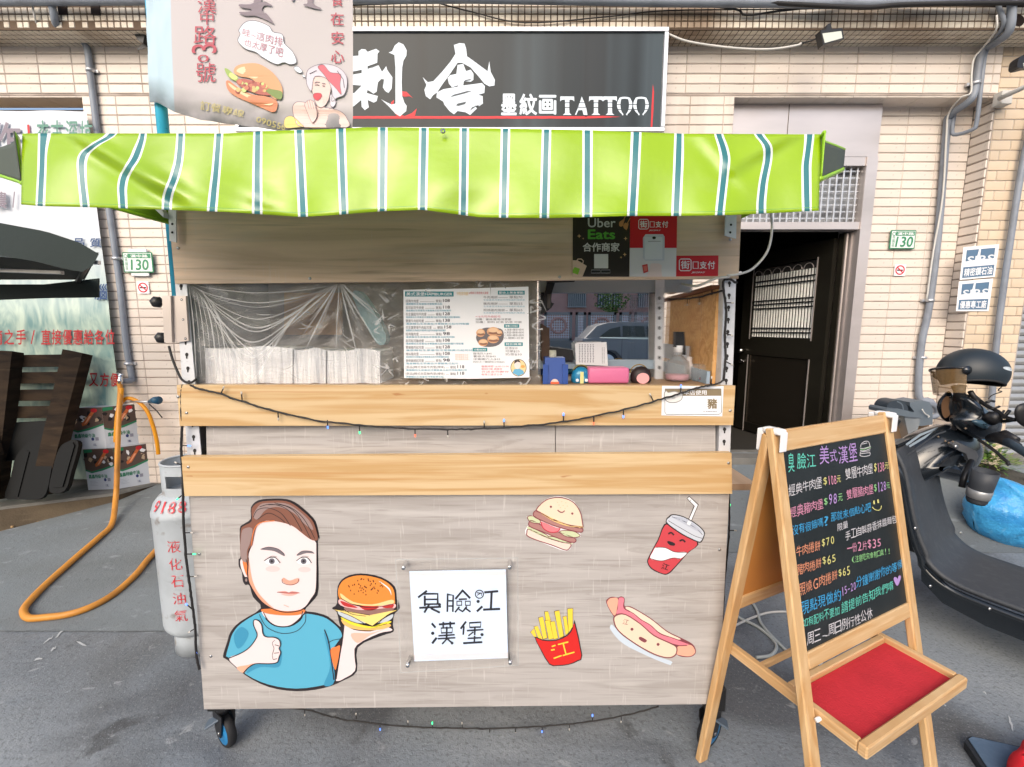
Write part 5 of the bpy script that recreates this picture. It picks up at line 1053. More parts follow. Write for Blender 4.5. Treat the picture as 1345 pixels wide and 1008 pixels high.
A.f([(135,700),(170,660),(205,690),(180,745),(150,760)], TE2, 2).f([(195,880),(230,840),(330,832),(355,780),(362,800),(345,850),(260,850)], TE2, 2).f([(560,935),(590,840),(560,690),(585,740),(612,912)], TE2, 2)
A.l([(255,600),(290,660),(360,690),(430,680),(470,640),(475,600)], 3, LN, 3).l([(563,672),(585,740),(608,910)], 5, LN, 4).l([(580,735),(605,722),(645,715)], 3, LN, 4).end()
A.part("neck").f([(275,580),(455,580),(448,615),(400,652),(345,655),(300,632)], SK, 2).f([(275,575),(460,575),(452,600),(380,606),(290,596)], OR, 3).l([(275,590),(300,632),(345,658),(400,654),(450,615),(460,585)], 4, LN, 4).end()
A.part("ear").f([(166,345),(185,335),(203,370),(205,430),(196,440),(180,410),(168,378)], SK, 1).f([(176,350),(190,345),(200,372),(200,420),(188,400)], OR, 2).d(192, 438, 11, LN, 3, 15).d(194, 438, 5, HG, 4, 8).end()
A.part("face").f([(222,270),(232,205),(262,168),(330,150),(400,170),(470,215),(520,256),(526,300),(524,470),(500,525),(460,572),(390,585),(330,574),(270,540),(225,480),(205,430),(203,330)], SK, 5)
A.f([(205,330),(203,420),(226,482),(270,542),(330,576),(300,550),(250,495),(222,430)], flat(242,170,140), 6)
A.f([(262,292),(300,280),(345,290),(374,312),(372,324),(330,302),(290,296)], flat(120,112,118), 7, n=3).f([(434,318),(460,300),(500,302),(516,312),(480,310),(440,322)], flat(120,112,118), 7, n=3)
A.l([(262,292),(300,281),(345,290),(374,314)], 2, LN, 8).l([(434,318),(460,300),(500,301),(516,312)], 2, LN, 8)
for ex in (316, 466):
    w = 36 if ex == 316 else 34
    A.f([(ex-w,348),(ex-10,332),(ex+18,334),(ex+w,354),(ex+8,364),(ex-18,362)], WHT, 7, n=3).d(ex, 348, 14, flat(110,108,118), 8, 14).d(ex, 348, 6, LN, 9).l([(ex-w,346),(ex-10,331),(ex+18,332),(ex+w+3,356)], 3.5, LN, 9).l([(ex-w+10,338),(ex,324),(ex+24,328)], 1.6, LN, 9)
A.f([(364,438),(372,426),(400,440),(436,428),(446,440),(430,456),(402,462),(376,452)], flat(236,168,146), 7, n=3).l([(364,432),(368,450),(402,460),(436,450),(444,430)], 2.4, LN, 8)
A.f([(340,494),(378,490),(396,496),(412,490),(448,498),(400,504)], flat(222,140,130), 7, n=3).f([(358,502),(400,505),(436,502),(410,512),(380,511)], flat(240,184,172), 7, n=3).l([(340,495),(378,497),(412,497),(448,498)], 1.8, LN, 8).l([(372,554),(396,564)], 1.8, OR, 8)
A.d(320,385,34,flat(240,206,204),6,14).d(470,388,30,flat(240,206,204),6,13)
A.l([(205,330),(203,425),(226,482),(272,542),(332,577),(392,588),(462,574),(502,525),(526,470),(528,260)], 4, LN, 10).end()
A.part("hair").f([(204,370),(196,336),(170,325),(170,205),(186,180),(222,158),(222,100),(255,70),(312,62),(384,64),(436,90),(504,150),(524,195),(534,240),(524,250),(498,244),(455,212),(408,178),(330,158),(268,160),(240,196),(224,268),(206,300)], HB, 11, n=3)
A.f([(172,330),(174,215),(196,190),(226,196),(214,262),(200,300),(200,350)], HG, 12).f([(230,130),(262,80),(312,72),(380,74),(430,98),(492,154),(512,200),(470,170),(420,120),(350,92),(290,104),(250,150)], HG, 12)
for q in ([(230,140),(250,105),(300,96),(360,120),(405,180)], [(250,150),(300,120),(350,140),(380,165)], [(300,80),(380,86),(440,130),(500,240)], [(330,72),(410,96),(470,150),(520,240)], [(260,90),(320,78),(400,110),(460,205)]): A.l(q, 3, LN, 13)
A.l([(204,370),(196,336)], 3, LN, 13).l([(222,272),(232,205),(262,166),(330,156)], 4, OR, 13).end()
A.part("thumb_hand").f([(112,806),(170,782),(210,755),(240,715),(246,690),(230,650),(232,626),(252,628),(268,650),(274,690),(290,705),(330,708),(352,722),(356,746),(350,760),(358,778),(350,800),(340,826),(300,832),(240,832),(205,850),(182,876),(150,850)], SK, 6, n=3)
A.l([(112,806),(170,782),(210,755),(240,715),(246,690),(230,650),(232,626),(252,628),(268,650),(274,690),(290,705),(330,708),(352,722),(356,746),(350,760),(358,778),(350,800),(340,826),(300,832),(240,832),(205,850),(182,876)], 4.5, LN, 8).l([(330,742),(350,748)], 3, LN, 8).l([(326,782),(350,780)], 3, LN, 8).l([(322,812),(340,808)], 3, LN, 8).l([(330,720),(318,735),(326,760),(318,790),(322,812)], 2, LN, 8).f([(150,850),(200,838),(240,830),(205,850),(182,876)], flat(240,180,150), 7).end()
A.part("holding_hand").f([(655,650),(700,672),(780,680),(850,660),(880,668),(878,678),(820,690),(716,745),(706,800),(708,866),(650,906),(626,914),(618,900),(640,780),(650,700)], SK, 5, n=3).f([(592,770),(620,752),(638,752),(625,830),(612,860)], OR, 5).f([(690,690),(780,688),(850,668),(780,698),(720,735)], flat(246,190,170), 6).l([(655,650),(648,720),(636,790),(618,905)], 6, LN, 7).end()
A.part("burger").f([(632,470),(664,432),(735,415),(828,432),(886,474),(896,530),(890,552),(820,560),(740,558),(660,540),(632,520)], flat(232,142,60), 6).f([(640,500),(700,540),(790,552),(880,530),(888,548),(820,558),(740,556),(660,538)], flat(250,214,150), 7).f([(820,440),(870,475),(880,510),(866,480)], WHT, 8)
for k in range(46): a_ = rnd.uniform(0, 6.28); r_ = rnd.random() ** .6; A.d(752 + 88 * r_ * math.cos(a_), 468 + 42 * r_ * math.sin(a_), 2.6, flat(110,60,30), 8, 3.6)
A.f([(636,528),(700,552),(780,566),(890,548),(890,572),(800,582),(720,580),(640,556)], flat(240,190,190), 7).f([(640,535),(690,552),(720,568),(660,560)], flat(196,52,52), 8).f([(735,560),(820,562),(790,580),(750,576)], flat(196,52,52), 8).f([(840,560),(888,550),(884,568),(846,568)], flat(196,52,52), 8)
A.f([(662,565),(740,578),(880,568),(886,580),(850,598),(760,604),(690,594),(664,580)], flat(150,112,104), 8).f([(604,574),(660,580),(780,602),(880,582),(912,578),(860,602),(790,652),(700,612),(640,588)], flat(252,222,130), 9, False)
A.f([(628,584),(660,596),(720,622),(760,640),(700,636),(640,606)], flat(200,208,214), 8).f([(886,598),(840,622),(816,640),(860,632),(884,616)], flat(200,208,214), 8).f([(640,612),(700,634),(790,654),(850,634),(880,632),(860,646),(780,664),(690,650)], flat(240,226,60), 8)
A.f([(646,622),(700,650),(790,664),(860,644),(878,652),(840,668),(760,674),(690,664),(654,644)], flat(246,190,110), 9)
for q in ([(640,520),(700,552),(790,566),(892,548)], [(604,573),(660,582),(780,602)], [(912,577),(860,602),(790,654),(700,610),(640,586)], [(640,606),(700,634),(790,654),(860,642)], [(662,580),(700,598),(760,606)]): A.l(q, 2.4, LN, 11)
A.end()

MR = flat(136, 70, 78); BEI = flat(242, 216, 190); PAT = flat(176, 128, 122); LET = flat(206, 214, 172); TOM = flat(238, 130, 136)
def Z4(off=0): return PY(1.30, 680, 640, 4.032)
t = thing("burger_sticker", onY(728, 723, 1.3), "smiling cartoon burger sticker near the top centre of the front panel", "sticker"); A = Art(t, Z4())
A.part("outline").f([(42,250),(48,212),(62,196),(60,180),(48,155),(90,145),(100,112),(140,70),(190,50),(240,50),(300,78),(332,130),(343,180),(342,216),(326,228),(334,262),(306,268),(300,290),(286,302),(278,328),(250,338),(200,322),(120,290)], WHT, 0, n=2).end()
A.part("bottom_bun").f([(48,240),(56,222),(100,240),(160,268),(230,290),(280,300),(272,325),(250,332),(180,306),(100,280),(52,258)], flat(240,214,200), 1).l([(48,240),(56,222),(100,240),(160,268),(230,290),(280,300),(272,325),(250,332),(180,306),(100,280),(52,258)], 5, MR, 2, closed=True).l([(56,205),(100,225),(150,250),(165,262),(190,262),(240,280),(284,295)], 4, MR, 3).f([(56,208),(100,226),(150,252),(200,262),(280,292),(280,300),(160,272),(60,226)], LET, 2).end()
A.part("patty").f([(66,178),(90,182),(150,212),(240,246),(304,272),(296,292),(230,275),(130,235),(62,206)], PAT, 3).l([(66,178),(90,182),(150,212),(240,246),(304,272),(296,292),(230,275),(130,235),(62,206)], 5, MR, 4, closed=True).f([(88,128),(110,125),(180,165),(260,198),(338,216),(338,236),(300,232),(200,205),(120,172),(84,152)], PAT, 5).l([(88,128),(110,125),(180,165),(260,198),(338,216),(338,236),(300,232),(200,205),(120,172),(84,152)], 5, MR, 6, closed=True).end()
A.part("filling").f([(52,158),(84,152),(120,178),(112,190),(66,182)], LET, 4).l([(52,156),(84,152),(120,178),(110,192),(66,182)], 4, MR, 5, closed=True).f([(222,235),(250,228),(300,234),(330,256),(296,266),(250,258)], LET, 4).l([(222,235),(250,228),(300,234),(330,256),(296,266),(250,258)], 4, MR, 5, closed=True).f([(122,182),(140,186),(200,212),(224,216),(210,234),(170,236),(135,215)], TOM, 7).l([(122,182),(135,215),(170,236),(210,234),(224,216)], 5, flat(196,60,80), 8).end()
A.part("top_bun").f([(98,118),(140,72),(190,54),(245,56),(298,82),(330,130),(340,178),(340,212),(280,202),(180,165),(120,132)], BEI, 9).l([(98,118),(140,72),(190,54),(245,56),(298,82),(330,130),(340,178),(340,212),(280,202),(180,165),(120,132)], 5, MR, 10, closed=True).l([(100,120),(180,168),(260,194),(340,208)], 3, MR, 11).f([(104,122),(180,160),(270,196),(338,204),(338,214),(250,200),(170,168)], flat(250,214,140), 10)
for x, y in ((210, 78), (232, 74), (254, 80), (218, 92), (240, 95), (262, 98), (226, 106), (250, 110)): A.d(x, y, 3, flat(226,196,160), 11)
A.end(); A.part("smile").d(175, 101, 6, MR, 12).d(288, 137, 6, MR, 12).l([(210,118),(222,128),(236,130),(248,122)], 6, MR, 12).end()

t = thing("cup_sticker", onY(875, 754, 1.3), "red drink cup sticker with a white straw at the upper right of the panel", "sticker"); A = Art(t, Z4()); CRD = flat(206, 72, 80); GR = flat(206, 212, 222)
A.part("straw").f([(894,60),(908,46),(958,92),(912,202),(892,196),(932,100)], LN, 0, False).f([(898,60),(908,51),(953,94),(910,196),(897,192),(937,100)], WHT, 1, False).l([(918,66),(908,76)], 2, LN, 2, False).end()
A.part("cup_body").f([(796,186),(955,286),(900,350),(830,430),(800,458),(770,462),(710,436),(686,400),(692,370),(740,280)], LN, 1).f([(800,192),(948,288),(892,352),(824,428),(796,453),(770,457),(714,431),(691,400),(697,372),(744,282)], CRD, 2).f([(732,318),(780,320),(830,342),(895,344),(860,378),(820,374),(770,388),(735,386),(700,376),(716,340)], WHT, 3, n=3).l([(732,318),(780,320),(830,342),(895,344)], 3, LN, 4).l([(700,376),(735,386),(770,388),(820,374),(860,378)], 3, LN, 4).end()
A.part("lid").f([(786,168),(796,156),(820,142),(880,155),(950,195),(988,235),(986,262),(972,290),(950,290),(870,252),(790,196)], LN, 4, n=3).f([(791,169),(802,160),(822,147),(880,160),(947,199),(983,237),(980,262),(968,284),(950,284),(872,246),(794,191)], GR, 5, n=3).l([(815,155),(870,175),(940,215),(976,250)], 2.5, LN, 6).l([(796,176),(860,214),(930,254),(976,270)], 2.5, LN, 6).f([(815,157),(880,162),(944,203),(974,240),(930,222),(860,182)], flat(186,192,206), 6).end()
A.part("straw_base").f([(900,176),(918,184),(910,200),(893,194)], WHT, 7, False).end()
A.part("cup_face").l([(796,246),(812,240),(826,252)], 9, LN, 5).l([(856,284),(872,278),(886,290)], 9, LN, 5).f([(790,290),(800,284),(830,296),(828,308),(806,306)], LN, 5).end()
b = B(); text(b, "江", [(768,398), (806,410), (792,440), (756,430)], Z4(), OFF + .002, LN, .02); b.build("lettering", t)

t = thing("fries_sticker", onY(733, 875, 1.3), "red carton of yellow fries sticker at the lower centre right of the panel", "sticker"); A = Art(t, Z4()); YE = flat(250, 214, 70); FR = flat(216, 40, 36)
A.part("fry"); FL = [0]
for q in ([(66,768),(86,748),(104,800),(90,795)], [(84,738),(106,734),(135,805),(110,800)], [(108,690),(134,684),(158,800),(135,806)], [(140,658),(160,656),(176,706),(190,800),(160,800)], [(142,706),(168,702),(192,802),(165,808)], [(170,712),(196,708),(216,800),(190,806)], [(192,656),(220,650),(246,790),(222,800)], [(238,684),(258,680),(272,770),(254,784)], [(262,642),(293,640),(292,740),(268,770)]):
    A.f([(x, y) for x, y in q], LN, FL[0], False); c_ = (sum(x for x, y in q) / len(q), sum(y for x, y in q) / len(q)); A.f([(c_[0] + (x - c_[0]) * .88, c_[1] + (y - c_[1]) * .965) for x, y in q], YE, FL[0] + .12, False); FL[0] += .2
A.end()
A.part("fries_carton").f([(88,790),(130,806),(200,808),(262,780),(290,740),(298,712),(305,716),(342,890),(320,920),(270,940),(210,946),(166,938),(120,860)], LN, 2, n=2).f([(94,797),(130,811),(200,813),(264,786),(292,748),(300,722),(336,888),(316,915),(268,935),(210,941),(169,933),(124,858)], FR, 3, n=2).end()
A.part("lettering").l([(180,842),(200,836)], 7, YE, 4, False).l([(176,862),(196,858)], 7, YE, 4, False).l([(190,905),(232,890)], 7, YE, 4, False).l([(212,832),(268,818)], 7, YE, 4, False).l([(240,826),(256,886)], 7, YE, 4, False).l([(238,890),(300,872)], 7, YE, 4, False).end()

t = thing("hotdog_sticker", onY(855, 872, 1.3), "pink cartoon hot dog sticker slanting down at the lower right of the panel", "sticker"); A = Art(t, Z4()); SA = flat(242, 176, 150)
A.part("backing_edge").f([(490,735),(505,732),(560,790),(700,880),(810,920),(812,936),(800,940),(700,900),(560,830),(495,760)], flat(206,218,230), 0).end()
A.part("sausage").f([(468,610),(480,588),(500,580),(530,584),(548,578),(566,590),(566,630),(600,632),(700,690),(790,760),(860,795),(925,830),(944,868),(930,892),(900,900),(860,896),(830,880),(700,820),(560,720),(505,680)], MR, 1, n=3).f([(473,612),(484,592),(502,585),(530,590),(526,640),(514,680),(490,650)], SA, 2).f([(840,850),(870,836),(918,836),(939,868),(926,888),(900,895),(862,890),(838,880)], SA, 2).end()
A.part("back_bun").f([(570,640),(600,638),(700,696),(790,766),(858,800),(850,806),(790,790),(700,740),(620,680)], flat(246,222,200), 2).end()
A.part("sauce").f([(532,600),(540,584),(562,590),(560,640),(610,670),(650,700),(700,730),(750,775),(820,800),(898,826),(890,840),(830,830),(760,806),(700,770),(640,720),(580,690),(524,672),(530,640)], flat(238,132,148), 3).l([(526,672),(580,694),(640,726),(700,774),(760,812),(840,836),(895,836)], 5, MR, 4).l([(562,640),(612,668),(652,700),(700,728),(752,772),(822,798),(898,826)], 4, MR, 4).end()
A.part("front_bun").f([(505,700),(520,672),(570,670),(650,720),(720,780),(800,818),(840,840),(844,870),(830,895),(790,904),(720,885),(620,830),(530,760)], MR, 4, n=3).f([(511,702),(524,679),(570,676),(650,727),(718,786),(798,824),(834,844),(838,868),(826,889),(790,898),(722,879),(624,825),(535,757)], BEI, 5, n=3).end()
A.part("hotdog_face").d(604, 750, 8, MR, 6).d(742, 830, 8, MR, 6).f([(640,796),(650,790),(680,806),(680,816),(668,820),(645,806)], MR, 6).end()
b = B(); text(b, "江", [(562,694), (590,700), (580,728), (552,722)], Z4(), OFF + .0024, MR, .01); b.build("lettering", t)

# acrylic sign holder
Z3 = lambda x, y, off=0: CF(520 + x / 4.2, 640 + y / 4.2, off)
ah = thing("acrylic_sign", onY(600, 870, 1.3), "clear acrylic sign on four steel stand-offs holding a white name sheet", "sign")
b = B(); b.prism([(12, 372), (672, 364), (674, 945), (40, 985)], Z3, .026, .029, mat("acrylic", (.97, .985, .99), .03, trans=1, ior=1.12, alpha=.35)); b.build("acrylic_pane", ah)
b = B(); mE = mat("acrylic_edge", K(222, 228, 228), .2, alpha=.55)
for q in ([(12, 372), (672, 364)], [(672, 364), (674, 945)], [(674, 945), (40, 985)], [(40, 985), (12, 372)]): b.line(q, 3, Z3, .0295, mE)
b.build("pane_edge", ah)
b = B(); b.prism([(84, 442), (607, 432), (618, 912), (112, 930)], Z3, .0235, .025, mat("name_paper", K(206, 222, 246, .95), .6)); b.build("name_sheet", ah)
b = B(); b.fill([(88, 448), (606, 440), (606, 462), (88, 468)], Z3, .0255, flat(226, 222, 226)); b.fill([(110, 893), (617, 880), (618, 908), (112, 922)], Z3, .0255, flat(226, 222, 228)); b.build("tape_strip", ah)
for x, y in ((56, 415), (628, 412), (78, 942), (631, 928)):
    b = B(); c0 = Z3(x, y, 0); c1 = Z3(x, y, .036); c0 = CF(520 + x / 4.2, 640 + y / 4.2, 0); c0.x = c1.x; c0.z = c1.z
    b.lathe([(.0065, -.036), (.0065, -.002), (.0055, 0), (0, 0)], Matrix.Translation(c1) @ Matrix.Rotation(R(90), 4, 'X'), m_chrome, 16); b.build("stand_off", ah)
b = B(); IK = flat(40, 42, 52); Q = lambda pts, w=11: b.line(pts, w, Z3, .0262, IK)
# 臭臉江漢堡 in heavy angular strokes
Q([(180,545),(132,582)]); Q([(158,562),(238,562),(238,622)]); Q([(168,572),(168,628)]); Q([(172,592),(236,592)], 9); Q([(172,618),(236,618)], 9); Q([(138,638),(256,632)]); Q([(192,620),(165,664)]); Q([(200,640),(250,664)]); b.dot(248, 620, 8, Z3, .0264, IK)
Q([(292,560),(290,660)], 9); Q([(294,566),(322,570),(320,660)], 9); Q([(296,600),(320,600)], 8); Q([(296,628),(320,628)], 8); Q([(376,540),(334,590)]); Q([(374,545),(414,586)]); Q([(352,592),(396,590)], 9)
for x in (342, 388): b.line([(x,602),(x+26,602),(x+26,624),(x,624)], 7, Z3, .0262, IK, True)
Q([(356,632),(332,662)], 9); Q([(352,645),(376,660)], 8); Q([(396,630),(376,656)], 9); Q([(388,640),(416,660)], 9)
b.line([(464+22*math.cos(k),564+22*math.sin(k)) for k in [i*.45 for i in range(14)]], 6, Z3, .0262, IK, True); Q([(450,556),(478,560)], 6); Q([(452,570),(474,556),(476,572)], 5); b.dot(457, 603, 9, Z3, .0264, IK); Q([(480,630),(450,658)], 12); Q([(490,554),(566,548)], 12); Q([(530,552),(526,648)], 12); Q([(484,648),(576,644)], 12)
Q([(206,722),(226,746)]); b.dot(211, 776, 9, Z3, .0264, IK); Q([(232,800),(208,832)], 12); Q([(244,728),(332,722)]); Q([(268,714),(268,744)], 9); Q([(306,712),(306,742)], 9); b.line([(256,748),(318,746),(316,772),(258,774)], 8, Z3, .0262, IK, True); Q([(242,790),(330,784)], 9); Q([(238,806),(334,800)], 9); Q([(287,740),(286,808),(262,834)], 9); Q([(290,806),(320,832)], 9); b.dot(316, 829, 8, Z3, .0264, IK)
Q([(392,712),(362,752)]); Q([(380,738),(376,784)], 9); b.line([(410,720),(472,716),(470,742),(412,744)], 9, Z3, .0262, IK, True); Q([(396,762),(486,756)], 9); Q([(440,744),(438,786)], 9); Q([(432,768),(404,790)], 8); b.dot(478, 783, 9, Z3, .0264, IK); Q([(400,804),(474,800)], 9); Q([(438,790),(436,826)], 9); Q([(376,830),(480,824)], 11)
b.build("lettering", ah)

# ------------------------------------------------------------ cloth banner on blue pole
bp = Vector((-1.086, 1.452, 1.5)); t = thing("blue_pole", bp, "bright blue pole clamped to the left end of the cart carrying the cloth banner", "pole")
b = B(); b.cyl((bp.x - .012, 1.452, 1.56), (bp.x + .0, 1.452, 3.1), .0165, mat("blue_paint", K(58, 178, 214), .35, layers=[(K(40, 120, 150), 40, .64, .7, .7)]), 16); b.build("pole_tube", t)
b = B(); P = PY(1.30); b.prism([(217, 389), (228, 389), (230, 450), (220, 450)], P, 0, .012, m_steel); b.prism([(229, 389), (245, 389), (249, 448), (232, 450)], P, -.004, .004, m_steel)
for q in ((240, 394), (242, 420), (245, 445)): b.dot(q[0], q[1], 1.6, P, .005, BLK); b.dot(q[0], q[1], .9, P, .0054, m_alu)
b.build("clamp_plate", t)
for q in ((206, 397), (212, 444)):
    c = onY(q[0], q[1], 1.31); b = B(); b.lathe([(0, -.012), (.012, -.012), (.017, -.006), (.017, .006), (.012, .012), (0, .013)], Matrix.Translation(c) @ Matrix.Rotation(R(75), 4, 'X') @ Matrix.Rotation(R(20), 4, 'Y'), m_black, 6); b.f = b.f; b.cyl(c, c + Vector((.03, .01, 0)), .004, m_chrome, 8); b.build("clamp_knob", t)
cb = thing("cloth_banner", onY(330, 172, 1.43), "off-white cloth banner with burger picture and red characters above the awning", "banner")
CB0 = 1.425
def cbf_y(u):   # bottom outline in picture units
    tab = [(0, 134), (.05, 136), (.12, 147), (.25, 158), (.4, 164), (.6, 170), (1, 178)]; return interp(tab, u)
def cbd(x, y): return .010 * noise.noise(Vector((x * .009, y * .006, 0))) + .012 * noise.noise(Vector((x * .04, y * .05, 4))) * max(0, min(1, (y - 128) / 25)) + .006 * noise.noise(Vector((x * .09, y * .03, 8))) * max(0, min(1, (232 - x) / 20))
def cbf(u, v):
    yb = cbf_y(u); y = -230 + (yb + 230) * v; x0 = 190 + (y + 10) * .045 if u < .5 else 190; x = (190 + max(-10, y) * .042) * (1 - u) + 463 * u
    return onY(x, y, CB0) + Vector((0, -cbd(x, y), 0))
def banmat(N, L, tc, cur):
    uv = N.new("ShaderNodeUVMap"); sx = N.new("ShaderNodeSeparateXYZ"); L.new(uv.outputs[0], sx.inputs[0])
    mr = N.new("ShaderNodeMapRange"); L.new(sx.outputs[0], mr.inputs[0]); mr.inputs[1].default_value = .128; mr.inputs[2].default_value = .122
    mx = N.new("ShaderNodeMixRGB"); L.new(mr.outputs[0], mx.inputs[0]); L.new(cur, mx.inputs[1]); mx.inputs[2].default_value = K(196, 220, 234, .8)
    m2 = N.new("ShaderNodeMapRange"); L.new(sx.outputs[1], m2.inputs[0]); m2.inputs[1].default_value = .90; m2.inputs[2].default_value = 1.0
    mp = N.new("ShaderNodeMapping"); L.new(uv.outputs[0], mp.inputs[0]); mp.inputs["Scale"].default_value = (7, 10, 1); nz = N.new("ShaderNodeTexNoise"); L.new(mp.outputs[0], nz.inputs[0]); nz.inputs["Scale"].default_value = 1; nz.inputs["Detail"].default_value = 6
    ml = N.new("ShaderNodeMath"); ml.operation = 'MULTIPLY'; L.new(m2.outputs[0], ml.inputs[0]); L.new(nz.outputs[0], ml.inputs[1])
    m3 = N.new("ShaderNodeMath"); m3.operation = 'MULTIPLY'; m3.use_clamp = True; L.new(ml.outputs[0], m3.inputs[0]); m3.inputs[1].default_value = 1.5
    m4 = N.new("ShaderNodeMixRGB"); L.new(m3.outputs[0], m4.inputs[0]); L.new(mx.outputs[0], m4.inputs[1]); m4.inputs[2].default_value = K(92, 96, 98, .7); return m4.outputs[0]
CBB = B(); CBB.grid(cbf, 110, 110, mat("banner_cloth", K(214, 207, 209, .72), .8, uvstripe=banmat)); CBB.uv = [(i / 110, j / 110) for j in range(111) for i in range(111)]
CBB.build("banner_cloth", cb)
ZC = lambda x, y, off=0: onY(180 + x / 4.483, y / 4.483, CB0) + Vector((0, -cbd(180 + x / 4.483, y / 4.483) - .0035 - off * 1.2, 0))
dr_ = flat(176, 66, 84); b = B()
text(b, "漢", (362, -20, 470, 84), ZC, 0, dr_, .01); text(b, "中", (378, 72, 455, 152), ZC, 0, dr_, .01); text(b, "路", (342, 158, 472, 268), ZC, 0, dr_, .01); text(b, "3", [(330, 325), (330, 270), (474, 262), (474, 318)], ZC, 0, dr_, .01); text(b, "0", (365, 330, 430, 372), ZC, 0, dr_, .01); text(b, "號", (356, 376, 470, 492), ZC, 0, dr_, .01)
for i, ch in enumerate("食在安心"): text(b, ch, (1144 - (i % 2) * 3, -32 + i * 110, 1218, 42 + i * 110), ZC, 0, dr_, .012)
b.build("red_lettering", cb)
b = B(); gk = flat(128, 116, 126); b.fill(sm([(604,30),(690,24),(686,-60),(740,-60),(738,20),(760,18),(806,46),(760,42),(742,62),(752,84),(772,92),(812,148),(770,128),(700,100),(640,98),(602,76),(660,74),(676,60),(620,50)]), ZC, .0004, gk); b.fill(sm([(905,-40),(930,-40),(934,10),(918,16)]), ZC, .0004, gk); b.fill(sm([(1008,-60),(1040,-60),(1044,28),(1090,58),(1060,62),(990,44),(994,34),(1010,26)]), ZC, .0004, gk); b.build("grey_lettering", cb)
CA = lambda name: (B(), name)
def cf(b, pts, m_, o, w=0): 
    q = sm(pts); b.fill(q, ZC, o, m_)
    if w: b.line(q, w, ZC, o + .0003, flat(110, 100, 112), True)
b = B(); cf(b, [(602,180),(640,135),(700,128),(780,160),(805,195),(860,210),(872,262),(920,310),(942,370),(905,384),(868,372),(820,382),(740,340),(700,310),(640,290),(596,245),(610,205)], flat(218, 228, 238), .0002, 3); cf(b, [(928,400),(950,396),(976,424),(960,434),(934,420)], flat(218, 228, 238), .0002, 2); cf(b, [(976,444),(990,448),(992,460),(978,454)], flat(218, 228, 238), .0002, 1.5)
pe = flat(190, 130, 146)
text(b, "哇~這肉排", [(628, 170), (866, 230), (860, 285), (622, 212)], ZC, .001, pe); text(b, "也太厚了吧", [(638, 232), (868, 290), (860, 345), (630, 268)], ZC, .001, pe); b.build("speech_bubble", cb)
b = B(); BU = flat(214, 158, 116)
cf(b, [(574,430),(588,395),(640,378),(720,380),(800,430),(850,500),(858,560),(820,590),(760,540),(680,470),(610,455)], BU, .0004); cf(b, [(590,425),(620,400),(680,400),(720,440),(700,466),(640,448)], flat(236, 206, 170), .0008)
cf(b, [(530,490),(550,482),(600,520),(680,560),(760,570),(826,600),(822,650),(795,664),(720,630),(600,580),(545,540)], flat(206, 132, 96), .0004); cf(b, [(545,494),(600,530),(690,575),(800,600),(780,625),(680,592),(570,530)], flat(236, 204, 164), .0008)
cf(b, [(522,412),(548,418),(600,470),(640,490),(590,486),(545,460)], flat(150, 176, 90), .0012); cf(b, [(590,480),(640,470),(740,500),(800,560),(720,560),(620,520)], flat(176, 96, 86), .0012); cf(b, [(740,520),(800,530),(856,545),(850,590),(800,570)], flat(120, 140, 76), .0014); cf(b, [(560,435),(600,462),(580,478),(550,455)], flat(206, 216, 130), .0016)
for k in range(26): b.dot(rnd.uniform(600, 780), rnd.uniform(488, 545), rnd.uniform(8, 16), ZC, .0016 + k * 2e-5, (flat(196, 120, 96), flat(214, 180, 120), flat(150, 70, 64), flat(190, 206, 130))[k % 4])
b.build("burger_picture", cb)
b = B(); S_ = flat(226, 196, 190)
cf(b, [(918,640),(940,606),(985,606),(1030,620),(1120,640),(1200,660),(1236,700),(1236,756),(985,758),(930,700)], S_, .0002, 2.5); cf(b, [(872,700),(900,684),(930,696),(975,740),(985,758),(880,758)], flat(222, 204, 120), .0006, 2)
cf(b, [(1040,470),(1060,455),(1110,460),(1140,500),(1138,560),(1120,610),(1090,640),(1060,620),(1040,560),(1030,520)], S_, .0006, 2); cf(b, [(1042,560),(1060,553),(1086,556),(1090,575),(1066,598),(1044,582)], flat(206, 60, 76), .001, 2)
cf(b, [(1000,470),(1008,420),(1050,392),(1110,380),(1180,396),(1228,440),(1238,500),(1220,560),(1180,580),(1150,600),(1150,540),(1120,470),(1060,452),(1040,480),(1030,540),(1006,510)], flat(206, 200, 212), .0010, 2.5); cf(b, [(1068,400),(1100,386),(1140,430),(1200,440),(1196,500),(1204,560),(1170,520),(1130,480),(1100,440)], flat(206, 96, 112), .0014, 2); cf(b, [(1142,560),(1172,600),(1160,636),(1140,620)], flat(206, 200, 212), .001, 2)
for q in ([(1050,494),(1062,488),(1080,490)], [(1050,506),(1066,504),(1078,508)], [(1092,496),(1112,498)], [(1094,510),(1110,512)], [(1020,440),(1060,420)], [(1180,420),(1215,470),(1222,520)]): b.line(q, 4, ZC, .0016, flat(90, 80, 96))
cf(b, [(992,620),(1010,600),(1026,596),(1040,600),(1052,618),(1064,660),(1060,700),(1040,730),(1020,700),(1004,660)], S_, .0018, 2)
for x in (1006, 1020, 1034, 1046): b.line([(x, 598), (x + 14, 650)], 2, ZC, .0022, flat(150, 110, 116))
b.build("woman_picture", cb)
b = B(); yg = flat(186, 174, 110); text(b, "訂餐專線", [(386, 600), (640, 655), (632, 700), (380, 652)], ZC, .0004, yg, .01); text(b, "090556", [(712, 690), (880, 735), (872, 770), (704, 722)], ZC, .0004, yg, .01); b.build("ochre_lettering", cb)

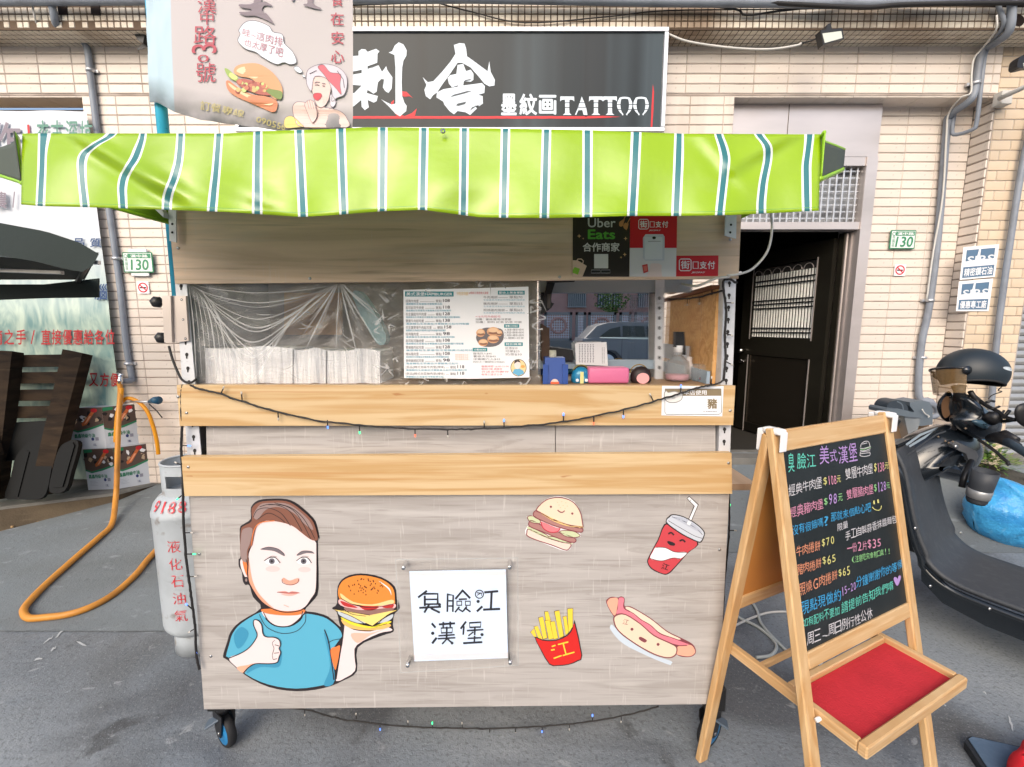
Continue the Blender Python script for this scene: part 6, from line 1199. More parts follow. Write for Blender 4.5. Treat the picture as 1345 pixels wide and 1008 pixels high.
# ------------------------------------------------------------ string lights
cols = {'g': mat("bulb_green", K(60, 220, 120), .3, emit=(.05, 1, .3, 1.5)), 'b': mat("bulb_blue", K(70, 110, 230), .3, emit=(.1, .25, 1, 1.5)), 'r': mat("bulb_red", K(230, 80, 60), .3, emit=(1, .12, .05, 1.2)), 'w': mat("bulb_clear", K(210, 205, 196), .2)}
def lights(name_label, pts, bulbs, r=.0028, loc=None):
    t = thing("string_light", pts[0], name_label, "string lights"); q = sm(pts, False, 8)
    q = [p + Vector((0, rnd.uniform(-.0008, .0008), rnd.uniform(-.0012, .0012))) for p in q]
    b = B(); b.tube(q, r, m_wire, 6); b.tube([p + Vector((.002 * math.sin(i * .9), -.002 * math.cos(i * .9), .002 * math.sin(i * .9))) for i, p in enumerate(q)], r * .6, m_wire, 5); b.build("wire", t)
    for (p, d, c) in bulbs:
        d = Vector(d).normalized(); b = B(); b.cyl(p, p + d * .02, .0018, m_wire, 6); b.cyl(p + d * .018, p + d * .026, .0024, cols[c], 8); b.build("bulb", t)
L1 = PY(1.27)
main = [(250, 506), (262, 511), (290, 518), (325, 530), (365, 541), (420, 553), (480, 559), (545, 563.5), (600, 564), (640, 563), (700, 559), (760, 551), (820, 538), (860, 527), (890, 518), (918, 509), (940, 505), (950, 500)]
bl_ = [(290, 518, (.1, 0, .2), 'w'), (318, 526, (0, 0, 1), 'w'), (365, 541, (0, 0, -1), 'w'), (430, 552, (0, 0, -1), 'b'), (472, 559, (0, 0, -1), 'g'), (545, 563, (0, 0, -1), 'r'), (588, 564, (0, 0, -1), 'w'), (636, 564, (0, 0, 1), 'w'), (662, 562, (0, 0, 1), 'b'), (740, 554, (0, 0, 1), 'b'), (780, 547, (0, 0, -1), 'r'), (819, 538, (0, 0, -1), 'b'), (858, 527, (-.5, 0, 1), 'w'), (894, 517, (0, 0, 1), 'b'), (934, 506, (0, 0, 1), 'w')]
lights("string lights sagging across the two pine rails of the cart", [L1(x, y) for x, y in main], [(L1(x, y), d, c) for x, y, d, c in bl_])
side = [(240, 506), (238, 520), (239, 560), (238, 590), (240, 625), (241, 680), (244, 728), (248, 760), (252, 790), (256, 822), (258, 860), (262, 880)]
lights("string lights hanging down the left edge of the cart past the gas cylinder", [PY(1.285)(x, y) for x, y in side], [(PY(1.285)(x, y), d, c) for x, y, d, c in ((238, 548, (.9, 0, .1), 'r'), (239, 585, (1, 0, -.1), 'b'), (240, 612, (-1, 0, .5), 'w'), (240, 650, (-1, 0, -.8), 'g'), (243, 700, (1, 0, 0), 'w'), (246, 728, (1, 0, 0), 'g'), (248, 758, (1, 0, .1), 'w'), (252, 800, (-.5, 0, .5), 'b'), (256, 826, (-1, 0, -.6), 'w'), (259, 866, (0, 0, 1), 'b'))], .0036)
post_ = [(950, 501), (953, 470), (952, 440), (954, 410), (951, 385), (950, 370), (956, 367), (968, 372)]
lights("string lights wound up the right slotted post of the cart window", [PY(1.29)(x, y) for x, y in post_] , [(PY(1.29)(x, y), d, c) for x, y, d, c in ((953, 475, (1, 0, -.5), 'w'), (952, 438, (1, 0, -.3), 'w'), (952, 398, (1, 0, 0), 'w'))], .0034)
lights("string lights strung inside the cart under the header at the right", [onY(876, 393, 1.6), onY(893, 393, 1.55), onY(915, 391, 1.45), onY(935, 386, 1.36), onY(948, 382, 1.31)], [(onY(903, 392, 1.5), (0, 0, -1), 'w'), (onY(919, 390, 1.43), (0, 0, -1), 'w'), (onY(935, 386, 1.36), (0, 0, 1), 'w')])
bot = [(360, 930), (400, 932), (440, 943), (470, 948), (540, 955), (600, 957), (650, 957), (700, 955), (760, 950), (820, 940), (865, 928)]
lights("string lights hanging in a low arc beneath the bottom edge of the cart", [PY(1.42)(x, y) for x, y in bot], [(PY(1.42)(x, y), d, c) for x, y, d, c in ((400, 932, (0, 0, -1), 'w'), (468, 945, (0, 0, 1), 'w'), (499, 951, (0, 0, -1), 'b'), (536, 955, (0, 0, 1), 'w'), (568, 957, (0, 0, 1), 'g'), (607, 957, (0, 0, 1), 'w'), (643, 957, (0, 0, -1), 'g'), (677, 956, (0, 0, -1), 'w'), (712, 954, (0, 0, -1), 'b'), (748, 951, (0, 0, -1), 'w'), (778, 947, (0, 0, 1), 'b'), (816, 941, (0, 0, -1), 'w'))], .0024)
lights("string lights running down behind the right edge of the front panel", [PY(1.36)(x, y) for x, y in ((958, 640), (958, 680), (957, 710), (952, 760), (950, 800), (948, 840))], [(PY(1.36)(x, y), d, c) for x, y, d, c in ((958, 672, (0, 0, 1), 'g'), (957, 697, (1, 0, 0), 'w'), (955, 735, (-1, 0, -.2), 'g'), (950, 765, (-.8, 0, -.4), 'w'))])
cable([onY(973, 358, 1.6), onY(960, 362, 1.4), onY(956, 364, 1.28), onY(940, 366, 1.28), onY(914, 376, 1.32), onY(893, 372, 1.5), onY(880, 366, 1.6)], .004, m_wirew, "white_cable", "white lead drooping under the header at the right window corner")
cable([onY(1011, 270, 1.3), onY(1014, 300, 1.3), onY(1008, 330, 1.3), onY(990, 352, 1.3), onY(972, 360, 1.28), onY(955, 362, 1.27)], .0035, m_wirew, "white_cable", "white cable curving from the awning to the right end of the header")
cable([onY(222, 455, 1.34), onY(226, 470, 1.33), onY(233, 488, 1.32), onY(240, 500, 1.3), onY(250, 503, 1.29), onY(258, 498, 1.29)], .0035, m_wire, "plug_lead", "black lead hanging below the clamp plate at the left post")
# ------------------------------------------------------------ sandwich board
BF = Vector((.687, 1.3904, 0)); BU_ = Vector((.909, .417, 0)).normalized(); BW = Vector((BU_.y, -BU_.x, 0)); UP3 = Vector((0, 0, 1)); WD = .635
def SB_(a, t, z): return BF + BU_ * a + BW * t + UP3 * z
G0 = SB_(0, .415, 0); DV = (SB_(0, .172, 1.179) - G0).normalized(); NB = BU_.cross(DV)
BP = lambda a, b_, off=0: G0 + BU_ * a + DV * b_ + NB * off
BPX = lambda x, y, off=0: onP(x, y, G0, NB) + NB * off
sbd = thing("sandwich_board", SB_(.32, .2, 0), "pine A-frame chalkboard with a red tray and coloured handwritten menu", "sandwich board")
for a in (.021, WD - .021):
    b = B(); b.beam(BP(a, -.112, -.012), BP(a, 1.212, -.012), .024, .042, m_pinev, side=BU_, b=.004); b.build("front_leg", sbd)
    b = B(); e = (SB_(0, .15, 1.16) - SB_(0, 0, 0)).normalized(); b.beam(SB_(a, 0, 0) - e * .103, SB_(a, 0, 0) + e * 1.175, .024, .042, m_pinev, side=BU_, b=.004); b.build("back_leg", sbd)
b = B(); M_ = Matrix((BU_, DV, NB)).transposed().to_4x4(); M_.translation = G0
b.bbox(.043, WD - .043, 1.14, 1.203, -.022, -.002, m_pineh, .003, M_); b.build("top_rail", sbd)
b = B(); b.bbox(.043, WD - .043, .515, .563, -.022, -.002, m_pineh, .003, M_); b.build("bottom_rail", sbd)
b = B(); b.bbox(.04, WD - .04, .555, 1.145, -.018, -.009, mat("chalkboard", K(34, 40, 42, .8), .42, layers=[(K(52, 58, 60, .8), (5, 5, 3), .45, .75, .5, 6, 1)]), .001, M_); b.build("chalkboard", sbd)
e = (SB_(0, .15, 1.16) - SB_(0, 0, 0)).normalized(); nbk = BU_.cross(e); M2 = Matrix((BU_, e, nbk)).transposed().to_4x4(); M2.translation = SB_(0, 0, 0)
b = B(); b.bbox(.04, WD - .04, .60, 1.14, -.004, .004, mat("brown_backing", K(214, 146, 72, .8), .6, layers=[(K(190, 120, 56, .8), 3, .4, .7, .5)]), .001, M2); b.build("back_panel", sbd)
b = B(); b.bbox(.042, WD - .042, .555, .603, -.010, .010, m_pineh, .003, M2); b.build("back_rail", sbd); b = B(); b.bbox(.042, WD - .042, 1.12, 1.165, -.010, .010, m_pineh, .003, M2); b.build("back_rail", sbd)
zt = .40; M3 = Matrix((BU_, BW, UP3)).transposed().to_4x4(); M3.translation = BF
for a in (.056, WD - .056):
    b = B(); b.bbox(a - .011, a + .011, .035, .437, zt - .035, zt, m_pineh, .003, M3); b.build("tray_arm", sbd)
    b = B(); p = SB_(a + (-.014 if a < .3 else .014), .345, zt - .018); b.cyl(p - BU_ * .012, p + BU_ * .012, .006, WHT, 10); p = SB_(a + (-.014 if a < .3 else .014), .05, zt - .018); b.cyl(p - BU_ * .012, p + BU_ * .012, .006, WHT, 10); b.build("peg", sbd)
b = B(); b.bbox(.044, WD - .044, .438, .462, zt - .036, zt + .001, m_pineh, .004, M3); b.build("tray_front_rail", sbd)
b = B(); b.bbox(.068, WD - .068, .236, .256, zt - .035, zt, m_pineh, .003, M3); b.build("tray_back_rail", sbd)
b = B(); b.bbox(.066, WD - .066, .257, .438, zt - .026, zt - .018, mat("red_felt", K(206, 44, 56), .85, layers=[(K(176, 34, 44), 14, .4, .7, .5)], bump=(200, .3)), .001, M3); b.build("tray_panel", sbd)
b = B(); b.bbox(.068, WD - .068, .14, .155, zt - .03, zt - .008, m_pineh, .003, M3); b.build("cross_bar", sbd)
for a in (.022, WD - .022):
    b = B(); b.bbox(a - .016, a + .016, .135, .192, 1.168, 1.186, WHT, .006, M3, 2); b.bbox(a - .014, a + .014, .118, .138, 1.11, 1.178, WHT, .003, M3); b.bbox(a - .014, a + .014, .19, .196, 1.12, 1.178, WHT, .002, M3); b.build("hinge_clip", sbd)
ck = {k: mat("chalk_" + k, K(*c, .66), .8) for k, c in dict(w=(226, 224, 228), c=(110, 222, 200), v=(196, 160, 226), y=(232, 226, 140), p=(236, 160, 190), g=(160, 226, 150), b=(70, 176, 232), o=(240, 160, 124)).items()}
def abx(x, y): P = onP(x, y, G0, NB) - G0; return P.dot(BU_), P.dot(DV)
def cs(b, s, z, x0, y0, x1, y1, h, c, jit=.1, lean=-.15):
    (X0, Y0, S_) = {5: (1000, 560, 6.3), 6: (1030, 680, 5.305)}[z]
    a0 = abx(X0 + x0 / S_, Y0 + y0 / S_); a1 = abx(X0 + x1 / S_, Y0 + y1 / S_); ha = abx(X0 + x0 / S_, Y0 + (y0 - h) / S_)[1] - a0[1]
    b = B(); hand(b, s, a0[0], a0[1], a1[0], a1[1], ha, ha * .92, BP, -.0078, ck[c], jit, .008, up=1, lean=lean); b.build('handwriting', sbd)
b = B()
cs(b, "臭", 5, 245, 305, 300, 300, 175, 'c'); cs(b, "臉江", 5, 318, 292, 478, 282, 130, 'c')
cs(b, "美", 5, 505, 250, 590, 240, 170, 'v'); cs(b, "式", 5, 592, 250, 655, 245, 110, 'v'); cs(b, "漢", 5, 660, 235, 745, 225, 160, 'v'); cs(b, "堡", 5, 745, 215, 820, 205, 150, 'v')
cs(b, "經典牛肉堡", 5, 250, 540, 530, 465, 100, 'w'); cs(b, "$", 5, 535, 465, 575, 455, 75, 'y'); cs(b, "108", 5, 575, 455, 650, 445, 75, 'p'); cs(b, "元", 5, 650, 440, 685, 435, 60, 'y')
cs(b, "雙層牛肉堡", 5, 720, 405, 950, 345, 95, 'w'); cs(b, "$", 5, 955, 350, 985, 345, 75, 'y'); cs(b, "138", 5, 985, 345, 1045, 335, 75, 'p'); cs(b, "元", 5, 1045, 330, 1080, 325, 60, 'y')
cs(b, "經典豬肉堡", 5, 260, 720, 540, 640, 95, 'p'); cs(b, "$", 5, 540, 635, 580, 625, 70, 'g'); cs(b, "98", 5, 580, 610, 655, 595, 90, 'v'); cs(b, "元", 5, 660, 600, 700, 590, 65, 'g')
cs(b, "雙層豬肉堡", 5, 730, 575, 955, 520, 90, 'p'); cs(b, "$", 5, 955, 515, 985, 510, 65, 'g'); cs(b, "128", 5, 985, 510, 1060, 495, 75, 'v'); cs(b, "元", 5, 1060, 495, 1090, 490, 55, 'g')
cs(b, "沒有很餓嗎?", 5, 280, 870, 590, 785, 85, 'b'); cs(b, "那就來個點心吧", 5, 600, 760, 935, 670, 78, 'b')
cs(b, "限量", 5, 655, 845, 745, 815, 60, 'w', .06); cs(b, "手工自製蒜香抹醬麵包", 5, 720, 915, 1145, 765, 75, 'w')
cs(b, "牛肉捲餅", 6, 105, 245, 275, 195, 75, 'o'); cs(b, "$70", 6, 280, 185, 375, 160, 60, 'y')
cs(b, "一份2片$35", 6, 460, 225, 700, 175, 68, 'p'); cs(b, "(注意吃完會有口氣!!", 6, 490, 300, 765, 235, 48, 'g')
cs(b, "豬肉捲餅", 6, 110, 370, 283, 320, 80, 'o'); cs(b, "$65", 6, 285, 310, 385, 285, 62, 'y')
cs(b, "照燒G肉捲餅", 6, 125, 515, 395, 400, 85, 'o'); cs(b, "$65", 6, 398, 400, 485, 370, 62, 'y')
cs(b, "現點現做約", 6, 140, 640, 420, 540, 90, 'b'); cs(b, "15-20", 6, 420, 525, 525, 480, 60, 'v'); cs(b, "分鐘謝謝你的等候", 6, 522, 465, 848, 325, 75, 'b')
cs(b, "如有配料不要加", 6, 150, 750, 408, 650, 72, 'c'); cs(b, "請提前告知我們唷", 6, 420, 640, 785, 475, 78, 'c')
cs(b, "周三、周日例行性公休", 6, 180, 860, 640, 670, 88, 'w')
b = B(); Zs = lambda x, y, off=0: BPX(1000 + x / 6.3, 560 + y / 6.3, -.0076 + off)
for q in ([(848,175),(852,150),(880,128),(912,130),(924,165)], [(840,182),(870,186),(932,168)], [(842,200),(870,206),(928,188)], [(845,215),(925,205)], [(842,230),(925,220)], [(842,246),(875,252),(922,242),(924,220)], [(842,246),(845,215)], [(860,150),(900,140)]): b.line(sm(q, False), 5, Zs, 0, ck['w'])
b.line([(842,190),(868,200),(890,186),(932,176)], 4, Zs, .0002, ck['g'])
for q in ([(958,620),(960,650)], [(990,610),(994,640)]): b.line(q, 14, Zs, 0, ck['y'])
b.line(sm([(944,672),(960,690),(990,700),(1012,690),(1020,662)], False), 6, Zs, 0, ck['y'])
Zs2 = lambda x, y, off=0: BPX(1030 + x / 5.305, 680 + y / 5.305, -.0076 + off); hp = sm([(810,482),(786,440),(792,420),(808,426),(812,436),(820,412),(834,412),(832,440)], True)
b.fill(hp, Zs2, 0, ck['v']); b.build("chalk_drawing", sbd)

# the finished board is a little smaller than drawn and stands close to the cart
sbd.scale = (.935,) * 3; sbd.location = (.991, 1.255, .0962)
# tubes on the ground behind the board
Zg = lambda x, y: onZ(900 + x / 3.54, 780 + y / 3.54, .008)
cable([Zg(180, 190), Zg(230, 150), Zg(330, 105), Zg(410, 85), Zg(520, 88), Zg(640, 120)], .0055, m_wirew, "white_tube", "pale tube lying on the ground behind the A-frame board, upper strand", "tube")
cable([Zg(300, 20), Zg(335, 80), Zg(355, 140), Zg(430, 225), Zg(520, 300), Zg(640, 330)], .007, mat("grey_tube", K(186, 192, 190), .5), "grey_tube", "grey tube looping on the ground under the A-frame board", "tube")
cable([Zg(200, 60), Zg(250, 110), Zg(330, 150), Zg(395, 200), Zg(425, 245), Zg(400, 285), Zg(330, 296)], .007, mat("grey_tube", None), "grey_tube", "grey tube curling back on itself beside the right cart castor", "tube")

# ------------------------------------------------------------ blobs: a rounded body with a given outline
# ------------------------------------------------------------ scooter
m_sc = mat("scooter_black", K(24, 30, 36, .9), .22, coat=.6); m_scm = mat("scooter_matt", K(62, 66, 72, .8), .55, layers=[(K(84, 88, 92, .8), 30, .5, .7, .4)], bump=(120, .1))
RR = Vector((.56, -.83, 0)).normalized(); SS = Vector((.83, .56, 0)).normalized(); SO = Vector((2.20, 2.08, 0))
def SP(r, s, z): return SO + RR * r + SS * s + UP3 * z
scv = thing("scooter", SP(.2, 0, 0), "dark grey and black scooter parked behind the A-frame board, front half in view", "scooter")
prof = [(-.20, .86), (-.16, .78), (-.13, .66), (-.10, .54), (-.06, .43), (-.01, .35), (.07, .30), (.2, .285), (.5, .28), (.8, .28)]
pv = sm([(r, z) for r, z in prof], False, 4)
def shf(u, v):
    i = v * (len(pv) - 1); k = int(min(len(pv) - 2, i)); p = pv[k].lerp(pv[k + 1], i - k); w = .245 - .0 * v
    s = -w + 2 * w * u; e = abs(2 * u - 1); cur = .03 * max(0, e - .55) ** 1.2 * (1 if v < .5 else .6)
    return SP(p.x + (.0 if v > .5 else cur * 1.2), s, p.y + (cur * -.8 if v > .5 else 0))
b = B(); b.grid(shf, 20, 44, m_scm); o = b.build("leg_shield", scv); so = o.modifiers.new("t", 'SOLIDIFY'); so.thickness = .02; so.offset = -1
b = B(); q = [shf(0, k / 40) for k in range(41)]; b.tube([p + Vector((0, 0, -.022)) - SS * .008 for p in q], .016, m_sc, 8); q = [shf(1, k / 40) for k in range(41)]; b.tube([p + Vector((0, 0, -.018)) for p in q], .018, m_sc, 8); b.build("skirt_trim", scv)
b = B(); 
for s0 in (-.235, .2):
    F = frame(SP(0, s0, 0), RR, UP3); b.prism([(-.03, .36), (.07, .28), (.2, .262), (.8, .255), (.8, .16), (.2, .17), (.06, .2), (-.02, .27)], F, 0, .03, m_sc)
b.build("lower_skirt", scv)
b = B(); b.bbox(*(0, 1, 0, 1, 0, 1), m_sc) if False else None
F = frame(SP(.0, 0, 0), RR, UP3); b.prism([(-.20, .88), (-.34, .84), (-.5, .66), (-.56, .5), (-.44, .42), (-.2, .34), (-.06, .34), (-.12, .5), (-.17, .7)], F, -.12, .12, m_sc); b.build("front_body", scv)
b = B(); P = PY(2.3); blob(b, [(1150, 625), (1163, 606), (1183, 586), (1206, 570), (1230, 560), (1256, 557), (1276, 570), (1284, 590), (1274, 612), (1262, 632), (1236, 628), (1198, 622), (1170, 640)], P, .13, m_sc); b.build("front_cowl", scv)
b = B(); PB = PY(2.16); b.line([(1188, 584), (1206, 571), (1229, 562), (1212, 574), (1192, 586)], 3, PB, .01, mat("painted_cowl_glint", K(150, 164, 176, .8), .25)); b.line([(1186, 600), (1205, 586), (1228, 570), (1240, 566)], 2, PB, .01, m_scm); b.build("cowl_glint_and_line", scv)  # pale sliver is a glint painted on the cowl; second line is matt
b = B(); b.tube([SP(-.34, 0, .84), SP(-.26, 0, 1.0)], .04, m_black, 12); b.build("steering_column", scv)
b = B(); Hq = PY(2.2, 1200, 440, 6.3)
blob(b, [(385,515),(430,508),(480,540),(560,600),(620,660),(690,700),(695,770),(650,850),(560,870),(450,830),(360,770),(325,700),(380,650),(400,600)], Hq, .07, m_sc); b.build("handlebar_cover", scv)
b = B(); blob(b, [(205,620),(215,550),(255,495),(292,465),(315,505),(322,560),(330,640),(318,700),(280,722),(235,690)], PY(2.3, 1200, 440, 6.3), .03, m_sc); blob(b, [(300,515),(350,525),(395,560),(402,610),(360,660),(320,680),(300,640)], PY(2.26, 1200, 440, 6.3), .05, m_sc); b.build("headlight_shroud", scv)
b = B(); b.fill(sm([(232,560),(270,510),(300,530),(290,600),(300,660),(262,690),(236,650)]), PY(2.25, 1200, 440, 6.3), 0, mat("smoke_lens", K(120, 92, 70, .6), .08)); b.build("smoked_lens", scv)
b = B(); blob(b, [(480,712),(560,705),(612,750),(600,772),(540,765)], PY(2.1, 1200, 440, 6.3), .02, mat("dial_glass", K(60, 84, 100, .8), .08)); b.build("dial", scv)
def hz(x, y, Y): return onY(1200 + x / 6.3, 440 + y / 6.3, Y)
b = B(); b.tube([hz(640, 860, 2.12), hz(700, 850, 2.05), hz(780, 880, 1.98), hz(860, 925, 1.92)], [.022, .028, .026, .018], m_black, 12); b.tube([hz(700, 830, 2.06), hz(760, 815, 2.02), hz(850, 870, 1.96)], .016, m_black, 10); b.build("switch_housing", scv)
b = B(); b.tube([hz(775, 885, 1.96), hz(850, 930, 1.88), hz(940, 985, 1.80), hz(1040, 1045, 1.72)], .0175, mat("grip_rubber", K(58, 76, 90, .7), .85), 14); b.build("hand_grip", scv)
b = B(); b.tube(sm([hz(540, 870, 2.08), hz(610, 915, 2.02), hz(690, 975, 1.96), hz(750, 1030, 1.92), hz(785, 1055, 1.90)], False), .007, m_black, 8); p = hz(782, 1068, 1.90); b.lathe([(0, -.011), (.011, 0), (0, .011)], Matrix.Translation(p), m_black, 10); b.build("brake_lever", scv)
b = B(); b.tube(sm([hz(480, 490, 2.25), hz(530, 530, 2.2), hz(600, 585, 2.15), hz(690, 630, 2.1), hz(760, 680, 2.05), hz(840, 705, 2.0)], False), .009, m_black, 8); b.tube(sm([hz(690, 720, 2.1), hz(780, 712, 2.05), hz(850, 700, 2.0)], False), .009, m_black, 8); b.tube([hz(600, 560, 2.1), hz(640, 545, 2.1), hz(668, 552, 2.1)], .006, m_black, 6); b.tube([hz(740, 690, 2.05), hz(775, 650, 2.05), hz(795, 625, 2.05)], .008, m_black, 6); b.tube([hz(640, 610, 2.1), hz(700, 600, 2.1), hz(712, 590, 2.1)], .005, m_black, 6); b.tube([hz(705, 660, 2.08), hz(740, 640, 2.08), hz(750, 625, 2.08)], .005, m_black, 6)
b.tube(sm([hz(350, 500, 2.3), hz(330, 600, 2.28), hz(345, 720, 2.25), hz(330, 800, 2.25)], False), .011, m_black, 8); b.tube(sm([hz(420, 500, 2.25), hz(500, 520, 2.2), hz(545, 580, 2.18), hz(540, 620, 2.18)], False), .007, m_black, 8); b.build("control_cables", scv)
b = B(); b.tube([hz(372, 425, 2.22), hz(378, 470, 2.22), hz(385, 540, 2.22)], [.03, .022, .03], m_black, 12); b.tube([hz(470, 470, 2.2), hz(500, 520, 2.2), hz(560, 570, 2.18)], .012, m_black, 8); b.build("mirror_mount", scv)
for px, py, Y in ((1262, 700, 2.2), (1202, 694, 1.93), (1222, 770, 1.9), (1300, 800, 1.75)):
    b = B(); b.lathe([(.007, 0), (.006, .003), (0, .004)], Matrix.Translation(onY(px, py, Y)) @ Matrix.Rotation(R(90), 4, 'X'), m_bolt, 10); b.build("body_bolt", scv)
b = B(); c = hz(655, 690, 2.1); b.lathe([(0, -.025), (.03, -.02), (.034, .01), (.02, .03), (0, .03)], Matrix.Translation(c) @ Matrix.Rotation(R(60), 4, 'Y'), m_black, 14); b.build("switch_knob", scv)
b = B(); blob(b, [(838,640),(870,580),(950,560),(1040,580),(1070,680),(1020,760),(930,768),(860,720)], PY(1.98, 1200, 440, 6.3), .02, m_black); b.build("mirror", scv)
b = B(); b.prism([(300,900),(340,880),(500,955),(520,1000),(500,1050),(440,1040),(420,980),(310,930)], PY(2.15, 1200, 440, 6.3), -.01, .01, mat("holder_grey", K(92, 94, 98, .8), .5)); b.lathe([(.01, 0), (.01, .005), (0, .005)], Matrix.Translation(hz(350, 925, 2.13)) @ Matrix.Rotation(R(90), 4, 'X'), m_bolt, 12); b.tube([hz(480, 1040, 2.14), hz(420, 1180, 2.1), hz(400, 1260, 2.1)], .014, m_black, 8); b.build("cup_bracket", scv)
b = B()
for x, y, r_ in ((262, 880, 12), (290, 895, 9), (325, 885, 10), (430, 775, 12), (205, 845, 10)): p = hz(x, y, 2.12); b.lathe([(0, -.006), (r_ * .0006, 0), (0, .006)], Matrix.Translation(p), mat("dull_brass", K(150, 130, 110), .3, .8), 8)
b.build("ignition_hardware", scv)
b = B(); c = SP(-.62, 0, .25); Mw = Matrix.Translation(c) @ SS.to_track_quat('Z', 'Y').to_matrix().to_4x4(); b.lathe([(.11, -.05), (.22, -.055), (.25, -.03), (.25, .03), (.22, .055), (.11, .05)], Mw, m_blackr, 32); b.lathe([(0, -.03), (.12, -.045), (.12, .045), (0, .03)], Mw, m_alu, 20); b.build("front_wheel", scv)
c = SP(1.05, 0, .25); b = B(); Mw = Matrix.Translation(c) @ SS.to_track_quat('Z', 'Y').to_matrix().to_4x4(); b.lathe([(.11, -.05), (.22, -.055), (.25, -.03), (.25, .03), (.22, .055), (.11, .05)], Mw, m_blackr, 32); b.lathe([(0, -.03), (.12, -.045), (.12, .045), (0, .03)], Mw, m_alu, 20); b.build("rear_wheel", scv)
b = B(); F = frame(SP(.0, 0, 0), RR, UP3); b.prism([(.62, .28), (.7, .74), (1.4, .8), (1.5, .62), (1.3, .4), (.9, .3)], F, -.14, .14, m_sc); b.prism([(.68, .745), (1.4, .805), (1.42, .86), (.8, .85), (.68, .8)], F, -.13, .13, m_blackr); b.build("seat_body", scv)
# cup in the holder
ct, cb_ = onY(1295, 619, 2.02), onY(1282, 660, 2.04); ax = (ct - cb_); 
cup = thing("tumbler_cup", cb_, "dark grey tumbler with a silver band in the scooter cup holder", "cup")
Mq = Matrix.Translation(cb_) @ ax.to_track_quat('Z', 'Y').to_matrix().to_4x4(); Lh = ax.length; m_cup = mat("cup_grey", K(66, 70, 76, .8), .5)
b = B(); b.lathe([(0, -.004), (.033, -.002), (.039, .01), (.040, Lh * .2), (.042, Lh * .22), (.046, Lh * .6), (.049, Lh), (.045, Lh), (.042, Lh * .5), (0, Lh * .3)], Mq, m_cup, 32); b.build("cup_body", cup)
b = B(); b.lathe([(.041, Lh * .16), (.0435, Lh * .17), (.0465, Lh * .42), (.044, Lh * .43)], Mq, mat("silver_band", K(170, 172, 174), .35, .5), 32); b.build("silver_band", cup)

# helmet
hc = onY(1277, 489, 2.22); ht = thing("helmet", hc, "matt black open helmet with smoked visor resting on the scooter handlebar", "helmet")
Mh = Matrix.Translation(hc) @ Matrix.Rotation(R(-14), 4, 'Z') @ Matrix.Rotation(R(-13), 4, 'X') @ Matrix.Rotation(R(4), 4, 'Y')
m_hm = mat("helmet_black", K(40, 50, 58, .75), .45, bump=(400, .02))
def helm(rx, ry, rz, t1, m_, b):
    def f(u, v):
        a = 2 * math.pi * u; fr = .5 + .5 * math.cos(a - math.pi); tt = R(t1(a)) * v
        return Mh @ Vector((rx * math.sin(tt) * math.cos(a), ry * math.sin(tt) * math.sin(a), rz * math.cos(tt)))
    b.grid(f, 40, 16, m_)
edge = lambda a: 119 + 5 * math.cos(a - R(-140)) + 5 * math.cos(2 * (a - R(-100))) * -1
b = B(); helm(.142, .118, .122, edge, m_hm, b); o = b.build("shell", ht)
b = B(); helm(.132, .108, .108, lambda a: edge(a) + 3, mat("helmet_lining", K(24, 24, 26, .7), .9), b); b.build("lining", ht)
def ep(a, k=1.0): t = R(edge(a)); return Mh @ Vector((.142 * k * math.sin(t) * math.cos(a), .118 * k * math.sin(t) * math.sin(a), .118 * k * math.cos(t)))
b = B(); b.tube([ep(2 * math.pi * k / 40) for k in range(40)], .0055, m_blackr, 6, closed=True); b.build("edge_trim", ht)
b = B(); m_vis = mat("smoked_visor", K(150, 120, 80, .6), .06, alpha=.62)
def visf(u, v):
    a = math.pi + R(-58 + 116 * u); z = .0 - (.125) * v
    return Mh @ Vector((.168 * (1 - .10 * v) * math.cos(a), .125 * (1 - .12 * v) * math.sin(a), z))
b.grid(visf, 20, 8, m_vis); b.build("visor", ht)
b = B(); b.tube([visf(k / 16, 0) for k in range(17)], .006, m_sc, 6); 
for s_ in (0, 1): b.lathe([(0, -.006), (.02, -.004), (.022, .004), (0, .008)], Matrix.Translation(visf(s_, .1)) @ Matrix.Rotation(R(90), 4, 'X'), m_sc, 14)
b.build("visor_hinge", ht)
b = B(); 
def emb(u, v, k):
    a = R(-52 + 17 * u); t = R(84 + 4.6 * v); return Mh @ Vector((.142 * k * math.sin(t) * math.cos(a), .118 * k * math.sin(t) * math.sin(a), .118 * k * math.cos(t)))
vs = [emb(0, 0, 1.008)] + [emb(math.cos(2 * math.pi * k / 20), math.sin(2 * math.pi * k / 20), 1.008) for k in range(20)]; b.add(vs, [(0, 1 + k, 1 + (k + 1) % 20) for k in range(20)], flat(196, 204, 210, .3)); b.build("oval_badge", ht)
b = B(); b.tube(sm([ep(.5), hz(730, 420, 2.15), hz(700, 460, 2.15), hz(730, 470, 2.15), hz(650, 500, 2.15), hz(620, 530, 2.15)], False), .0025, m_wire, 6); b.build("chin_strap", ht)

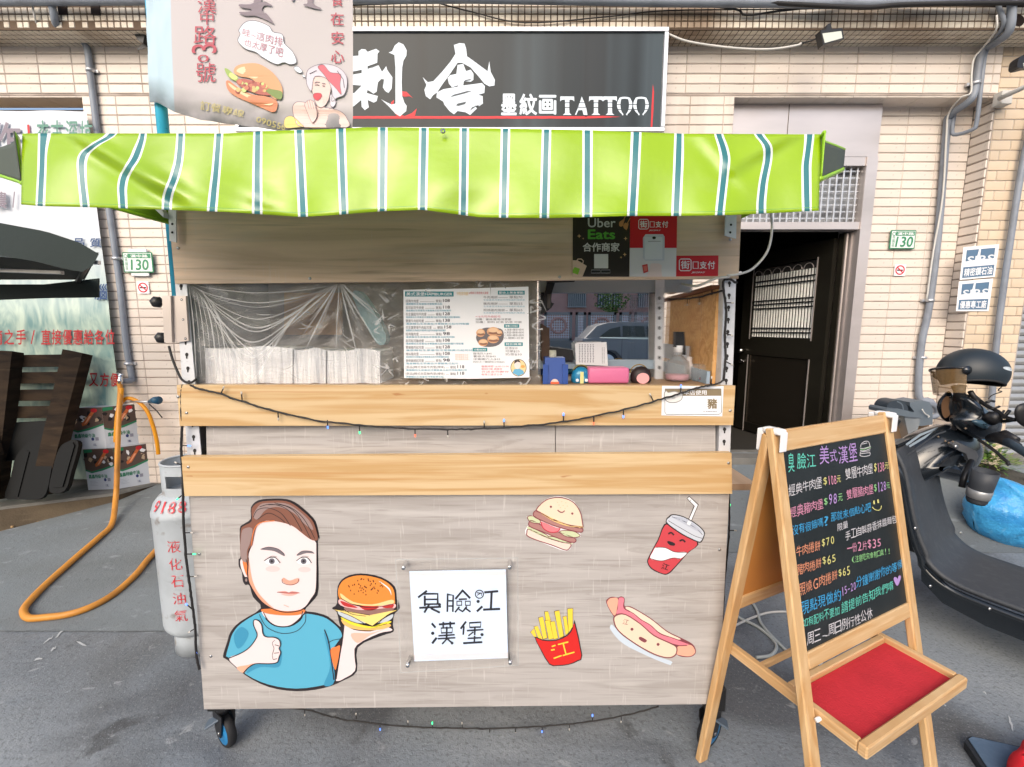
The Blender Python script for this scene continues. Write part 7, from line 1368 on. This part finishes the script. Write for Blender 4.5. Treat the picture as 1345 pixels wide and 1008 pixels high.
# pump
pt = thing("water_pump", onY(1200, 600, 3.2), "grey water pump and translucent strainer by the tiled wall behind the A-frame board", "pump")
ZP = PY(3.12, 1100, 500, 5.04); m_pg = mat("pump_grey", K(112, 124, 134, .7), .5, layers=[(K(140, 150, 156, .7), 12, .5, .7, .4)]); m_pd = mat("pump_dark", K(62, 72, 82, .7), .5)
b = B(); b.prism([(430,135),(500,122),(560,135),(578,180),(578,280),(500,290),(455,270),(455,190),(430,160)], ZP, -.08, .06, m_pg); b.build("pump_body", pt)
b = B(); b.prism(sm([(290,175),(300,145),(330,126),(380,124),(415,150),(425,195),(350,190)]), ZP, -.06, .05, m_pd); b.line(sm([(352,130),(385,150),(395,190)], False), 8, ZP, .052, m_pg); b.build("motor_drum", pt)
b = B(); b.prism([(250,180),(262,168),(360,178),(495,212),(492,232),(380,222),(252,202)], ZP, -.06, .09, m_pg); b.build("lid_plate", pt)
b = B(); b.prism([(385,225),(492,234),(455,385),(430,405),(410,330)], ZP, -.05, .07, mat("strainer_clear", K(190, 196, 196, .7), .2, trans=.5, alpha=.75)); b.build("strainer", pt)
b = B(); b.tube(sm([onY(1100 + x / 5.04, 500 + y / 5.04, 3.2) for x, y in ((560, 145), (600, 152), (640, 165), (662, 195), (660, 225), (630, 240), (590, 236))], False), .02, m_pipe, 10); b.build("outlet_pipe", pt)
b = B(); b.tube(sm([onY(1100 + x / 5.04, 500 + y / 5.04, 3.04) for x, y in ((560, 190), (580, 220), (606, 235), (600, 245))], False), .004, m_wirew, 6); b.build("lead", pt)
b = B(); p = ZP(500, 290); b.box(p.x - .14, p.x + .12, 3.12, 3.24, .22, p.z - .003, mat("stand_brown", K(150, 120, 92, .6), .8)); b.build("pump_stand", pt)

# blue bag, plant
b = B(); m_bag = mat("blue_bag", K(70, 168, 226, .9), .28, layers=[(K(30, 116, 196, .85), 7, .5, .75, .6, 5, 1), (K(130, 196, 236, .85), (16, 16, 6), .62, .72, .6, 3, 1)], bump=[(22, .9), (70, .5)])
blob(b, [(1278,662),(1292,650),(1305,640),(1312,628),(1330,632),(1350,640),(1390,650),(1410,690),(1390,728),(1350,731),(1322,724),(1297,711),(1280,694)], PY(2.86), .2, m_bag, 10, 4, .022)
bt_ = solo(b, "plastic_bag", "blue knotted plastic rubbish bag on the ground behind the scooter", "bag")
pc = onY(1296, 606, 3.25); t = thing("potted_plant", Vector((pc.x, 3.25, .2)), "low green plant in dark pot between the tan pier and the blue bag", "plant")
b = B(); b.lathe([(0, .2), (.1, .2), (.13, .35), (.14, pc.z - .05), (.12, pc.z - .05), (0, pc.z - .07)], Matrix.Translation((pc.x, 3.25, 0)), flat(70, 60, 52, .8, .6), 20); b.build("pot", t)
b = B()
ml = [mat("leaf_a", K(120, 160, 66, .6), .5), mat("leaf_b", K(86, 130, 56, .6), .5), mat("leaf_c", K(160, 180, 96, .6), .5)]
for k in range(420):
    a = rnd.uniform(0, 6.28); r_ = rnd.uniform(0, .17) ; z = pc.z - .06 + rnd.uniform(0, .19) * (1 - r_ * 3.5) + .02; p = Vector((pc.x + r_ * math.cos(a), 3.25 + r_ * math.sin(a), z)); d = Vector((math.cos(a), math.sin(a), rnd.uniform(-.4, .9))).normalized() * rnd.uniform(.03, .065); q = d.cross(UP3).normalized() * rnd.uniform(.006, .012)
    b.add([p, p + d * .5 + q, p + d, p + d * .5 - q], [(0, 1, 2, 3)], ml[k % 3])
b.build("foliage", t)
b = B(); blob(b, [(1306,628),(1320,616),(1345,622),(1380,630),(1380,644),(1345,642),(1318,640)], PY(3.15), .08, mat("dark_soil", K(86, 84, 78, .6), .95, bump=(40, .8)), 6, 3, .02); solo(b, "rubble_pile", "small heap of dark soil and stones behind the blue bag", "rubble")

# mat corner and red cloth at lower right
Fz = lambda x, y, off=0: onZ(x, y, .03) + UP3 * off
t = thing("padded_mat", onZ(1300, 1000, 0), "dark blue-grey padded mat with black edge cut by the lower right corner", "mat")
b = B(); q = [(1267, 974), (1270, 969), (1276, 967), (1300, 972), (1340, 981), (1420, 1000), (1420, 1060), (1325, 1060)]; b.prism(q, Fz, -.028, .0, mat("mat_black", K(36, 40, 46, .8), .6)); b.build("mat_edge", t)
b = B(); b.prism([(1272, 972), (1277, 969), (1300, 974), (1340, 983), (1418, 1001), (1418, 1056), (1330, 1056), (1296, 1008)], Fz, .0005, .004, mat("mat_slate", K(84, 106, 130, .8), .7, layers=[(K(104, 124, 146, .8), 30, .5, .7, .5)], bump=(60, .2))); b.build("mat_top", t)
b = B(); blob(b, [(1325,994),(1338,985),(1345,972),(1370,965),(1410,980),(1410,1040),(1330,1040),(1322,1015)], lambda x, y, o=0: onZ(x, y, .06) + UP3 * o, .03, mat("red_cloth", K(206, 20, 34, .85), .8), 6, 3, .006); solo(b, "red_cloth", "bright red cloth lying on the padded mat at the lower right corner", "cloth")
# scuffs on the asphalt
b = B(); sc = [(57, 845, 16, -35), (72, 838, 18, -40), (100, 843, 14, 20), (45, 868, 12, -20), (150, 830, 26, -12), (66, 856, 10, -40), (1325, 940, 22, 75), (1240, 925, 4, 40), (160, 826, 10, -30), (1290, 908, 8, 30)]
mw = mat("pale_scuff", K(196, 200, 202, .8), .8)
for x, y, l, a in sc:
    q = [(x + l * math.cos(R(a)) * k / 5 + rnd.uniform(-1, 1), y + l * math.sin(R(a)) * k / 5 + rnd.uniform(-1, 1)) for k in range(6)]; b.line(q, rnd.uniform(1.2, 3), lambda x, y, o=0: onZ(x, y, .004 + o), 0, mw, taper=True)
o = b.build("pale_scuffs", kind="stuff"); o["label"] = "pale scrape marks and flecks on the asphalt"

# ------------------------------------------------------------ the street seen in the rear pane
cx0, cy0 = 2.23, -12.0
car = thing("parked_car", (cx0 + 2.3, cy0, 0), "grey estate car across the street, seen mirrored in the cart window", "car")
m_car = mat("car_paint", K(146, 146, 146, .8), .45, .0, coat=.25); m_glass = mat("car_glass", K(36, 42, 48, .6), .05)
def carloft(prof, ws, m_, nm):
    b = B(); n = len(prof); vs = []; fs = []
    cxm = sum(p[0] for p in prof) / n; czm = sum(p[1] for p in prof) / n
    for w, k in ws: vs += [(cx0 + cxm + (x - cxm) * k, cy0 + w, czm + (z - czm) * k) for x, z in prof]
    for j in range(len(ws) - 1):
        for i in range(n): fs.append((j * n + i, j * n + (i + 1) % n, (j + 1) * n + (i + 1) % n, (j + 1) * n + i))
    tri = tessellate_polygon([[Vector((p[0], p[1], 0)) for p in prof]]); fs += [tuple(t_) for t_ in tri] + [tuple(i + (len(ws) - 1) * n for i in t_) for t_ in tri]
    b.add(vs, fs, m_); return b.build(nm, car)
carloft([(0, .5), (0, .95), (.08, 1.12), (.9, 1.16), (3.3, 1.1), (4.2, .98), (4.52, .78), (4.6, .5), (4.5, .3), (4.15, .3), (4.1, .55), (3.9, .72), (3.65, .75), (3.4, .7), (3.2, .5), (3.15, .3), (1.35, .3), (1.3, .52), (1.1, .72), (.85, .76), (.6, .7), (.42, .5), (.38, .3), (.1, .32)], [(-.92, .97), (-.86, 1), (.86, 1), (.92, .97)], m_car, "car_body")
carloft([(.12, 1.12), (.5, 1.52), (.8, 1.61), (1.3, 1.655), (2.2, 1.64), (2.7, 1.58), (3.05, 1.42), (3.55, 1.08)], [(-.78, .97), (-.70, 1), (.70, 1), (.78, .97)], m_car, "cabin")
FC_ = frame((cx0, cy0 + .785, 0), (1, 0, 0), (0, 0, 1)); pl = lambda x, y, off=0: Vector((cx0 + x, cy0 + .79 + off - (y - 1.1) * .06, y))
for q in ([(.62, 1.18), (.95, 1.42), (1.28, 1.5), (1.3, 1.18)], [(1.38, 1.18), (1.36, 1.52), (2.05, 1.52), (2.1, 1.17)], [(2.18, 1.17), (2.14, 1.52), (2.6, 1.48), (3.28, 1.15)]):
    b = B(); b.fill(q, pl, .03, m_glass); b.build("side_window", car)
b = B(); b.fill([(.6, 1.13), (3.4, 1.09), (3.4, 1.115), (.6, 1.16)], pl, .145, m_chrome); b.build("belt_trim", car)
for x in (.86, 3.65):
    b = B(); Mw = Matrix.Translation((cx0 + x, cy0 + .8, .36)) @ Matrix.Rotation(R(90), 4, 'X'); b.lathe([(0, -.1), (.24, -.1), (.36, -.1), (.36, .1), (0, .1)], Mw, m_blackr, 32); w = b.build("wheel", car)
    b = B(); b.lathe([(0, -.115), (.08, -.12), (.24, -.11), (.25, -.105)], Mw, m_alu, 24); b.build("rim", w)
for x in (1.5, 2.35): b = B(); b.bbox(cx0 + x, cx0 + x + .2, cy0 + .905, cy0 + .935, .98, 1.01, m_chrome, .004); b.build("door_handle", car)
b = B(); b.bbox(cx0 + 3.1, cx0 + 3.3, cy0 + .86, cy0 + 1.05, 1.12, 1.26, m_car, .03, seg=2); b.build("wing_mirror", car)
for x in (2.12, 1.32, 3.3): b = B(); b.box(cx0 + x, cx0 + x + .01, cy0 + .918, cy0 + .9215, .4, 1.1, BLK); b.build("door_gap", car)
b = B(); b.box(cx0 - .01, cx0 + .25, cy0 + .7, cy0 + .925, .9, 1.02, mat("tail_red", K(170, 30, 36), .3)); b.build("tail_light", car)
# pink building
m_pink = mat("pink_wall", K(214, 164, 150, .8), .8, layers=[(K(190, 140, 126, .8), 1.2, .4, .7, .5)])
pbg = thing("pink_building", (3, -20, 0), "pink building across the street with barred windows, seen mirrored in the cart window", "building")
b = B(); b.box(-14, 22, -21, -20, 0, 6.5, m_pink); b.build("building_wall", pbg)
for k, (xa, xb) in enumerate(((-8, -6.6), (-4.5, -3.2), (-1.2, 0), (2.9, 3.85), (4.45, 5.65), (6.55, 7.6), (9.5, 10.8), (13, 14.4))):
    for z0 in (2.5, 4.6):
        b = B(); b.box(xa, xb, -19.99, -19.95, z0, z0 + 1.4, flat(120, 130, 136, .2, .6)); w = b.build("window", pbg)
        b = B()
        for i in range(9): x = xa + (i + .5) * (xb - xa) / 9; b.box(x - .02, x + .02, -19.9, -19.86, z0, z0 + 1.4, flat(190, 188, 184))
        for z in (z0, z0 + .7, z0 + 1.36): b.box(xa - .03, xb + .03, -19.93, -19.84, z, z + .04, flat(190, 188, 184))
        b.build("window_bars", w)
fn = thing("ring_fence", (4, -16, 0), "ornamental fence of framed white grid panels with pink rings, seen mirrored in the cart window", "fence")
b = B(); b.box(-12, 20, -16.1, -15.9, 0, .9, flat(150, 146, 140, .8, .7)); b.build("base_wall", fn)
x = -9.4
pan = [(-9, -7.8), (-7.6, -7.1), (-6.9, -5.7), (-5, -4.4), (-4, -2.8), (-2, -1.4), (-1, .4), (1.4, 2.6), (2.75, 3.2), (3.3, 4.5), (4.65, 5.15), (5.3, 6.5), (6.8, 7.3), (7.6, 8.8), (9, 10.2)]
for xa, xb in pan:
    b = B(); gf = flat(150, 146, 142)
    for q in ((xa, xa + .1, .9, 2.12), (xb - .1, xb, .9, 2.12), (xa, xb, 2.0, 2.12), (xa, xb, .9, 1.0)): b.box(q[0], q[1], -16.06, -15.94, q[2], q[3], gf)
    f_ = b.build("panel_frame", fn); b = B(); n = int((xb - xa) / .11)
    for i in range(n): xx = xa + .1 + (i + .5) * (xb - xa - .2) / n; b.box(xx - .012, xx + .012, -16.01, -15.99, 1, 2, WHT)
    for j in range(9): b.box(xa + .1, xb - .1, -16.005, -15.985, 1.05 + j * .11, 1.072 + j * .11, WHT)
    b.build("grid", f_)
    if xb - xa > 1: b = B(); b.tube([((xa + xb) / 2 + .32 * math.cos(2 * math.pi * k / 28), -15.93, 1.55 + .32 * math.sin(2 * math.pi * k / 28)) for k in range(28)], .05, m_pink, 8, closed=True); b.build("ring", f_)
for x_ in (4.1, -3.3): 
    t = thing("street_tree", (x_ + .5, -17.2, 0), ("thin young street tree seen mirrored in the cart window" if x_ > 0 else "bushy street tree across the road behind the ring fence"), "tree"); b = B(); b.tube([(x_ + .5, -17.2, 0), (x_ + .55, -17.2, 1.6), (x_ + .5, -17.2, 3.0)], [.06, .045, .02], flat(90, 70, 52, .9), 8); b.build("trunk", t); b = B()
    for k in range(700): a = rnd.uniform(0, 6.28); h = rnd.uniform(-1, 1); r_ = rnd.uniform(.2, .9) * (1 - h * h) ** .5; p = Vector((x_ + .5 + r_ * math.cos(a), -17.2 + r_ * math.sin(a), 2.9 + h * .8)); d = Vector((rnd.uniform(-1, 1), rnd.uniform(-1, 1), rnd.uniform(-1, 1))).normalized() * .09; q = d.orthogonal() * .5; b.add([p, p + d * .5 + q, p + d, p + d * .5 - q], [(0, 1, 2, 3)], ml[k % 3])
    b.build("crown", t)
